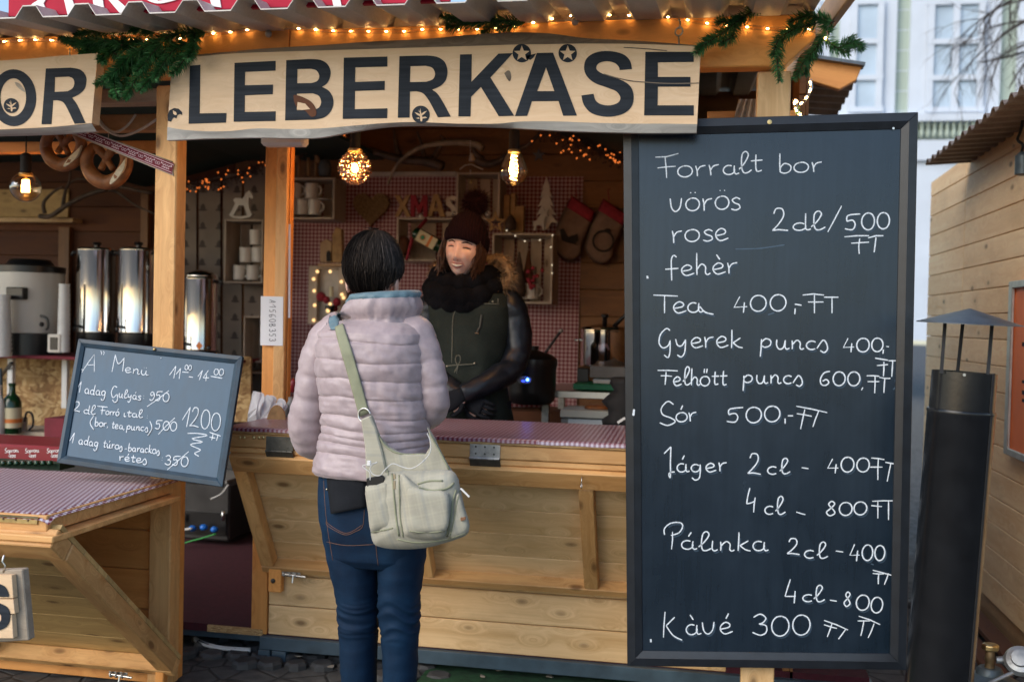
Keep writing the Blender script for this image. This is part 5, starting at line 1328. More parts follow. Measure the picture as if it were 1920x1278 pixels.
# mugs
def mug(loc, sc=1):
    o = T('mug', '', 'mug', loc, 'white mugs on the crate shelves')
    b_ = M(); b_.lathe([(.034, 0), (.038, .003), (.040, .09), (.037, .09), (.035, .01), (.0, .008)], loc, 20, caps=False); b_.mk('cup', 'mug', o, smooth=True, angle=50)
    M().tube([V(loc) + V((.036 + .026 * sin(t), 0, .048 + .028 * cos(t))) for t in [pi * i / 8 for i in range(9)]], .005, 6).mk('handle', 'mug', o, smooth=True)
    return o
def place_z(x, y, Y): return at(x, y, Y)
mug0 = None
for (x, y, lab) in ((553, 372, 'left white mug of the upper row in the mug crate'), (584, 372, 'right white mug of the upper row in the mug crate, handle showing'), (548, 403, 'left white mug of the bottom row in the mug crate'), (566, 403, 'middle white mug of the bottom row in the mug crate'), (590, 403, 'right white mug of the bottom row in the mug crate'),
                    (480, 459, 'single top mug of the pile in the tall dim crate'), (461, 492, 'left mug of the middle pair in the tall dim crate'), (484, 492, 'right mug of the middle pair in the tall dim crate'), (449, 525, 'left mug at the bottom of the tall dim crate'), (474, 525, 'right mug at the bottom of the tall dim crate'),
                    (996, 561, 'white mug at the bottom of the big crate right of the vendor'), (974, 561, 'mug edge beside the white mug right of the vendor')):
    p = at(x, y, 2.13)
    if mug0 is None: mug0 = mug(p); mug0['label'] = lab
    else: dup(mug0, p, lab, rz=random.uniform(-.3, .3))
box1('mug_tray', 'mug', ST, (at(541, 375, 2.09).x, 2.09, at(580, 373, 2.13).z - .004), (at(612, 375, 2.09).x, 2.19, at(580, 373, 2.13).z - .001))
# rocking horse
def silh(name, label, cat, pts, Y, dep, mat, holes=None, **k):
    m = M(); m.prism(px(pts, Y), (0, dep, 0)); return m.mk(name, mat, None, label=label, cat=cat, bev=.001, **k)
RHh = [(430, 402), (436, 392), (441, 381), (437, 375), (441, 371), (455, 372), (462, 360), (468, 357), (472, 363), (475, 370), (471, 373), (467, 370), (466, 380), (467, 390), (472, 402), (476, 400), (468, 407), (452, 410), (436, 408), (428, 402), (432, 402), (440, 405), (452, 406), (463, 404), (461, 396), (456, 385), (448, 385), (444, 392), (438, 403)]
silh('rocking_horse', 'white wooden rocking horse ornament on the crate left of the middle post', 'rocking horse', RHh, 2.1, .02, 'mug')
# cone heart
hc = at(695, 392, YW - .06); m = M(); hr = random.Random(3)
HT = T('heart_ornament', 'heart ornament made of small twig slices hanging on the gingham wall', 'heart', hc)
pts = [(16 * sin(t) ** 3, 13 * cos(t) - 5 * cos(2 * t) - 2 * cos(3 * t) - cos(4 * t)) for t in [2 * pi * i / 36 for i in range(36)]]
s_ = .0072
M().prism([hc + V((x * s_, .01, y * s_ + .01)) for x, y in pts], (0, .02, 0)).mk('base', 'wood_dark', HT)
def inh(x, z):
    c = False; j = len(pts) - 1
    for i in range(len(pts)):
        if (pts[i][1] > z) != (pts[j][1] > z) and x < (pts[j][0] - pts[i][0]) * (z - pts[i][1]) / (pts[j][1] - pts[i][1]) + pts[i][0]: c = not c
        j = i
    return c
for i in range(-16, 17):
    for j in range(-17, 14):
        x, z = i * 1.0 + (j % 2) * .5 + hr.uniform(-.15, .15), j * .95 + hr.uniform(-.15, .15)
        if inh(x, z): m.lathe([(.0030, 0), (.0030, .012), (.0016, .0150)], hc + V((x * s_, .009, z * s_ + .01)), 6, V((hr.uniform(-.2, .2), -1, hr.uniform(-.2, .2))))
m.mk('twig_slices', 'heart_twig', HT, kind='stuff')
# XMA letters
def block(name, label, polys, mat, Y=2.1):
    m = M(); vs, tris, loops = pfill(polys, Y, 0); m.add(vs, tris); m.add([v + V((0, .02, 0)) for v in vs], tris)
    for l in loops:
        c = len(l); m.add(l + [q + V((0, .02, 0)) for q in l], [(i, (i + 1) % c, c + (i + 1) % c, c + i) for i in range(c)])
    return m.mk(name, mat, None, label=label, cat='letter', group='wooden letters above the middle crate')
block('wooden_letter', 'gold wooden letter X, leftmost of the Christmas letters', [[(740, 366), (749, 366), (755, 379), (761, 366), (769, 366), (760, 385), (770, 406), (761, 406), (755, 392), (748, 406), (740, 406), (750, 385)]], 'gold_wood')
block('wooden_letter', 'red wooden letter M between the X and the A', [[(770, 406), (770, 366), (779, 366), (786, 385), (793, 366), (801, 366), (801, 406), (794, 406), (794, 383), (788, 399), (784, 399), (777, 383), (777, 406)]], 'red_felt')
block('wooden_letter', 'gold wooden letter A right of the red M', [[(802, 406), (813, 364), (822, 364), (834, 406), (825, 406), (822, 396), (812, 396), (810, 406)], [(814, 389), (821, 389), (817.5, 375)]], 'gold_wood')
block('wooden_letter', 'dark patterned letter S half hidden behind the crate edge', [[(836, 372), (848, 366), (856, 370), (852, 376), (845, 374), (846, 381), (856, 390), (854, 402), (842, 406), (834, 402), (838, 396), (846, 398), (846, 392), (836, 384)]], 'crate_wood')
# bottle with cream label lying in the crate
BTm = T('bottle', 'tilted dark green bottle with cream and orange label, left of the beanie', 'bottle', at(810, 455, 2.0))
A_b, B_b = at(785, 440, 1.98), at(838, 470, 1.98); d_ = (B_b - A_b).normalized()
M().lathe([(.03, -.03), (.036, -.02), (.038, .0), (.038, .14), (.02, .18), (.014, .22), (.014, .25)], A_b, 16, d_).mk('glass_body', 'bottle_green', BTm, smooth=True, angle=50)
lab_n = V((0, -1, 0)); up_ = d_.cross(lab_n).normalized()
def lq(a0, a1, b0, b1, off): return [A_b + d_ * a + up_ * b - V((0, .040 + off, 0)) for a, b in ((a0, b0), (a1, b0), (a1, b1), (a0, b1))]
M().prism(lq(.005, .125, -.034, .034, 0), (0, .002, 0)).mk('label', 'label_cream', BTm)
M().prism(lq(.078, .094, -.034, .034, .001), (0, .001, 0)).mk('label_band', 'label_orange', BTm)
M().lathe([(.017, 0), (.017, .001)], A_b + d_ * .04 - V((0, .0405, 0)), 20, V((0, -1, 0))).mk('label_ring', 'label_orange', BTm)
M().lathe([(.013, 0), (.013, .001)], A_b + d_ * .04 - V((0, .042, 0)), 20, V((0, -1, 0))).mk('label_disc', 'cut_green', BTm)
solo(M().ball(at(755, 460, 2.1), (.05, .04, .06), 12, 8), 'ornament', 'wood_dark', 'round dark ornament in the crate under the letters', 'ornament', smooth=True)
solo(M().tube([at(800, 410, 2.06), at(775, 440, 2.02), at(762, 488, 2.0)], [.012, .012, .008], 6), 'ribbon', 'red_felt', 'dark red ribbon hanging from the crate under the letters', 'ribbon', smooth=True)
for i, (x, y, r, mt) in enumerate(((789, 406, .013, 'mug'), (851, 400, .012, 'white_wood'), (915, 400, .018, 'mug'))):
    solo(M().ball(at(x, y, 2.06), r, 10, 8), 'bauble', mt, ('small white bauble on the crate edge under the M', 'small pale bauble right of the letters', 'white bauble in the dark box by the pompom')[i], 'bauble', smooth=True)
# star, wood blocks, trees, deer on the right crate
def starp(cx, cy, r, q=.42): return [(cx + (r if i % 2 == 0 else r * q) * cos(-pi / 2 + pi * i / 5), cy + (r if i % 2 == 0 else r * q) * sin(-pi / 2 + pi * i / 5)) for i in range(10)]
m = M(); polys = [starp(929, 417, 21, .45), starp(929, 418, 11, .45)]
vs, tris, loops = pfill(polys, 2.02, 0); m.add(vs, tris); m.add([v + V((0, .012, 0)) for v in vs], tris)
for l in loops:
    c = len(l); m.add(l + [q + V((0, .012, 0)) for q in l], [(i, (i + 1) % c, c + (i + 1) % c, c + i) for i in range(c)])
solo(m, 'wooden_star', 'gold_wood', 'gold cut-out wooden star standing on the right crate', 'star')
solo(M().prism(px(starp(1010, 291, 13, .42), 2.1), (0, .01, 0)), 'wooden_star', 'star_grey', 'small grey star hanging high on the wall right of the bulb', 'star')
for i, (x0, y0, x1, y1) in enumerate(((944, 365, 955, 435), (957, 362, 966, 435), (966, 386, 982, 435))):
    pb1('candle_block', 'gold_wood', None, x0, y0, x1, y1, 2.1, .05, .004, label=('tall narrow wooden block behind the star', 'tall wooden block in the middle of three beside the star', 'short thick wooden block right of the star')[i], cat='wooden block')
solo(M().lathe([(.03, 0), (.035, .04), (.02, .07), (.004, .09)], at(957, 431, 2.05), 12), 'ornament', 'pine_brown', 'round brown ornament in front of the wooden blocks', 'ornament', smooth=True)
tree = [(1025, 332)]
for i in range(5):
    y = 350 + i * 16; w__ = 8 + i * 3.4; tree += [(1025 + w__, y + 6), (1025 + w__ * .45, y + 2)]
tree += [(1027, 430), (1021, 430)]
for i in range(4, -1, -1):
    y = 350 + i * 16; w__ = 8 + i * 3.4; tree += [(1023 - w__ * .45, y + 2), (1023 - w__, y + 6)]
silh('wooden_tree', 'pale jagged wooden fir tree on the right crate, tallest ornament there', 'wooden tree', tree, 2.06, .012, 'white_wood')
deer = [(1000, 432), (1001, 421), (998, 416), (1004, 414), (1014, 414), (1018, 402), (1014, 399), (1019, 397), (1018, 388), (1022, 396), (1028, 392), (1025, 400), (1028, 405), (1022, 406), (1020, 418), (1021, 432), (1017, 432), (1015, 422), (1006, 422), (1005, 432)]
silh('deer_ornament', 'small pale deer figure below the wooden tree', 'deer', deer, 2.03, .012, 'white_wood')
solo(M().lathe([(.035, 0), (.045, .03), (.028, .14), (.004, .26)], at(972, 556, 2.08), 14), 'cone_tree', 'pine_brown', 'brown cone-shaped bristle tree inside the big crate', 'ornament', smooth=True)
solo(M().lathe([(.03, 0), (.035, .03), (.02, .1), (.004, .19)], at(990, 530, 2.16), 12), 'cone_tree', 'wood_dark', 'smaller dark cone tree behind the brown one in the big crate', 'ornament', smooth=True)
RB = T('berry_sprig', 'dark red berry sprig standing over the white mug in the big crate', 'berries', at(1003, 545, 2.07))
rr_ = random.Random(8)
for i in range(14):
    M().ball(at(1003 + rr_.uniform(-14, 14), 518 + rr_.uniform(-20, 22), 2.06), .012, 8, 6).mk('berry', 'red_felt', RB, smooth=True)
M().tube([at(1003, 555, 2.08), at(1005, 500, 2.08)], .003, 5).mk('stem', 'pine_brown', RB)
# stockings
def stocking(cx, cy, label, mk_):
    o = T('stocking', label, 'stocking', at(cx, cy + 120, 2.15), 'Christmas stockings on the wall')
    P_ = [(cx - 3, cy), (cx + 40, cy + 30), (cx + 30, cy + 62), (cx + 18, cy + 90), (cx + 16, cy + 108), (cx + 2, cy + 121), (cx - 14, cy + 120), (cx - 30, cy + 108), (cx - 38, cy + 88), (cx - 32, cy + 66), (cx - 22, cy + 36)]
    P_ = smooth(P_ + [P_[0]], 3)[:-1]
    def puff(poly, Y, th, mat, nm):
        c0 = V((sum(q[0] for q in poly) / len(poly), sum(q[1] for q in poly) / len(poly), 0)); rings = []
        for k_ in range(6):
            t = 1 - k_ / 5.2; rings.append([at(c0.x + (q[0] - c0.x) * t, c0.y + (q[1] - c0.y) * t, Y - th * sqrt(max(0, 1 - t * t))) for q in poly])
        m = M(); m.loft(rings); return m.mk(nm, mat, o, smooth=True)
    puff(P_, 2.17, .03, 'stocking', 'sock')
    puff([(cx - 3, cy - 2), (cx + 42, cy + 29), (cx + 35, cy + 50), (cx - 13, cy + 20)], 2.15, .022, 'red_felt', 'cuff')
    M().tube([at(cx + 8, cy + 2, 2.16), at(cx + 6, cy - 18, 2.18), at(cx + 10, cy - 20, 2.2)], .003, 5).mk('loop', 'red_felt', o)
    cxm, cym = cx - 3, cy + 78
    if mk_: M().tube([at(cxm + 19 * cos(t), cym + 19 * sin(t), 2.127 ) for t in [2 * pi * i / 24 for i in range(25)]], .006, 6).mk('wreath_print', 'dark_print', o); M().ball(at(cxm + 8, cym - 20, 2.12), (.02, .004, .012), 8, 6).mk('bow_print', 'dark_print', o)
    else: M().prism(px([(cxm - 22, cym - 16), (cxm - 14, cym - 18), (cxm - 6, cym - 2), (cxm + 12, cym - 8), (cxm + 14, cym + 4), (cxm + 8, cym + 10), (cxm + 14, cym + 14), (cxm - 10, cym + 8), (cxm - 18, cym + 4)], 2.128), (0, .004, 0)).mk('sleigh_print', 'dark_print', o)
stocking(1074, 368, 'left brown stocking with red cuff and sleigh print', 0); stocking(1134, 374, 'right brown stocking with red cuff and wreath print', 1)
# advent frame with lights
AF = T('light_frame', 'square wooden frame with glowing bulbs, left of the customer head', 'light frame', at(612, 610, 2.1))
lo, hi = bx(578, 498, 650, 608, 2.12, .05)
for a_, b_ in (((lo[0], 2.12, lo[2]), (lo[0] + .055, 2.17, hi[2])), ((hi[0] - .055, 2.12, lo[2]), (hi[0], 2.17, hi[2])), ((lo[0] + .056, 2.12, hi[2] - .02), (hi[0] - .056, 2.17, hi[2])), ((lo[0] + .056, 2.12, lo[2]), (hi[0] - .056, 2.17, lo[2] + .02))):
    box1('frame_board', 'crate_wood', AF, a_, b_, .002)
box1('back_panel', 'white_wood', AF, (lo[0] + .056, 2.165, lo[2] + .021), (hi[0] - .056, 2.172, hi[2] - .021))
for x, y in ((595, 509), (619, 509), (588, 523), (589, 545), (590, 572), (588, 600), (640, 528), (641, 552), (644, 558)):
    M().ball(at(x, y, 2.11), .010, 10, 8).mk('bulb', 'led_warm', AF, smooth=True)
CA = T('candle_arrangement', 'little candle with red baubles glowing inside the light frame', 'candle', at(618, 590, 2.0))
for i, (x, y, r) in enumerate(((602, 556, .03), (612, 562, .022), (632, 566, .026), (628, 578, .02))): M().ball(at(x, y, 2.06), r, 10, 8).mk('bauble', 'red_felt', CA, smooth=True)
M().lathe([(.013, 0), (.013, .06)], at(621, 556, 2.05), 10).mk('candle', 'label_cream', CA); M().lathe([(.02, 0), (.03, .02), (.03, .04)], at(619, 585, 2.02), 12).mk('holder', 'dark_led', CA)
for x, y, r in ((619, 570, .010), (615, 582, .013)): M().ball(at(x, y, 2.0), r, 8, 6).mk('flame_light', 'led_warm', CA, smooth=True)
# wooden church ornament
CHm = T('wooden_church', 'brown wooden church ornament above the light frame', 'ornament', at(620, 492, 2.1))
pprism([(600, 492), (600, 455), (612, 448), (622, 455), (622, 492)], 2.1, .05).mk('nave', 'wood_brown', CHm, bev=.002)
pprism([(623, 492), (623, 440), (630, 425), (640, 430), (641, 492)], 2.09, .05).mk('tower', 'gold_wood', CHm, bev=.002)
pprism([(612, 490), (612, 473), (616, 469), (620, 473), (620, 490)], 2.095, .004).mk('doorway', 'dark_print', CHm)
pprism([(596, 494), (646, 494), (646, 499), (596, 499)], 2.08, .08).mk('base', 'wood_brown', CHm)
# dark mirror/clock ornament left of the bulb, on top of the mug crate
OR_ = T('lantern_ornament', 'brown arched lantern ornament standing on the mug crate', 'ornament', at(575, 330, 2.12))
M().tube([at(575 + 22 * cos(t), 305 - 22 * sin(t), 2.12) for t in [pi * i / 10 for i in range(11)]] , .012, 6).mk('arch', 'wood_brown', OR_, smooth=True)
for x in (560, 578, 592): M().tube([at(x, 330, 2.12), at(x, 296, 2.12)], .009, 6).mk('post', 'wood_brown', OR_, smooth=True)
solo(M().lathe([(.035, 0), (.04, .05), (.03, .09), (.01, .1)], at(609, 330, 2.12), 12), 'jar', 'star_grey', 'dark jar beside the arched ornament on the mug crate', 'jar', smooth=True)
# antlers on the wall
def antler(label, segs, Y0, r0, mat='antler', grp='antlers hung on the wall'):
    m = M()
    for s__ in segs:
        pts_, ra, rb_ = s__; c = cr([at(x, y, Y0 - .02 * i) for i, (x, y) in enumerate(pts_)], 5); m.tube(c, [ra + (rb_ - ra) * i / (len(c) - 1) for i in range(len(c))], 8)
    return m.mk('antler', mat, None, smooth=True, label=label, cat='antler', group=grp)
antler('long dark antler with upright tines across the wall between the bulbs', [([(610, 290), (650, 280), (690, 282), (725, 292), (760, 300), (800, 303), (830, 312)], .012, .030), ([(748, 292), (742, 272), (738, 240)], .022, .005), ([(812, 300), (822, 280), (832, 262), (826, 254)], .020, .006), ([(796, 298), (792, 275), (782, 246)], .016, .005)], 2.15, .02)
antler('thin curved antler sweeping over the long dark one', [([(727, 345), (738, 320), (755, 298), (790, 276), (840, 268), (885, 269), (905, 278)], .006, .022)], 2.05, .02, 'antler_light')
antler('dark antler curving up behind the pear-shaped bulb', [([(895, 300), (915, 308), (940, 300), (965, 282), (990, 272), (1012, 250)], .026, .010), ([(905, 300), (890, 285), (886, 270)], .02, .006)], 2.12, .02)
antler('dark antler near the left bulb in the left stall', [([(75, 405), (95, 405), (125, 385), (165, 365), (200, 355)], .016, .014), ([(118, 388), (122, 360), (130, 340), (132, 320)], .014, .004), ([(84, 400), (82, 380), (100, 360), (118, 350)], .014, .006)], 2.1, .02)
antler('light thin antler tips reaching right in the left stall', [([(195, 355), (220, 360), (255, 385), (300, 405)], .012, .004), ([(130, 345), (150, 335), (200, 345), (285, 362)], .006, .012)], 2.1, .02, 'antler')
# small hanging bell and deer mobile in front
HM = T('hanging_mobile', 'pale wire star mobile with a tiny bell hanging before the upright crate', 'ornament', at(882, 345, 1.7))
M().tube([at(882, 262, 1.7), at(882, 300, 1.7)], .0015, 5).mk('string', 'mug', HM)
M().tube([at(862, 318, 1.7), at(872, 310, 1.7), at(884, 308, 1.7), at(896, 314, 1.7), at(906, 318, 1.7)], .003, 5).mk('wire', 'white_wood', HM)
M().tube([at(882, 318, 1.7), at(882, 330, 1.7)], .0015, 5).mk('string', 'mug', HM); M().lathe([(.008, 0), (.006, .012), (.002, .018)], at(883, 344, 1.7), 10).mk('bell', 'brass', HM, smooth=True)
M().lathe([(.02, 0), (.014, .03), (.004, .045)], at(885, 302, 1.7), 10).mk('cap', 'crate_wood', HM, smooth=True)
# string of tiny cool lights round the right crate
TL = T('fairy_lights', 'sparse tiny white fairy lights along the big crate edge', 'fairy lights', at(1030, 450, 1.98))
lp = [(1036, 441), (1033, 463), (1035, 497), (1035, 512), (984, 452), (966, 442), (1012, 450), (950, 432)]
for x, y in lp: M().ball(at(x, y, 1.98), .0034, 6, 5).mk('bulb', 'led_cool', TL)
M().tube([at(x, y, 1.99) for x, y in ((950, 432), (966, 442), (984, 452), (1012, 450), (1036, 441), (1033, 463), (1035, 497), (1035, 512))], .001, 4).mk('wire', 'cable_white', TL)
# orange lit garlands under the roof lining
def garland(label, path, seed, n, Y):
    r = random.Random(seed); o = T('lit_garland', label, 'garland', at(*path[0], Y), 'dark garlands with orange lights under the roof lining')
    c = cr([at(x, y, Y) for x, y in path], 8); m = M(); m.tube(c, .006, 5)
    for k_ in range(n * 6):
        p = c[r.randrange(len(c))]; q = p + V((r.uniform(-.05, .05), r.uniform(-.02, .02), r.uniform(-.05, .045))); m.tube([p, q], [.002, .001], 3, caps=False)
        if k_ % 2 == 0: m.ball(q, .006, 4, 3)
    m.mk('twigs', 'pine_brown', o, kind='stuff')
    for k_ in range(n):
        p = c[r.randrange(len(c))] + V((r.uniform(-.07, .07), -.01, r.uniform(-.06, .05))); M().ball(p, .0046, 5, 4).mk('bulb', 'garland_bulb', o)
garland('garland with orange lights left of the middle post', [(332, 345), (370, 345), (400, 340), (440, 332), (470, 318), (495, 302)], 1, 42, 2.1)
garland('garland with orange lights between the middle post and the cut-glass bulb', [(545, 285), (580, 270), (610, 262), (640, 262), (655, 255)], 2, 26, 2.0)
garland('garland with orange lights running to the chalkboard top', [(1015, 248), (1050, 258), (1085, 272), (1120, 282), (1150, 292), (1175, 300)], 3, 46, 1.9)

# ================================================================= pendant bulbs
def bulb(name_label, x, y, rpx, kind, Y, ytop, shade='pendant bulbs in the stalls'):
    c = at(x, y, Y); R = (at(x + rpx, y, Y) - c).length; o = T('pendant_bulb', name_label, 'light bulb', c, shade)
    neck = at(x, ytop, Y).z - c.z
    if kind == 'pear': prof = [(.001, -R), (R * .45, -R * .9), (R * .8, -R * .6), (R * .98, -R * .15), (R * .95, R * .25), (R * .7, R * .8), (R * .48, R * 1.2), (R * .42, neck - .004)]
    elif kind == 'cut': prof = [(.001, -R * 1.05), (R * .25, -R)] + [(R * cos(rad(a_)), R * sin(rad(a_))) for a_ in range(-66, 73, 12)] + [(R * .28, R * 1.02), (R * .28, neck)]
    else: prof = [(.001, -R)] + [(R * cos(rad(a_)), R * sin(rad(a_))) for a_ in range(-80, 66, 12)] + [(R * .42, neck - .002)]
    M().lathe(prof, c, 32, caps=False).mk('glass', 'bulb_glass' if kind != 'cut' else 'bulb_cut_glass', o, smooth=kind != 'cut')
    if kind == 'cut':
        k_ = M()
        for a_ in range(-70, 75, 14):
            nn = max(6, int(26 * cos(rad(a_))))
            for j in range(nn):
                t = 2 * pi * (j + (a_ / 14 % 2) * .5) / nn; p = c + V((R * cos(rad(a_)) * cos(t), R * cos(rad(a_)) * sin(t), R * sin(rad(a_)))); k_.ball(p, R * .075, 5, 4)
        k_.mk('facets', 'bulb_cut_glass', o, kind='stuff')
        M().ball(c + V((0, 0, R * .0)), (R * .22, R * .22, R * .3), 10, 8).mk('filament', 'filament_hot', o, smooth=True)
    elif kind == 'pear':
        m = M()
        pts_ = [c + V((R * .20 * cos(t * 6.2), R * .20 * sin(t * 6.2), -R * .62 + R * 1.75 * t / 6.5)) for t in [6.5 * i / 70 for i in range(71)]]
        m.tube(pts_, R * .055, 5); m.mk('filament', 'filament_hot', o, smooth=True)
    else:
        m = M()
        for dx in (-.25, -.08, .08, .25): m.tube([c + V((R * dx * .8, 0, R * .5)), c + V((R * dx, 0, -R * .35))], R * .07, 6)
        m.mk('filament', 'filament', o, smooth=True)
        M().lathe([(R * .1, R * .45), (R * .12, R * .8), (R * .2, neck)], c, 10).mk('stem', 'bulb_glass', o, smooth=True)
    b0 = c + V((0, 0, neck))
    M().lathe([(R * .44, -.008), (R * .46, .0), (R * .40, .004)], b0, 20).mk('collar', 'brass', o, smooth=True, angle=40)
    sr = .021
    M().lathe([(sr, .004), (sr, .072), (sr * .8, .08), (.006, .086)], b0, 20).mk('socket', 'black_matt', o, smooth=True, angle=40)
    M().tube([b0 + V((0, 0, .08)), b0 + V((0, 0, .4))], .003, 6).mk('cord', 'black_matt', o)
    ld = bpy.data.lights.new('bulb_light', 'POINT'); ld.energy = 4.5 if kind != 'globe' else 1.2; ld.color = (1.0, .55, .22); ld.shadow_soft_size = R * .35
    lo_ = bpy.data.objects.new('bulb_light', ld); COL.objects.link(lo_); lo_.parent = o; lo_.location = (0, 0, 0)
bulb('round cut-glass pendant bulb glowing above the customer', 665, 315, 29, 'cut', .1, 281)
bulb('clear pear-shaped bulb with a glowing spiral filament above the vendor', 963, 321, 27, 'pear', .1, 283)
bulb('clear round bulb with upright filaments at the left edge', 48, 351, 25, 'globe', -.05, 326)

# ================================================================= left bay shelf and urns
SHF = T('shelf', 'red-edged shelf carrying the urns and paper cups in the left stall', 'shelf', (at(60, 668, 1.6).x, 1.7, 0))
zs_ = at(65, 666, 1.55).z
M().box((-5.2, 1.55, zs_ - .02), (at(415, 660, 1.55).x, 2.1, zs_ - .001)).mk('board', 'wine_cloth', SHF, bev=.003)
for x in (18, 120): pb1('bracket', 'white_plastic', SHF, x - 5, 672, x + 5, 765, 1.70, .03)
M().bar(at(22, 680, 1.62), at(-10, 720, 1.9), .02, .012).mk('bracket_arm', 'machine', SHF)
flat('panel', 'osb', SHF, [(-80, 672), (470, 668), (470, 790), (-80, 800)], 1.86, .02)
def urn(label, x0, x1, ytop, ybot, ybase, Y, glass_=False, grp='hot drink urns on the shelf'):
    c = at((x0 + x1) / 2, ybase, Y); s__ = (at(x1, 560, Y).x - at(x0, 560, Y).x) / 2; zt = at(x0, ytop, Y).z - c.z; zb_ = at(x0, ybot, Y).z - c.z
    o = T('drinks_urn', label, 'urn', c, grp)
    M().lathe([(s__ * .92, 0), (s__ * .97, .01), (s__ * .97, zb_ - .004)], c, 32).mk('base', 'black_plastic', o, smooth=True, angle=40)
    M().lathe([(s__, zb_), (s__ * 1.01, zb_ + .008), (s__, zb_ + .012), (s__, zt - .012), (s__ * 1.02, zt - .006), (s__ * 1.02, zt)], c, 48).mk('body', 'urn_steel', o, smooth=True, angle=40)
    M().lathe([(s__ * 1.0, zt + .001), (s__ * .95, zt + .012), (s__ * .2, zt + .02)], c, 32).mk('lid', 'urn_steel', o, smooth=True, angle=40)
    M().lathe([(s__ * .14, zt + .02), (s__ * .14, zt + .03), (s__ * .24, zt + .036), (s__ * .2, zt + .048)], c, 14).mk('knob', 'black_plastic', o, smooth=True, angle=40)
    for sx in (-1, 1): M().tube([c + V((sx * s__ * .98, 0, zt - .02)), c + V((sx * s__ * 1.35, -.01, zt - .012)), c + V((sx * s__ * 1.4, -.01, zt - .035))], .010, 8).mk('handle', 'black_plastic', o, smooth=True)
    tz = zb_ + .035; t0 = c + V((-s__ * .35, -s__ * .94, tz))
    m = M(); m.tube([t0, t0 + V((-.004, -.04, 0)), t0 + V((-.004, -.045, -.03))], .009, 8); m.tube([t0 + V((-.004, -.035, .0)), t0 + V((-.004, -.035, .05))], .007, 8); m.mk('tap', 'black_plastic', o, smooth=True)
    return o, c, s__, zt, zb_
urn('tall steel urn nearest the white coffee maker', 147, 211, 469, 622, 660, 1.75)
urn('tall steel urn partly behind the left post', 225, 289, 469, 623, 660, 1.75)
o, c, s__, zt, zb_ = urn('smaller steel urn with an orange diamond sticker between the posts', 347, 404, 522, 655, 668, 1.7)
M().prism(px([(367, 648), (373, 640), (380, 648), (373, 656)], 1.7 - s__ - .002), (0, .001, 0)).mk('sticker', 'label_orange', o); M().lathe([(.012, 0), (.012, .01), (.006, .014)], at(392, 652, 1.7 - s__ + .01), 14, V((.2, -1, 0))).mk('dial', 'black_plastic', o, smooth=True)
M().lathe([(s__ * .98, 0), (s__ * .9, .025), (s__ * .4, .045), (.01, .05)], c + V((0, 0, zt + .002)), 32).mk('dome_lid', 'urn_steel', o, smooth=True)
# white coffee maker
CMk = T('coffee_maker', 'white coffee maker with black lid and base at the far left', 'coffee maker', at(60, 664, 1.6), None)
c = at(55, 664, 1.72); s__ = (at(110, 560, 1.72).x - at(2, 560, 1.72).x) / 2; z_ = lambda y: at(55, y, 1.72).z - c.z
M().lathe([(s__ * .95, 0), (s__ * .95, z_(624))], c, 32).mk('base', 'black_plastic', CMk, smooth=True, angle=40)
M().lathe([(s__ * .97, z_(623)), (s__, z_(620)), (s__, z_(512))], c, 40).mk('body', 'cream_plastic', CMk, smooth=True, angle=40)
M().lathe([(s__ * 1.02, z_(511)), (s__ * 1.02, z_(500)), (s__ * .7, z_(497)), (s__ * .6, z_(488)), (s__ * .5, z_(486))], c, 40).mk('lid', 'black_plastic', CMk, smooth=True, angle=40)
pb1('handle', 'black_plastic', CMk, 10, 538, 43, 561, 1.72 - s__ - .02, .05, .006)
pb1('control_box', 'cream_plastic', CMk, 88, 626, 113, 661, 1.72 - s__ - .02, .05, .006); pb1('control_face', 'black_plastic', CMk, 93, 632, 108, 656, 1.72 - s__ - .022, .01)
m = M(); m.tube(cr([at(76, 592, 1.5), at(88, 597, 1.5), at(90, 612, 1.5), at(86, 618, 1.5)], 3), .008, 8); m.ball(at(78, 608, 1.5), .014, 8, 6); m.mk('tap', 'black_plastic', CMk, smooth=True)
# paper cup stacks
for i, (x, yt, yb, w0, lab) in enumerate(((119, 532, 660, 10, 'stack of white paper cups between the coffee maker and the urns'), (3, 552, 668, 15, 'stack of white paper cups at the left picture edge'))):
    Yc = 1.55 if i == 0 else 1.45
    o = T('cup_stack', lab, 'paper cups', at(x, yb, Yc)); c = at(x, yb, Yc); H = at(x, yt, Yc).z - c.z; r1 = (at(x + w0, 600, Yc).x - at(x, 600, Yc).x)
    n = 14
    for k_ in range(n):
        z0 = H * k_ / n; rr_ = r1 * (1.08 - .22 * k_ / n)
        M().lathe([(rr_ * .93, z0), (rr_, z0 + H / n * .8), (rr_ * 1.05, z0 + H / n * .85), (rr_ * 1.05, z0 + H / n * .98), (rr_ * .9, z0 + H / n * .99)], c, 18).mk('cup', 'white_plastic', o, smooth=True, angle=40)
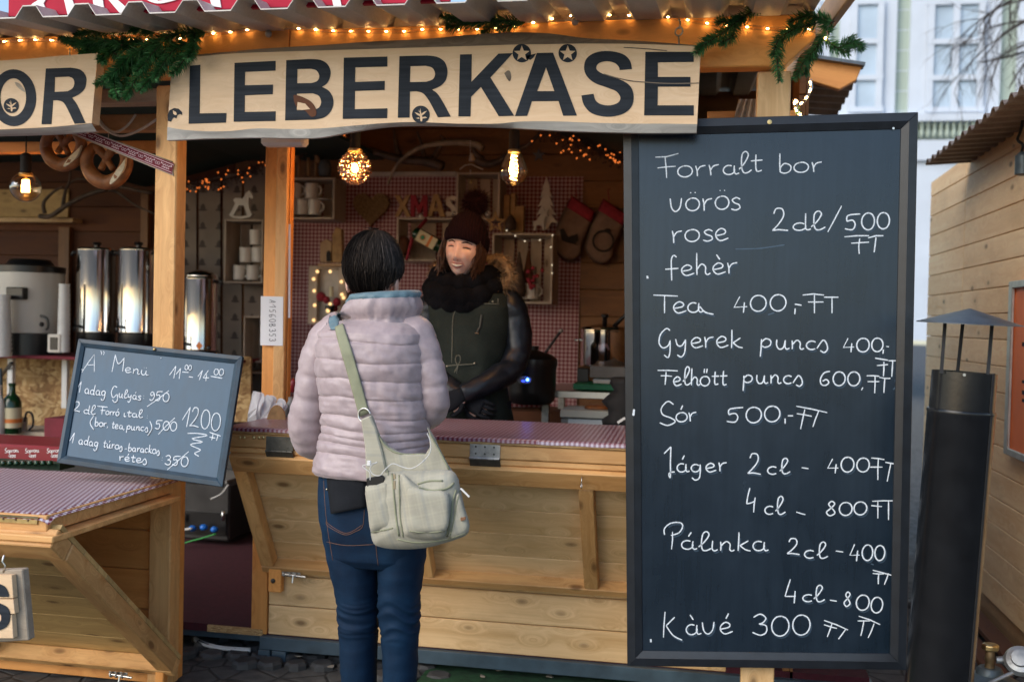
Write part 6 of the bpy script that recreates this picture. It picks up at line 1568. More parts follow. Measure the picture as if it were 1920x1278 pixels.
# lower shelf, bottles, red crate
LSh = T('shelf', 'rough lower shelf with bottles under the urn shelf', 'shelf', at(40, 820, 1.2))
pb1('board', 'wood_grey', LSh, -120, 806, 92, 822, 1.25, .3)
def bottle(label, x, yb, yt, rpx, Y, mat, lab=True):
    c = at(x, yb, Y); H = at(x, yt, Y).z - c.z; R = at(x + rpx, 780, Y).x - at(x, 780, Y).x; o = T('bottle', label, 'bottle', c)
    M().lathe([(R * .9, 0), (R, .006), (R, H * .62), (R * .75, H * .72), (R * .36, H * .8), (R * .33, H * .94), (R * .4, H * .95), (R * .4, H)], c, 20).mk('glass_body', mat, o, smooth=True, angle=50)
    if lab:
        M().lathe([(R * 1.02, H * .12), (R * 1.02, H * .52)], c, 20, caps=False).mk('label', 'label_cream', o, smooth=True); M().lathe([(R * 1.035, H * .22), (R * 1.035, H * .3)], c, 20, caps=False).mk('label_band', 'label_orange', o, smooth=True)
    return o
bottle('green liqueur bottle with a cream label on the lower shelf', 22, 812, 718, 15, 1.2, 'bottle_green')
bottle('pale bottle cut by the left picture edge on the lower shelf', -2, 815, 722, 10, 1.15, 'cream_plastic', False)
o = T('metal_cup', 'small steel cup with a black cable beside the green bottle', 'cup', at(44, 812, 1.3)); M().lathe([(.02, 0), (.022, .09)], at(44, 812, 1.3), 14).mk('cup', 'steel', o, smooth=True, angle=40); M().tube(cr([at(46, 790, 1.28), at(50, 773, 1.28), at(60, 776, 1.28), at(62, 796, 1.28), at(54, 806, 1.28)], 4), .006, 6).mk('cable', 'black_plastic', o, smooth=True)
solo(M().tube([at(0, 690, 1.45), at(2, 760, 1.45)], .012, 8), 'hose', 'steel_blue', 'pale blue hose at the left edge under the shelf', 'hose')
RC_ = T('beer_crate', 'red plastic beer crate with white lettering behind the left counter', 'crate', at(50, 870, -.1))
yk = -.12
lo, hi = bx(-120, 832, 116, 864, yk, .3); M().box(lo, hi).mk('crate_wall', 'beer_red', RC_, bev=.01)
for i, x in enumerate((22, 60, 101)):
    Pen((0, yk - .001, 0), (0, -1, 0)).draw('crate_lettering', strokes('Soproni', x - 13, 848, x + 13, 847, 4.2) + strokes('1895', x - 6, 857, x + 8, 857, 3, 4.6), .0022, RC_, 'banner_white')
for i in range(9):
    x = -6 + i * 12.5; M().lathe([(.010, 0), (.012, .006), (.009, .010), (.011, .016)], at(x, 871, -.2), 12).mk('bottle_top', 'bottle_green', RC_, smooth=True)
solo(pbox(M(), -80, 864, 112, 876, -.18, .1), 'bottle_tray', 'dark_green', 'dark green bottle tray edge behind the left counter', 'tray')
solo(pbox(M(), 82, 784, 120, 834, .9, .2), 'box', 'wine_cloth', 'dark red box behind the beer crate', 'box', bev=.004)

# pretzels hanging
def pretzel(label, cx, cy, r, rot, Y):
    o = T('pretzel', label, 'pretzel', at(cx, cy, Y), 'pretzels hanging in the left stall')
    k = [(-.12, -.95), (-.45, -.55), (.05, -.05), (.55, .35), (.95, .0), (.95, -.55), (.5, -.9), (.1, -.7)]
    P_ = [(.30, .30), (.10, -.05), (-.15, -.45), (-.55, -.85), (-.95, -.45), (-.98, .15), (-.6, .75), (0, .98), (.6, .75), (.98, .15), (.95, -.45), (.55, -.85), (.15, -.45), (-.10, -.05), (-.30, .30)]
    c = cr([at(cx + r * (x * cos(rot) - y * sin(rot)), cy + r * (x * sin(rot) + y * cos(rot)), Y + (.008 if i % 2 else -.004)) for i, (x, y) in enumerate(P_)], 5)
    s_ = (at(cx + r, cy, Y).x - at(cx, cy, Y).x); n = len(c)
    M().tube(c, [s_ * (.15 + .20 * sin(pi * i / (n - 1)) ** 2) for i in range(n)], 12).mk('dough', 'pretzel', o, smooth=True)
    ang = rot + .9
    bx_ = [(.75, .1), (.55, .62), (.1, .95), (-.12, .98), (.02, .7), (.35, .38), (.62, .02)]
    rr_ = [(x, y) for x, y in ((.98, -.25), (.86, .3), (.5, .8), (.12, 1.08), (.14, .86), (.4, .45), (.75, .05))]
    M().prism(px(smooth([(cx + r * (x * cos(rot) - y * sin(rot)), cy + r * (x * sin(rot) + y * cos(rot))) for x, y in rr_] , 4), Y - s_ * .37), (0, .012, 0)).mk('split_crust', 'pretzel_crumb', o, bev=.003)
    M().tube([at(cx, cy - r * .4, Y), at(cx + 4, cy - r * 1.6, Y)], .0015, 5).mk('string', 'crate_wood', o)
pretzel('brown pretzel half behind the left name board', 119, 277, 33, .1, -.28); pretzel('lower brown pretzel with a white split, right of the first', 200, 306, 37, -.05, -.28)
# patterned ribbon board
RBn = T('ribbon_lath', 'wooden lath with a dark red hearts-and-dots ribbon slanting to the left post', 'ribbon', at(235, 290, -.4))
a0, a1 = (138, 249), (325, 325)
M().prism(px([(150, 240), (322, 302), (325, 330), (135, 252)], -.425), (0, .02, 0)).mk('lath', 'wood_grey', RBn, grain=(1, 0, -.3))
rq = px([(138, 249), (160, 245), (326, 306), (322, 327)], -.4265)
M().prism(rq, (0, .0012, 0)).mk('ribbon', 'wine_cloth', RBn)
dd = (rq[2] - rq[1]).normalized(); nn = V((0, -1, 0)); uu = nn.cross(dd) * -1
m = M(); mid0 = (rq[0] + rq[1]) / 2; mid1 = (rq[2] + rq[3]) / 2; Lr = (mid1 - mid0).length
for k_ in range(int(Lr / .010)):
    p = mid0.lerp(mid1, (k_ + .5) * .010 / Lr) + nn * .0012; ty = k_ % 7
    if ty in (0, 1, 2):
        for u_, v_ in ((-.003, .006), (.003, .006), (0, 0), (-.004, -.005), (.004, -.004)): m.box(p + dd * u_ + uu * v_ + V((-.0018, -.0004, -.0018)), p + dd * u_ + uu * v_ + V((.0018, .0002, .0018)))
    elif ty in (3, 6): m.lathe([(.0028, 0), (.0028, .0005)], p - uu * .006, 8, nn)
    else: m.tube([p + (dd * cos(t) + uu * sin(t)) * .0045 for t in [2 * pi * i / 10 for i in range(11)]], .0009, 4)
for s_ in (-1, 1): m.ribbon([mid0 + uu * .0135 * s_ + nn * .0014, mid1 + uu * .0135 * s_ + nn * .0014], .0018, nn)
m.mk('ribbon_print', 'pink_white', RBn, kind='stuff')
solo(M().tube(cr([at(x, y, -.2) for x, y in ((185, 222), (200, 240), (218, 248), (240, 235), (255, 215))], 5), .005, 6), 'cable', 'cable_white', 'upper white cable loop between the two name boards', 'cable', smooth=True)
solo(M().tube(cr([at(x, y, -.22) for x, y in ((180, 216), (195, 240), (225, 255), (260, 245), (300, 220))], 5), .005, 6), 'cable', 'cable_white', 'lower white cable loop between the two name boards', 'cable', smooth=True)

# ================================================================= right side of the kitchen
KT = T('steel_table', 'stainless work table behind the counter, left of the chalkboard', 'table', (at(1090, 800, 1.1).x, 1.2, .105))
zt_ = at(1080, 733, 1.1).z; xa, xb = at(1016, 740, 1.1).x, at(1230, 740, 1.1).x
box1('table_top', 'steel', KT, (xa, 1.1, zt_ - .035), (xb, 1.7, zt_), .003); box1('leg', 'galvanised', KT, (xa, 1.1, .106), (xa + .035, 1.14, zt_ - .036), .002); box1('leg', 'galvanised', KT, (xa, 1.66, .106), (xa + .035, 1.70, zt_ - .036), .002); box1('leg', 'galvanised', KT, (xb - .035, 1.1, .106), (xb, 1.14, zt_ - .036), .002)
pb1('cutting_board', 'cut_green', None, 1074, 720, 1158, 731, 1.15, .3, .003, label='green plastic cutting board on the steel table', cat='cutting board')
pb1('food_box', 'white_plastic', None, 1112, 710, 1150, 719, 1.2, .2, .003, label='flat white plastic box on the green cutting board', cat='box')
pb1('food_box', 'machine_pale', None, 1106, 687, 1190, 709, 1.18, .2, .003, label='grey metal tray box under the steel pot', cat='box')
pb1('hob', 'black_plastic', None, 1082, 690, 1104, 716, 1.3, .3, .004, label='black hob edge beside the grey tray box', cat='hob')
def pot(label, x0, x1, yt, yb, Y, mat):
    c = at((x0 + x1) / 2, yb, Y); R = (at(x1, 650, Y).x - at(x0, 650, Y).x) / 2; H = at((x0 + x1) / 2, yt, Y).z - c.z; o = T('cooking_pot', label, 'pot', c)
    M().lathe([(R * .96, 0), (R, .01), (R, H - .008), (R * 1.03, H - .004), (R * 1.03, H)], c, 40).mk('pot_body', mat, o, smooth=True, angle=40)
    M().lathe([(R * 1.0, H + .001), (R * .95, H + .012), (R * .2, H + .03)], c, 32).mk('lid', mat, o, smooth=True, angle=40); M().lathe([(.012, 0), (.012, .03), (.02, .035), (.016, .05)], c + V((0, 0, H + .03)), 12).mk('knob', 'black_plastic', o, smooth=True)
    for sx in (-1, 1): M().tube(ring(c + V((sx * R * 1.02, 0, H * .7)), .03, 0, V((0, 0, 1)), 10), .006, 6).mk('handle', mat, o, smooth=True)
    return c, R, H, o
c, R, H, o = pot('steel cooking pot with lid at the right end of the kitchen', 1088, 1176, 618, 686, 1.35, 'urn_steel')
M().tube([c + V((.05, -.02, H + .02)), c + V((.12, -.06, H + .09))], [.012, .008], 8).mk('ladle_handle', 'black_plastic', o, smooth=True)
SK = T('soup_kettle', 'round black soup kettle with a blue display and ladle', 'soup kettle', at(998, 756, 1.0))
c = at(996, 756, 1.0); R = (at(1042, 700, 1.0).x - at(952, 700, 1.0).x) / 2; z_ = lambda y: at(996, y, 1.0).z - c.z
M().lathe([(R * .8, 0), (R * .95, .02), (R, .06), (R * 1.0, z_(690)), (R * 1.05, z_(682)), (R * 1.02, z_(672)), (R * .8, z_(664)), (R * .2, z_(656))], c, 36).mk('kettle_body', 'black_plastic', SK, smooth=True, angle=40)
M().lathe([(.03, 0), (.03, .02)], c + V((0, 0, z_(656))), 12).mk('knob', 'black_plastic', SK, smooth=True, angle=40)
M().tube([at(1020, 665, .98), at(1050, 622, .98)], .006, 8).mk('ladle', 'machine', SK); M().ball(at(1052, 620, .98), .01, 8, 6).mk('ladle_end', 'galvanised', SK)
yk = 1.0 - R - .004
M().prism(px(smooth([(970, 708), (974, 706), (992, 706), (996, 712), (992, 718), (974, 718), (970, 712)], 2), yk), (0, .006, 0)).mk('display', 'machine_pale', SK); M().ball(at(989, 711.5, yk - .004), .006, 8, 6).mk('display_led', 'led_blue', SK); M().ball(at(981, 714, yk - .002), (.009, .002, .004), 8, 6).mk('display_led', 'led_blue_dim', SK)
flat('side_shelf', 'gingham_wall', ST, [(940, 756), (1013, 757), (1013, 763), (940, 762)], 1.02, .3); pb1('side_shelf_board', 'wood_dark', ST, 930, 763, 1013, 770, 1.05, .3)
SC = T('kitchen_scale', 'pale box-shaped kitchen appliance on the shelf under the steel table', 'scale', at(1097, 800, .9))
pb1('housing', 'scale_pale', SC, 1050, 769, 1144, 784, .8, .25, .004); pb1('front', 'machine_pale', SC, 1052, 785, 1142, 800, .82, .22, .003); pb1('screen', 'curtain', SC, 1065, 786, 1140, 797, .815, .01)
solo(M().ball(at(1120, 764, .9), (.06, .05, .015), 12, 8), 'bread_roll', 'pretzel', 'flat orange brown loaf on the pale appliance', 'bread', smooth=True)
BG = M(); rg = []
for i in range(9):
    t = i / 8; w__ = .10 * (1 - .45 * t) + .02 * sin(i * 1.9); rg.append([at(1172, 800 - 92 * t, .75) + V((w__ * cos(a_) * (1 + .12 * sin(3 * a_ + i)), .08 * sin(a_), 0)) for a_ in [2 * pi * j / 16 for j in range(16)]])
BG.loft(rg); solo(BG, 'plastic_bag', 'black_matt', 'crumpled black bag behind the counter at the chalkboard edge', 'bag', smooth=True)
solo(M().bar(at(1158, 792, .35), at(1172, 783, .35), .012, .01), 'card', 'white_plastic', 'small white stick beside the black bag on the counter end', 'stick')
pb1('under_shelf', 'wood_dark', ST, 940, 772, 1200, 802, 1.5, .3)
# napkin holder on the counter
NH = T('napkin_holder', 'wooden napkin holder full of white paper napkins on the counter', 'napkin holder', at(505, 798, .02))
yN = .0
M().prism(px(smooth([(499, 798), (501, 780), (508, 765), (518, 759), (528, 764), (534, 778), (536, 797)], 3), yN - .03), (0, .008, 0)).mk('side_plate', 'gold_wood', NH, bev=.002)
M().prism(px(smooth([(494, 796), (496, 778), (503, 764), (513, 758), (523, 763), (529, 776), (531, 795)], 3), yN + .05), (0, .008, 0)).mk('side_plate', 'gold_wood', NH, bev=.002)
nr = random.Random(4)
for i in range(11):
    x0 = 462 + i * 5.6; x1 = x0 + nr.uniform(20, 30) * (1 - i * .03); yt = 738 + nr.uniform(-6, 8) + i * 1.3; Yp = yN + .006 + .0035 * i
    q_ = smooth([(x0, 798), (x0 + 4, 775), (x1 - 12, yt + 4), (x1 - 4, yt), (x1 + 4, yt + 8), (x1 - 4, 775), (x0 + 22, 799)], 3)
    M().prism([at(x, y, Yp) + V((0, .006 * sin(y * .12 + i), 0)) for x, y in q_], (0, .0028, 0)).mk('napkin', 'napkin', NH)
solo(M().lathe([(.022, 0), (.024, .004), (.024, .075), (.012, .095), (.012, .11)], at(545, 795, .1), 16), 'sauce_bottle', 'machine_pale', 'greyish squeeze bottle half behind the customer sleeve', 'bottle', smooth=True)
solo(M().lathe([(.010, 0), (.010, .04), (.004, .055)], at(549, 735, .08) , 12), 'sauce_bottle', 'beer_red', 'red cap of a bottle peeking left of the customer arm', 'bottle', smooth=True)
# dish washer gear in the doorway gap
GW = T('dishwasher', 'dark machine with hoses and blue connectors on the stall floor in the gap', 'machine', (at(380, 1000, 1.3).x, 1.4, .105))
pb1('housing', 'machine', GW, 332, 905, 430, 1012, 1.3, .4, .01); pb1('panel', 'black_plastic', GW, 340, 960, 424, 1002, 1.29, .009, .002); pb1('top_plate', 'machine_pale', GW, 336, 898, 426, 905, 1.32, .35, .002)
for x, y in ((361, 990), (382, 988), (402, 992)): M().ball(at(x, y, 1.24), (.022, .02, .017), 12, 8).mk('connector', 'blue_plastic', GW, smooth=True)
M().lathe([(.008, 0), (.009, .05)], at(344, 980, 1.27), 10).mk('pipe_end', 'steel', GW, smooth=True); M().lathe([(.008, 0), (.009, .05)], at(418, 975, 1.27), 10).mk('pipe_end', 'steel', GW, smooth=True)
M().tube(cr([at(x, y, 1.22) for x, y in ((329, 985), (342, 992), (360, 990))], 4), .007, 6).mk('hose', 'cable_white', GW, smooth=True)
M().tube(cr([at(x, y, 1.2) for x, y in ((326, 1026), (350, 1016), (380, 1008), (405, 1000))], 4), .004, 6).mk('cable', 'cable_green', GW, smooth=True)
M().tube(cr([at(x, y, 1.2) for x, y in ((331, 908), (340, 920), (345, 935))], 4), .008, 6).mk('hose', 'cable_white', GW, smooth=True)
M().tube(cr([at(x, y, 1.2) for x, y in ((395, 935), (415, 925), (428, 908))], 4), .004, 6).mk('cable', 'cable_white', GW, smooth=True)
box1('dark_curtain', 'machine', ST, (at(330, 850, 1.75).x - 1.2, 1.75, .106), (-1.95, 1.78, .62))
for i, (a_, lab) in enumerate(((0, 'upper white cable lying under the stall floor'), (1, 'lower white cable lying under the stall floor'))):
    solo(M().tube(cr([atz(x, y, .012) for x, y in ((365, 1195 + 4 * a_), (385, 1205 + 4 * a_), (420, 1213 + 3 * a_), (470, 1216 + 3 * a_))], 5), .006, 6), 'cable', 'cable_white', lab, 'cable', smooth=True)
# ================================================================= people
from mathutils.bvhtree import BVHTree
def bvh(*ms):
    vs = []; fs = []
    for m in ms:
        n = len(vs); vs += [tuple(v) for v in m.v]; fs += [tuple(i + n for i in f) for f in m.f]
    return BVHTree.FromPolygons(vs, fs)
def drape(tree, x, y, off=.003, Yfall=-.85):
    d = ray(x, y).normalized(); h = tree.ray_cast(CAM, d)
    if h[0] is None: return at(x, y, Yfall)
    return h[0] - d * off
def sgn(a): return -1 if a < 0 else 1
def ring_el(c, rx, ry, n=64, e=2.0, X=V((1, 0, 0)), Y=V((0, 1, 0))):
    o = []
    for j in range(n):
        t = 2 * pi * j / n; ct, st = cos(t), sin(t)
        o.append(c + X * (rx * sgn(ct) * abs(ct) ** (2 / e)) + Y * (ry * sgn(st) * abs(st) ** (2 / e)))
    return o
def interp(tab, y):
    for i in range(len(tab) - 1):
        a, b = tab[i], tab[i + 1]
        if (a[0] <= y <= b[0]) or (a[0] >= y >= b[0]):
            t = (y - a[0]) / (b[0] - a[0]); t2 = t
            return [p + (q - p) * t2 for p, q in zip(a, b)]
    return list(tab[-1] if abs(y - tab[-1][0]) < abs(y - tab[0][0]) else tab[0])
def puffs(s, seams):
    for a, b in zip(seams, seams[1:]):
        if min(a, b) <= s <= max(a, b):
            t = (s - a) / (b - a); return (4 * t * (1 - t)) ** .28
    return 0
def px_loft(tab, Y0, step=3.0, n=96, e=2.3, fn=None):
    """tab rows: (ypx, xleft, xright, depth, dY)"""
    rings = []; y = tab[0][0]
    while y <= tab[-1][0] + .01:
        _, xl, xr, dp, dy = interp(tab, y); A, B = at(xl, y, Y0 + dy), at(xr, y, Y0 + dy); c = (A + B) / 2; c.z = (A.z + B.z) / 2
        r = ring_el(V((c.x, Y0 + dy, c.z)), (B.x - A.x) / 2, dp, n, e)
        if fn:
            q = []
            for j, p in enumerate(r):
                nrm = V((p.x - c.x, (p.y - Y0 - dy) * 1.3, 0)); nrm = nrm.normalized() if nrm.length > 1e-6 else nrm
                q.append(p + nrm * fn(p, y, j / n))
            r = q
        rings.append(r); y += step
    return rings
def arm_loft(path, radii, n=40, k=14, fn=None, flat=1.0):
    c = cr(path, k); L = [0]
    for i in range(1, len(c)): L.append(L[-1] + (c[i] - c[i - 1]).length)
    R = []; seg = len(path) - 1
    for i in range(len(c)):
        t = i / k; a = min(int(t), seg - 1); f = t - a; R.append(radii[a] + (radii[min(a + 1, seg)] - radii[a]) * f)
    rings = []; xx = None
    for i, p in enumerate(c):
        d = (c[min(i + 1, len(c) - 1)] - c[max(i - 1, 0)]).normalized()
        if xx is None: xx, yy = mat_frame(d)
        else: xx = (xx - d * xx.dot(d)).normalized(); yy = xx.cross(d)
        rr = []
        for j in range(n):
            a = 2 * pi * j / n; o = xx * cos(a) + yy * sin(a); r = R[i]
            q = p + o * r
            if fn: q = q + o * fn(q, L[i], a)
            rr.append(q)
        rings.append(rr)
    return rings, L[-1]
# ---- head in its own frame: face looks along -y, eyes at z = 0
HA, HB, HC = .073, .094, .112
def hdisp(x, z):
    g = lambda u, s: exp(-(u / s) ** 2); d = 0
    d -= .020 * g(x, .0105) * g(z + .038, .013); d -= .008 * g(x, .0085) * g(z + .012, .02); d -= .006 * g(abs(x) - .012, .006) * g(z + .042, .007)
    d += .010 * g(abs(x) - .031, .014) * g(z - .001, .011); d -= .004 * g(z - .020, .008) * g(x, .045)
    d -= .008 * g(abs(x) - .036, .018) * g(z + .032, .018); d -= .005 * g(x, .022) * g(z + .066, .009); d += .003 * g(x, .02) * g(z + .083, .006)
    d -= .010 * g(x, .02) * g(z + .098, .014)
    return d
def hfn(q):
    x, y, z = q
    if z < 0:
        t = -z / HC; x *= 1 - .34 * t ** 1.7
        y = y * (1 - .45 * t) if y > 0 else y * (1 - .10 * t * t)
    if z > 0 and y > 0: y *= 1.08
    if y < 0:
        y *= .96; y += hdisp(x, z) * min(1, -y / .045)
    return V((x, y, z))
def hfront(x, z):
    u = x / (1 - (.34 * (-z / HC) ** 1.7 if z < 0 else 0)); s = max(.02, 1 - (u / HA) ** 2 - (z / HC) ** 2)
    y = -HB * sqrt(s)
    if z < 0: y *= 1 - .10 * (z / HC) ** 2
    y *= .96; return y + hdisp(x, z) * min(1, -y / .045)
class Head:
    def __init__(s, c, yaw, pitch=0, roll=0, sc=1.0):
        s.c = V(c); s.R = Matrix.Rotation(rad(yaw), 3, 'Z') @ Matrix.Rotation(rad(pitch), 3, 'X') @ Matrix.Rotation(rad(roll), 3, 'Y'); s.k = sc
    def w(s, p): return s.c + s.R @ (V(p) * s.k)
    def skull(s, m, ex=.073, ez=-.012):
        m.ball((0, 0, 0), (HA, HB, HC), 56, 56, lambda q: s.w(hfn(q)) )
        # ears
        for sx in (-1, 1): m.ball((0, 0, 0), (.009, .020, .031), 12, 10, lambda q, sx=sx: s.w(V((sx * ex, .012, ez)) + V((q.x, q.y + .2 * q.z, q.z))))
    def on(s, x, z, off=.0012): return s.w((x, hfront(x, z) - off, z))
def hand(m, wrist, d, side, up, sc=1.0, curl=.5):
    """palm plus five bent fingers"""
    d = V(d).normalized(); up = V(up).normalized(); s = d.cross(up).normalized() * side; up = s.cross(d).normalized() * side
    w_ = V(wrist); rings = []
    for t, a, b in ((0, .026, .020), (.03, .034, .018), (.06, .040, .016), (.085, .040, .013), (.095, .034, .010)):
        rings.append(ring_el(w_ + d * t * sc, a * sc, b * sc, 14, 2.4, s, up))
    m.loft(rings)
    for i, (o, L) in enumerate(((-.030, .065), (-.010, .075), (.011, .070), (.030, .055))):
        p = w_ + (d * .085 + s * o) * sc; q = p; dd = d.copy(); pts = [p]
        for k_ in range(3):
            dd = (dd - up * curl * .45).normalized(); q = q + dd * L * sc * (.42, .32, .26)[k_]; pts.append(q)
        m.tube(pts, [.0095 * sc, .009 * sc, .008 * sc, .006 * sc], 8)
    p = w_ + (d * .025 - s * .030) * sc; m.tube([p, p + (d * .025 - s * .022 - up * .006) * sc, p + (d * .055 - s * .028 - up * .016) * sc, p + (d * .072 - s * .022 - up * .022) * sc], [.013 * sc, .011 * sc, .010 * sc, .007 * sc], 8)
def finish_body(o, vox=.005):
    r = o.modifiers.new('r', 'REMESH'); r.mode = 'VOXEL'; r.voxel_size = vox; r.use_smooth_shade = True
    s = o.modifiers.new('s', 'SMOOTH'); s.factor = .5; s.iterations = 3
def nz(p, s, k=0): return noise.noise(V((p.x * s + k, p.y * s, p.z * s)))

# ------------------------------------------------------------- customer
YC = -.68
CU = T('person', 'person seen from behind in a quilted lilac jacket and blue jeans with a canvas bag', 'person', (at(700, 900, YC).x, YC, 0))
seams_y = [600, 640, 676, 708, 742, 778, 802, 817, 830, 848, 888]
def tor(p, y, u):
    a = .0105 * puffs(y + 4 * sin(p.x * 16 + 1) + 5 * noise.noise(V((p.x * 9, 0, y * .02))), seams_y)
    a += .0032 * noise.noise(V((p.x * 38 + p.z * 22, p.y * 10, p.z * 30 - p.x * 12))) + .0022 * (1 - abs(noise.noise(V((p.x * 30, 3, p.z * 22 + p.x * 16))))) ** 4
    w__ = .0022 * nz(p, 30) + (.003 * noise.noise(V((p.x * 14, p.y * 14, p.z * 60))) if y > 740 else .0018 * noise.noise(V((p.x * 40, p.y * 20, p.z * 14))))
    return a + w__
jt = [(598, 668, 752, .085, .02), (604, 640, 775, .100, .02), (612, 622, 788, .112, .015), (625, 610, 796, .124, .01), (645, 605, 796, .130, .005), (680, 603, 795, .130, 0), (720, 606, 794, .125, 0), (760, 612, 795, .120, 0), (800, 614, 797, .120, 0), (840, 608, 800, .128, 0), (870, 600, 802, .136, 0), (888, 597, 802, .137, 0), (890, 600, 800, .130, 0)]
jr = px_loft(jt, YC, 1.5, 120, 2.5, tor)
jm = M(); jm.loft(jr)
def P3(x, y, dy=0): return at(x, y, YC + dy)
def slv(ph):
    def f(q, L, a):
        k = L / .068 + ph + .16 * sin(a + 1) + .12 * noise.noise(V((a, L * 9, ph))); t = k - floor(k)
        return .0085 * (4 * t * (1 - t)) ** .28 - .004 + .003 * noise.noise(V((q.x * 30 + q.z * 25, q.y * 25, q.z * 30 - q.x * 15))) + .002 * nz(q, 35) + .0025 * noise.noise(V((q.x * 12, q.y * 12, q.z * 50)))
    return f
armL, LL_ = arm_loft([P3(650, 612, .02), P3(619, 636, .01), P3(594, 682, .0), P3(583, 740, .0), P3(576, 792, .015), P3(585, 825, .06), P3(612, 822, .16), P3(640, 800, .26)], [.055, .064, .053, .050, .058, .056, .050, .042], 44, 12, slv(.2))
armR, LR_ = arm_loft([P3(752, 612, .02), P3(780, 632, .01), P3(801, 680, .0), P3(811, 725, .0), P3(811, 760, .02), P3(800, 776, .08), P3(780, 775, .17), P3(760, 768, .26)], [.055, .060, .047, .046, .049, .047, .045, .040], 44, 12, slv(.55))
jm.loft(armL); jm.loft(armR)
# shoulder yoke softening
jk = jm.mk('jacket', 'jacket_shell', CU, smooth=True)
# collar hood
col_ = M(); rings = []
cc0 = P3(713, 590, .02)
lv = [(626, .095, .085), (612, .118, .100), (602, .120, .104), (596, .116, .100), (588, .130, .112), (576, .136, .116), (566, .134, .114), (560, .130, .108)]
def colr(y, rx, ry, n=96, lift=0):
    c = P3(714 - (600 - y) * .02, y, .025); o = []
    for j in range(n):
        t = 2 * pi * j / n; p = V((c.x + rx * cos(t), c.y + ry * sin(t), c.z)); left = max(0, (-cos(t) - .55) / .45)
        h = (600 - y) / 45
        p.z -= .055 * left ** 1.5 * max(0, h); p.x += .012 * left * max(0, h)
        p.z += .010 * cos(t) * max(0, h)
        k = .010 * noise.noise(V((t * 3.5 + y * .03, y * .06, 2))) + .006 * noise.noise(V((t * 9 - y * .05, y * .09, 5)))
        nn_ = V((cos(t), sin(t), 0)); p += nn_ * k * (1.8 if 578 < y < 600 else 1); p.z += lift
        o.append(p)
    return o
col_.loft([colr(*l) for l in lv], caps=False); col_.mk('collar', 'jacket_shell', CU, smooth=True, keep=True)
cl2 = M(); cl2.loft([colr(561, .131, .109), colr(556, .132, .110), colr(551, .127, .105), colr(549, .119, .098), colr(553, .112, .092), colr(590, .105, .085)], caps=False); cl2.mk('collar_lining', 'jacket_lining', CU, smooth=True, keep=True)
cf = M(); cf.loft([[P3(x, y, .06) for x, y in ((652, 560), (664, 552), (690, 549), (718, 551))], [P3(x, y, .04) for x, y in ((652, 575), (666, 566), (692, 562), (720, 562))]], caps=False, closed=False); cf.mk('collar_flap', 'jacket_shell', CU, smooth=True, keep=True)
tj = bvh(jm, col_)
def cord(name, pts, r, mat, par, tree=tj, off=.002, k=4, n=6):
    c = [drape(tree, q.x, q.y, off) for q in cr([(x, y) for x, y in pts], k)]
    return M().tube(c, r, n).mk(name, mat, par, smooth=True)
lf = M()
def patch(name, L_pts, R_pts, mat, par, tree, off=.004, th=.002, rows=14, k=3, bulge=0):
    A = cr(L_pts, k); B = cr(R_pts, k); n = min(len(A), len(B)); m = M(); rr = []
    for i in range(n):
        r_ = []
        for j in range(7):
            t = j / 6; x, y = A[i].x + (B[i].x - A[i].x) * t, A[i].y + (B[i].y - A[i].y) * t
            r_.append(drape(tree, x, y, off + bulge * 4 * t * (1 - t)))
        rr.append(r_)
    m.loft(rr, caps=False, closed=False)
    o = m.mk(name, mat, par, smooth=True, keep=True); s = o.modifiers.new('t', 'SOLIDIFY'); s.thickness = th; s.offset = 0; return o
patch('shoulder_lining', [(617, 596), (614, 606), (620, 618)], [(640, 584), (637, 600), (630, 618)], 'jacket_lining', CU, tj, .004, .003)
patch('hood_collar_tab', [(612, 598), (612, 610), (617, 618)], [(619, 590), (616, 604), (621, 618)], 'jacket_shell', CU, tj, .006, .003)
# head and hair
HD = Head(P3(700, 505, .02), 180 + 8, 4, 0, 1.0)
hairm = M(); hr = random.Random(9)
def hairsurf(th, ph, k=1.0):
    """th around (0 = back), ph 0 at crown .. 1 at nape edge"""
    lim = 1.0; ph = ph * (1 + .045 * sin(th * 9) * ph + .03 * sin(th * 23 + 1) * ph); a = ph * (2.48 - .77 * min(1, abs(th) / 1.9) ** 1.5)
    r = V((sin(a) * sin(th) * .092, -sin(a) * cos(th) * .112, cos(a) * .116 + .005))
    if r.z < -.015: t = min(1, (-.015 - r.z) / .075); f_ = max(.05, -r.z) ; s_ = sqrt(max(.05, 1 - (r.z / .116) ** 2)); r.x *= (1 - .19 * t) / max(s_, .45) * (s_ * .45 + .55); r.y *= (1 - .22 * t)
    return r * k
hc_ = P3(700, 503, .02)
def hp(th, ph, k=1.0): q = hairsurf(th, ph, k); q = V((q.x, q.y, q.z)); q = Matrix.Rotation(rad(-5), 3, 'Z') @ q; return hc_ + q
rings = []
for i in range(26):
    ph = i / 25; r_ = []
    for j in range(72):
        th = -pi + 2 * pi * j / 72; r_.append(hp(th, .02 + .98 * ph, (.965 + .030 * noise.noise(V((th * 5, ph * 1.0, 1))) + .022 * noise.noise(V((th * 15, ph * 1.6, 4)))) ))
    rings.append(r_)
hairm.loft(rings); ho = hairm.mk('hair', 'hair_dark', CU, smooth=True)
st = M(); st2 = M()
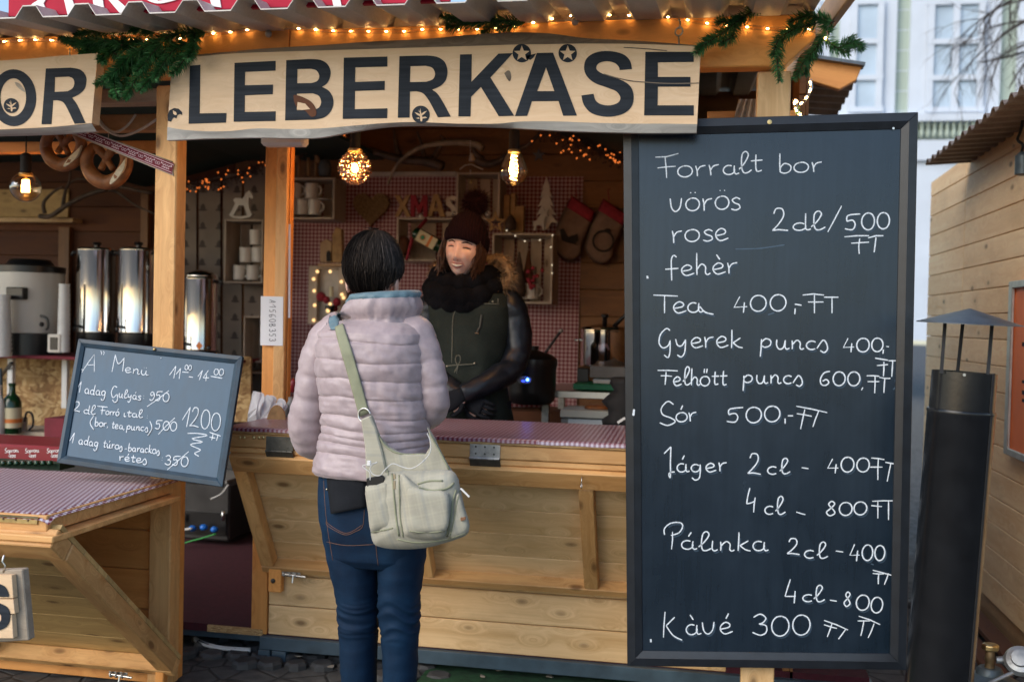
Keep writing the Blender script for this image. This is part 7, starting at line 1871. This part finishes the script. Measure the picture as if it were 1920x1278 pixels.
for i in range(1900):
    th = hr.uniform(-2.7, 2.7); p0_ = hr.uniform(.03, .7); L = hr.uniform(.25, .6); pts_ = []; sw = hr.uniform(-.22, .22)
    for k_ in range(6):
        f = k_ / 5; ph = min(1.03, p0_ + L * f); pts_.append(hp(th + sw * f * f * (1 - ph * .3) + .5 * (1 - ph) * .4, ph, 1.0 + .016 * sin(pi * f) + .014 * hr.random() + (.045 if i % 9 == 0 else 0) * f * hr.random() + .02 * hr.random() * f))
    (st2 if i % 5 == 0 else st).tube(pts_, [.0007, .0012, .0014, .0012, .0009, .0004], 3, caps=False)
for i in range(26):
    th = hr.uniform(-pi, pi); b = hp(th, .05, 1.0); st.tube([b, b + V((hr.uniform(-.012, .012), hr.uniform(-.01, .01), .006)), b + V((hr.uniform(-.03, .03), hr.uniform(-.02, .02), .009))], [.001, .001, .0003], 3, caps=False)
so_ = st.mk('hair_strands', 'hair_dark', CU, keep=True, kind='stuff'); st2.mk('hair_streaks', 'hair_light', CU, keep=True, kind='stuff')
# body under the clothes, one surface
bd = M(); HD.skull(bd, .077, -.048)
bd.loft([ring_el(P3(703, y, .03), rx, ry, 20) for y, rx, ry in ((540, .052, .056), (565, .052, .055), (590, .056, .056), (610, .10, .07), (625, .14, .08), (660, .145, .09), (740, .125, .085), (800, .12, .085), (870, .145, .10), (940, .155, .105), (1000, .14, .10))])
for xs, sx in (([ (660, 985), (668, 1060), (672, 1140), (672, 1200), (673, 1290), (675, 1372)], -1), ([(750, 985), (752, 1060), (749, 1140), (749, 1200), (749, 1290), (749, 1372)], 1)):
    bd.tube(cr([P3(x, y, .0 + (.02 if y > 1200 else 0)) for x, y in xs], 4), [.062 - .026 * min(1, i / 16) for i in range(21)], 16)
    bd.ball(P3(xs[-1][0], 1372, .08), (.038, .11, .035), 14, 10)
bd.tube(cr([P3(640, 625, .03), P3(600, 690, .01), P3(580, 790, .02), P3(612, 822, .16), P3(648, 795, .28)], 5), [.045, .045, .044, .042, .042, .04, .04, .039, .038, .038, .038, .038, .037, .036, .034, .032, .031, .03, .028, .027, .026], 14)
bd.tube(cr([P3(765, 625, .03), P3(800, 690, .01), P3(808, 760, .03), P3(780, 775, .17), P3(752, 765, .28)], 5), [.045, .042, .04, .038, .036, .036, .036, .036, .036, .036, .036, .036, .036, .035, .033, .031, .03, .029, .028, .027, .026], 14)
hand(bd, P3(648, 795, .275), (.35, .9, .1), 1, (0, 0, 1)); hand(bd, P3(752, 765, .275), (-.35, .9, .1), -1, (0, 0, 1))
bo = bd.mk('body', 'skin', CU, smooth=True); finish_body(bo, .0052)
# jeans
jw = random.Random(2)
def jfn(p, y, u):
    d = .0015 * nz(p, 25)
    if 1080 < y < 1215:
        f = noise.noise(V((p.x * 7, p.y * 7, p.z * 42 + 2.5 * noise.noise(V((p.x * 10, 1, p.z * 6))))))
        d += .0085 * exp(-((y - 1150) / 36) ** 2) * (1 - abs(f) * 2.4)
    d += .0022 * noise.noise(V((p.x * 12, p.y * 10, p.z * 28))) + .0015 * noise.noise(V((p.x * 30 + p.z * 20, p.y * 10, p.z * 18)))
    return d
jn = M()
jn.loft(px_loft([(872, 606, 792, .118, .01), (900, 603, 795, .124, .005), (940, 602, 797, .130, 0), (975, 605, 798, .130, 0), (1005, 610, 798, .124, 0), (1040, 616, 796, .112, 0), (1056, 622, 793, .09, 0)], YC, 3, 96, 2.5, jfn))
Lt = [(1000, 611, 706, .095, 0), (1040, 617, 709, .100, 0), (1080, 626, 708.5, .094, 0), (1125, 637, 707, .083, 0), (1160, 640, 706, .078, .002), (1200, 640, 705, .076, .005), (1240, 641, 704, .074, .008), (1280, 643, 703, .069, .012), (1330, 649, 699, .060, .02), (1372, 654, 696, .056, .03)]
Rt = [(1000, 708, 798, .095, 0), (1040, 711, 796, .100, 0), (1080, 712, 790, .094, 0), (1125, 713, 784, .083, 0), (1160, 716, 782.5, .078, .002), (1200, 718, 782, .076, .005), (1240, 720, 781, .074, .008), (1280, 721, 779, .069, .012), (1330, 725, 774, .060, .02), (1372, 728, 770, .056, .03)]
jn.loft(px_loft(Lt, YC, 2.5, 64, 2.2, jfn)); jn.loft(px_loft(Rt, YC, 2.5, 64, 2.2, jfn))
jn.mk('jeans', 'jeans', CU, smooth=True)
tjn = bvh(jn)
for pts_ in ([(612, 975), (613, 984), (632, 996), (649, 1002), (666, 996), (680, 986), (683, 955)], [(614, 978), (615, 981), (633, 993), (649, 999), (665, 993), (678, 984)], [(612, 1015), (650, 1022), (700, 1020)], [(704, 1010), (706, 1035), (709, 1060)], [(607, 900), (609, 940), (614, 990), (624, 1050)]):
    cord('stitching', pts_, .0007, 'leather_tag', CU, tjn, .001, 4, 4)
M().ball(drape(tjn, 607, 894, .002), .005, 8, 6).mk('rivet', 'zip_metal', CU, smooth=True); M().ball(drape(tjn, 613, 917, .002), .004, 8, 6).mk('rivet', 'zip_metal', CU, smooth=True)
for sx, x in ((0, 674), (1, 749)):
    c = P3(x, 1385, .05); c.z = 0; b_ = M()
    b_.loft([ring_el(c + V((0, .03, z)), a_, l_, 24, 2.4) for z, a_, l_ in ((0, .043, .125), (.02, .046, .13), (.028, .044, .127))]); b_.mk('sole', 'black_matt', CU, bev=.002)
    b2 = M(); b2.loft([ring_el(c + V((0, o_, z)), a_, l_, 24, 2.3) for z, a_, l_, o_ in ((.029, .042, .123, .03), (.06, .040, .105, .015), (.09, .04, .07, -.02), (.12, .044, .055, -.03), (.17, .047, .055, -.03))]); b2.mk('boot', 'black_cloth', CU, smooth=True)
# dark layer hanging below the jacket
patch('dark_shirt_tail', [(612, 876), (614, 905), (618, 940), (621, 963)], [(690, 876), (690, 905), (688, 930), (687, 950)], 'black_cloth', CU, tjn, .012, .004, bulge=.006)
# ------------------------------------------------------------- shoulder bag (carried: its own thing)
YBG = -.885
BGT = T('shoulder_bag', 'beige checked canvas shoulder bag worn across the back of the customer', 'bag', at(780, 1025, YBG))
def pillow(name, poly, Y, th, mat, par, k=4, rings=9, nzs=.004, pw=3.0, back=.01):
    q = [(v.x, v.y) for v in cr(poly, k, True)]; cx = sum(a for a, b in q) / len(q); cy = sum(b for a, b in q) / len(q); rr = [[at(x, y, Y + back) for x, y in q]]
    for i in range(rings + 1):
        t = 1 - i / (rings + .4); o = th * (1 - t ** pw) ** .5; r_ = []
        for x, y in q:
            p = at(cx + (x - cx) * t, cy + (y - cy) * t, Y - o); r_.append(p + V((0, nzs * (1 - t) ** .3 * (noise.noise(p * 16) + .6 * noise.noise(p * 45)), 0)))
        rr.append(r_)
    m = M(); m.loft(rr); o_ = m.mk(name, mat, par, smooth=True); cloth_gco(o_, lambda p: p.x * .97 + p.z * .25, lambda p: p.z * .97 - p.x * .25); return m
b1_ = [(683, 787), (695, 778), (703, 800), (711, 820), (728, 838), (751, 851), (775, 853), (797, 852), (806, 838), (804, 812), (800, 800), (812, 820), (826, 850), (838, 872), (846, 884), (858, 900), (858, 960), (700, 960), (688, 905), (684, 840)]
mB = M(); vs, tris, loops = pfill([b1_], YBG + .02, 0); grid = []
mB.prism([at(x, y, YBG + .012) for x, y in b1_], (0, .02, 0)); o_ = mB.mk('bag_top', 'bag_canvas', BGT, bev=.006); cloth_gco(o_, lambda p: p.x * .97 + p.z * .25, lambda p: p.z * .97 - p.x * .25)
p2 = pillow('pouch', [(690, 906), (708, 893), (732, 884), (780, 882), (822, 880), (846, 882), (857, 892), (864, 918), (871, 949), (879, 975), (880, 990), (872, 1004), (835, 1017), (795, 1027), (744, 1029), (710, 1024), (698, 1013), (693, 980), (687, 930)], YBG, .055, 'bag_canvas', BGT, 3, 12, .007)
p3 = pillow('front_pocket', [(750, 889), (772, 900), (800, 917), (838, 922), (845, 930), (846, 960), (840, 990), (830, 1008), (800, 1012), (765, 1008), (754, 998), (751, 950)], YBG - .040, .034, 'bag_canvas', BGT, 3, 10, .006, 4)
p4 = pillow('patch_pocket', [(766, 913), (800, 919), (838, 923), (842, 960), (836, 994), (800, 998), (766, 996), (764, 950)], YBG - .071, .008, 'bag_canvas', BGT, 3, 6, .003, 6)
p5 = pillow('side_pocket', [(685, 912), (706, 906), (727, 902), (732, 940), (737, 988), (718, 993), (696, 996), (690, 960)], YBG - .030, .020, 'bag_canvas', BGT, 3, 7, .004, 4)
p6 = pillow('end_pocket', [(856, 925), (864, 930), (872, 955), (880, 986), (872, 1002), (842, 1010), (846, 985), (850, 955)], YBG - .028, .022, 'bag_canvas', BGT, 3, 7, .004, 4)
tb_ = bvh(mB, p2, p3, p4, p5, p6)
for pts_, r_, mt in (([(735, 888), (738, 920), (742, 965), (748, 1004)], .003, 'strap_cloth'), ([(748, 890), (749, 930), (750, 970), (756, 1006)], .0022, 'strap_cloth'), ([(783, 907), (805, 901), (830, 901)], .003, 'strap_cloth'), ([(855, 918), (849, 940), (846, 970), (838, 1005)], .003, 'strap_cloth'), ([(862, 920), (856, 945), (851, 975), (843, 1008)], .002, 'strap_cloth'),
                     ([(745, 1010), (775, 1016), (810, 1015), (840, 1010), (875, 998)], .0022, 'strap_cloth'), ([(696, 997), (716, 994), (737, 989)], .002, 'strap_cloth'), ([(767, 995), (800, 998), (834, 995)], .0015, 'strap_cloth'), ([(708, 812), (722, 835), (750, 850), (797, 851)], .003, 'strap_cloth'), ([(805, 812), (820, 838), (842, 880)], .003, 'strap_cloth'), ([(700, 800), (715, 840), (728, 890)], .0018, 'strap_cloth'), ([(785, 914), (812, 919), (838, 915), (851, 905)], .0035, 'strap_cloth')):
    cord('seam', pts_, r_, mt, BGT, tb_, .001, 4, 6)
def slabpx(name, pts, Y, dep, mat, par, bev=.001): return M().prism(px(pts, Y), (0, dep, 0)).mk(name, mat, par, bev=bev)
slabpx('zip_pull', [(737, 900), (742, 900), (742, 917), (737, 917)], YBG - .075, .003, 'zip_metal', BGT); slabpx('zip_slider', [(737, 888), (742, 888), (742, 898), (737, 898)], YBG - .073, .004, 'zip_metal', BGT)
slabpx('zip_pull', [(862, 916), (865, 914), (881, 930), (879, 933)], YBG - .06, .003, 'white_plastic', BGT)
slabpx('leather_tag', [(863, 970), (873, 968), (873, 974), (864, 977)], YBG - .056, .003, 'leather_tag', BGT)
PHN = M().prism(px([(686, 897), (714, 890), (720, 893), (722, 930), (690, 936)], YBG - .036), (0, .010, 0)).mk('phone', 'black_plastic', None, bev=.003, label='dark smartphone sticking out of the side pocket of the shoulder bag', cat='phone')
EP = [(694, 900), (693, 885), (684, 878), (680, 873), (690, 870), (704, 868), (706, 866), (697, 872), (694, 880), (700, 889), (712, 891), (722, 880), (736, 869), (752, 874), (768, 878), (782, 873), (797, 861), (806, 848), (808, 836), (806, 824), (801, 812)]
M().tube([at(q.x, q.y, YBG - (.012 if q.y < 862 else .035)) for q in cr(EP, 5)], .0016, 6).mk('earphone_cable', 'cable_white', None, smooth=True, label='white earphone cable running over the shoulder bag', cat='earphones')
M().box(at(692, 868, YBG - .05) + V((-.006, -.003, -.008)), at(692, 868, YBG - .05) + V((.006, .003, .008))).mk('earphone_plug', 'white_plastic', None, bev=.002, label='small white earphone connector at the left of the bag', cat='earphones')
# strap
patch('strap', [(628, 613), (632, 632), (640, 662), (650, 695), (662, 738), (674, 781)], [(643, 606), (649, 625), (658, 652), (669, 690), (681, 733), (692, 774)], 'strap_cloth', BGT, tj, .007, .003)
M().tube(ring(at(683, 778, YBG + .06), .021, 0, V((.2, 1, 0)), 20), .0028, 6).mk('strap_ring', 'steel', BGT, smooth=True)
M().prism(px([(676, 786), (693, 779), (704, 802), (716, 845), (728, 900), (700, 905), (686, 905), (684, 840)], YBG + .002), (0, .010, 0)).mk('strap_base', 'bag_canvas', BGT, bev=.004)

# ------------------------------------------------------------- vendor
YV = .52
VE = T('person', 'smiling vendor in a dark pompom beanie, black scarf and green vest behind the counter', 'person', (at(880, 900, YV).x, YV, .105))
def V3(x, y, dy=0): return at(x, y, YV + dy)
def vfn(p, y, u): return .004 * noise.noise(V((p.x * 18, p.y * 10, p.z * 5))) + .003 * nz(p, 22) + (.004 * sin(p.x * 60) * max(0, 1 - abs(y - 690) / 60))
vt_ = [(533, 842, 920, .07, .02), (541, 822, 948, .09, .02), (552, 811, 960, .105, .01), (575, 806, 962, .125, 0), (610, 808, 960, .132, 0), (650, 814, 954, .128, 0), (690, 820, 946, .122, 0), (705, 820, 947, .124, 0), (740, 820, 953, .134, 0), (790, 820, 962, .142, 0), (860, 818, 968, .145, 0), (900, 818, 968, .145, 0)]
vm = M(); vm.loft(px_loft(vt_, YV, 2.5, 96, 2.4, vfn)); vm.mk('vest', 'vest_cloth', VE, smooth=True)
def lfn(q, L, a): return .006 * noise.noise(V((q.x * 16, q.y * 16, q.z * 26))) + .003 * nz(q, 45)
sm_ = M()
aR, _ = arm_loft([V3(935, 556, .02), V3(957, 572, .01), V3(969, 610, 0), V3(971, 655, -.02), V3(958, 690, -.06), V3(925, 712, -.14), V3(892, 728, -.19), V3(868, 738, -.21)], [.050, .062, .060, .055, .056, .052, .046, .040], 36, 8, lfn)
aL, _ = arm_loft([V3(835, 556, .02), V3(812, 572, .01), V3(802, 612, 0), V3(803, 655, -.02), V3(812, 695, -.06), V3(835, 722, -.13), V3(858, 738, -.17), V3(872, 745, -.18)], [.050, .060, .058, .054, .054, .050, .045, .040], 36, 8, lfn)
sm_.loft(aR); sm_.loft(aL); sm_.mk('sleeves', 'leather', VE, smooth=True)
gl = M(); hand(gl, V3(872, 737, -.215), (-.8, -.1, -.45), 1, (0, -1, 0), 1.0, .7); hand(gl, V3(868, 746, -.17), (.8, -.1, -.35), -1, (0, -1, 0), 1.0, .7); gl.mk('gloves', 'black_cloth', VE, smooth=True)
tv = bvh(vm)
for pts_, r_ in (([(936, 570), (905, 569), (875, 570), (862, 575), (853, 584), (849, 600), (848, 640), (847, 680)], .0022), ([(934, 560), (934, 568)], .002), ([(838, 686), (858, 684), (880, 683), (888, 682)], .0025), ([(858, 684), (854, 676), (856, 667), (862, 667), (863, 676), (859, 684), (852, 698)], .002), ([(859, 684), (856, 700)], .002)):
    cord('trim', pts_, r_, 'vest_trim', VE, tv, .002)
for x, y in ((838, 686), (890, 681), (924, 565)): M().ball(drape(tv, x, y, .003), .005, 8, 6).mk('snap', 'zip_metal', VE, smooth=True)
M().tube([drape(tv, 903, 590, .003), drape(tv, 900, 612, .003), drape(tv, 893, 626, .003)], .004, 6).mk('chest_zip', 'hinge_dark', VE); M().tube([drape(tv, 890, 624, .005), drape(tv, 897, 625, .005)], .002, 5).mk('zip_pull', 'zip_metal', VE)
# scarf: three soft loops
sc_ = M(); rs_ = random.Random(6)
for (yy, rx, ry, th_, dz, sd) in ((556, .128, .108, .048, .035, 1), (541, .135, .112, .050, .040, 2), (523, .112, .102, .042, .022, 3)):
    pts_ = []; n = 40
    c = V3(872, yy, .01)
    for j in range(n + 1):
        t = 2 * pi * j / n; fr = max(0, -sin(t)); pts_.append(V((c.x + rx * cos(t), c.y + ry * sin(t), c.z - dz * fr + .015 * (1 - fr) + .006 * sin(3 * t + sd))))
    m_ = M(); rr, _ = arm_loft(pts_, [th_ * (1 + .14 * sin(2 * t + sd)) for t in range(n + 1)], 18, 2, lambda q, L, a: .007 * noise.noise(q * 26) + .003 * noise.noise(q * 90)); sc_.loft(rr)
sc_.mk('scarf', 'scarf_knit', VE, smooth=True)
# head
HV = Head(V3(872, 468, -.05), -5, -2, 8, 1.10)
vb = M(); HV.skull(vb)
vb.loft([ring_el(V3(876, y, .02), rx, ry, 20) for y, rx, ry in ((500, .05, .055), (525, .05, .055), (545, .06, .06), (556, .13, .075), (600, .135, .085), (680, .11, .08), (740, .13, .09), (800, .14, .095), (860, .13, .09))])
fz = .105
for x in (850, 915):
    hp_ = V3(x, 840, .0); vb.tube(cr([hp_, V((hp_.x, YV, .62)), V((hp_.x, YV + .02, .17)),], 6), [.08 - .04 * i / 12 for i in range(13)], 16); vb.ball(V((hp_.x, YV - .05, .145)), (.04, .115, .04), 12, 8)
vb.tube(cr([V3(925, 562, .02), V3(966, 610, 0), V3(968, 660, -.02), V3(925, 712, -.14), V3(880, 732, -.2)], 4), [.045 - .018 * i / 16 for i in range(17)], 12)
vb.tube(cr([V3(842, 562, .02), V3(806, 612, 0), V3(806, 660, -.02), V3(835, 722, -.13), V3(865, 741, -.17)], 4), [.045 - .018 * i / 16 for i in range(17)], 12)
hand(vb, V3(872, 737, -.215), (-.8, -.1, -.45), 1, (0, -1, 0), .82, .7); hand(vb, V3(868, 746, -.17), (.8, -.1, -.35), -1, (0, -1, 0), .82, .7)
vo = vb.mk('body', 'skin', VE, smooth=True); finish_body(vo, .0042)
tr_ = M()
for x in (850, 915):
    hp_ = V3(x, 840, .0); tr_.tube([V((hp_.x, YV, 1.0)), V((hp_.x, YV, .62)), V((hp_.x, YV + .02, .16))], [.098, .082, .062], 20)
tr_.mk('trousers', 'black_cloth', VE, smooth=True)
for x in (850, 915):
    c = V3(x, 840, 0); c.z = .105; b2 = M(); b2.loft([ring_el(c + V((0, o_, z)), a_, l_, 20, 2.3) for z, a_, l_, o_ in ((.001, .048, .135, -.05), (.03, .05, .138, -.05), (.07, .046, .11, -.04), (.10, .05, .07, 0), (.15, .055, .065, .02))]); b2.mk('boot', 'black_matt', VE, smooth=True)
# face features laid on the face surface
def facecurve(name, pts_, r_, mat, off=.001, n=5):
    c = [HV.on(q.x, q.y, off) for q in cr(pts_, 4)]; return M().tube(c, r_ if not isinstance(r_, tuple) else [r_[0] + (r_[1] - r_[0]) * abs(2 * i / (len(c) - 1) - 1) for i in range(len(c))], n).mk(name, mat, VE, smooth=True)
for sx in (-1, 1):
    facecurve('eyebrow', [(sx * .013, .017), (sx * .028, .023), (sx * .048, .018)], (.0036, .0016), 'brow', .0004)
    facecurve('eye', [(sx * .018, .0005), (sx * .031, .003), (sx * .046, -.001)], (.0042, .0014), 'eye_dark', .0012)
    facecurve('eyelid', [(sx * .017, .003), (sx * .031, .0075), (sx * .048, .002)], (.0030, .0015), 'skin_ear', -.0008)
    facecurve('smile_line', [(sx * .017, -.046), (sx * .026, -.058), (sx * .029, -.068)], .0014, 'skin_ear', .0)
    facecurve('nostril', [(sx * .006, -.049), (sx * .010, -.047)], .0026, 'lip', .0004)
facecurve('mouth', [(-.022, -.062), (-.012, -.066), (0, -.068), (.012, -.066), (.022, -.062)], (.0062, .0015), 'teeth', -.0012, 8)
facecurve('lip', [(-.025, -.060), (-.012, -.060), (0, -.0615), (.012, -.060), (.025, -.060)], (.0028, .0012), 'lip', .0008)
facecurve('lip', [(-.024, -.062), (-.012, -.072), (0, -.0755), (.012, -.072), (.024, -.062)], (.0036, .0012), 'lip', .0008)
for sx in (-1, 1): pass
# beanie
bn = M(); rings = []
for i in range(30):
    t = i / 29; a = t * 1.62; r_ = []
    for j in range(72):
        th = 2 * pi * j / 72; rib = .0022 * sin(th * 36)
        rr_ = (sin(a) if a < 1.57 else 1.0) ; z = .050 + .098 * cos(min(a, 1.57)) - (.024 * max(0, (t - .93) / .07) if t > .93 else 0)
        zz = z + (.012 * -sin(th) if False else 0)
        zz -= .045 * (0.5 + .5 * sin(th)) * t   # lower at the back
        bump = 1 + (.05 if t > .80 else 0) * (1 if t < .995 else .3)
        x = (.084 * rr_ * bump + rib * t) * cos(th); y = (.104 * rr_ * bump + rib * t) * sin(th) + .004
        r_.append(HV.w((x, y, zz + .006)))
    rings.append(r_)
bn.loft(rings, caps=True); bno = bn.mk('beanie', 'beanie_knit', VE, smooth=True)
pc = HV.w((.008, .012, .186)); pp = M(); pp.ball(pc, .042, 14, 10); rp_ = random.Random(12)
for i in range(2600):
    u, v = rp_.uniform(-1, 1), rp_.uniform(0, 2 * pi); d = V((sqrt(1 - u * u) * cos(v), sqrt(1 - u * u) * sin(v), u)); b = pc + d * .034; e_ = pc + d * rp_.uniform(.058, .078) + V((rp_.uniform(-.01, .01), rp_.uniform(-.01, .01), rp_.uniform(-.012, .006)))
    s_ = d.cross(V((rp_.uniform(-1, 1), rp_.uniform(-1, 1), rp_.uniform(-1, 1)))).normalized() * .0012; k_ = len(pp.v); pp.v += [b - s_, b + s_, e_]; pp.f.append((k_, k_ + 1, k_ + 2))
pp.mk('pompom', 'pompom_fur', VE, keep=True, kind='stuff')
# hair beside the face
hs_ = M(); hr2 = random.Random(5)
for sx in (-1, 1):
    for i in range(230):
        z0 = hr2.uniform(.0, .045); x0 = sx * hr2.uniform(.058, .078); y0 = hr2.uniform(-.060, .01); L = hr2.uniform(.085, .125)
        pts_ = [HV.w((x0, y0, z0)), HV.w((x0 + sx * hr2.uniform(.002, .012), y0 + .004, z0 - L * .4)), HV.w((x0 + sx * hr2.uniform(-.004, .014), y0 - hr2.uniform(-.01, .014), z0 - L * .75)), HV.w((x0 + sx * hr2.uniform(-.012, .012), y0 - hr2.uniform(-.01, .015), z0 - L))]
        hs_.tube(cr(pts_, 2), .0022, 3, caps=False)
hs_.mk('hair', 'hair_brown', VE, keep=True, kind='stuff')
# fur hood
def fur(path, seed, n):
    r = random.Random(seed); c = cr(path, 8); m = M(); m.tube(c, .022, 8)
    for i in range(n):
        k_ = r.random() * (len(c) - 1.01); p = c[int(k_)].lerp(c[int(k_) + 1], k_ - int(k_)); u, v = r.uniform(-1, 1), r.uniform(0, 2 * pi); d = V((sqrt(1 - u * u) * cos(v), sqrt(1 - u * u) * sin(v) , u)); e_ = p + d * r.uniform(.035, .062) + V((0, 0, -.012))
        mid = p + d * .025; s_ = d.cross(V((r.uniform(-1, 1), r.uniform(-1, 1), r.uniform(-1, 1)))).normalized() * .0022; b = len(m.v); m.v += [p - s_, p + s_, mid + s_ * .7, e_, mid - s_ * .7]; m.f.append((b, b + 1, b + 2, b + 3, b + 4))
    return m
m = fur([V3(918, 488, .05), V3(936, 486, .03), V3(950, 500, .01), V3(955, 520, 0), V3(944, 534, -.02), V3(936, 545, -.03)], 3, 900)
m2 = fur([V3(838, 490, .08), V3(822, 500, .06), V3(814, 520, .04), V3(812, 540, .03)], 4, 520)
m.add(m2.v, m2.f); m.mk('fur_trim', 'hood_fur', VE, keep=True, kind='stuff')
hd = M(); hd.ball(V3(885, 530, .10), (.13, .07, .09), 20, 14); hd.mk('hood', 'vest_cloth', VE, smooth=True)
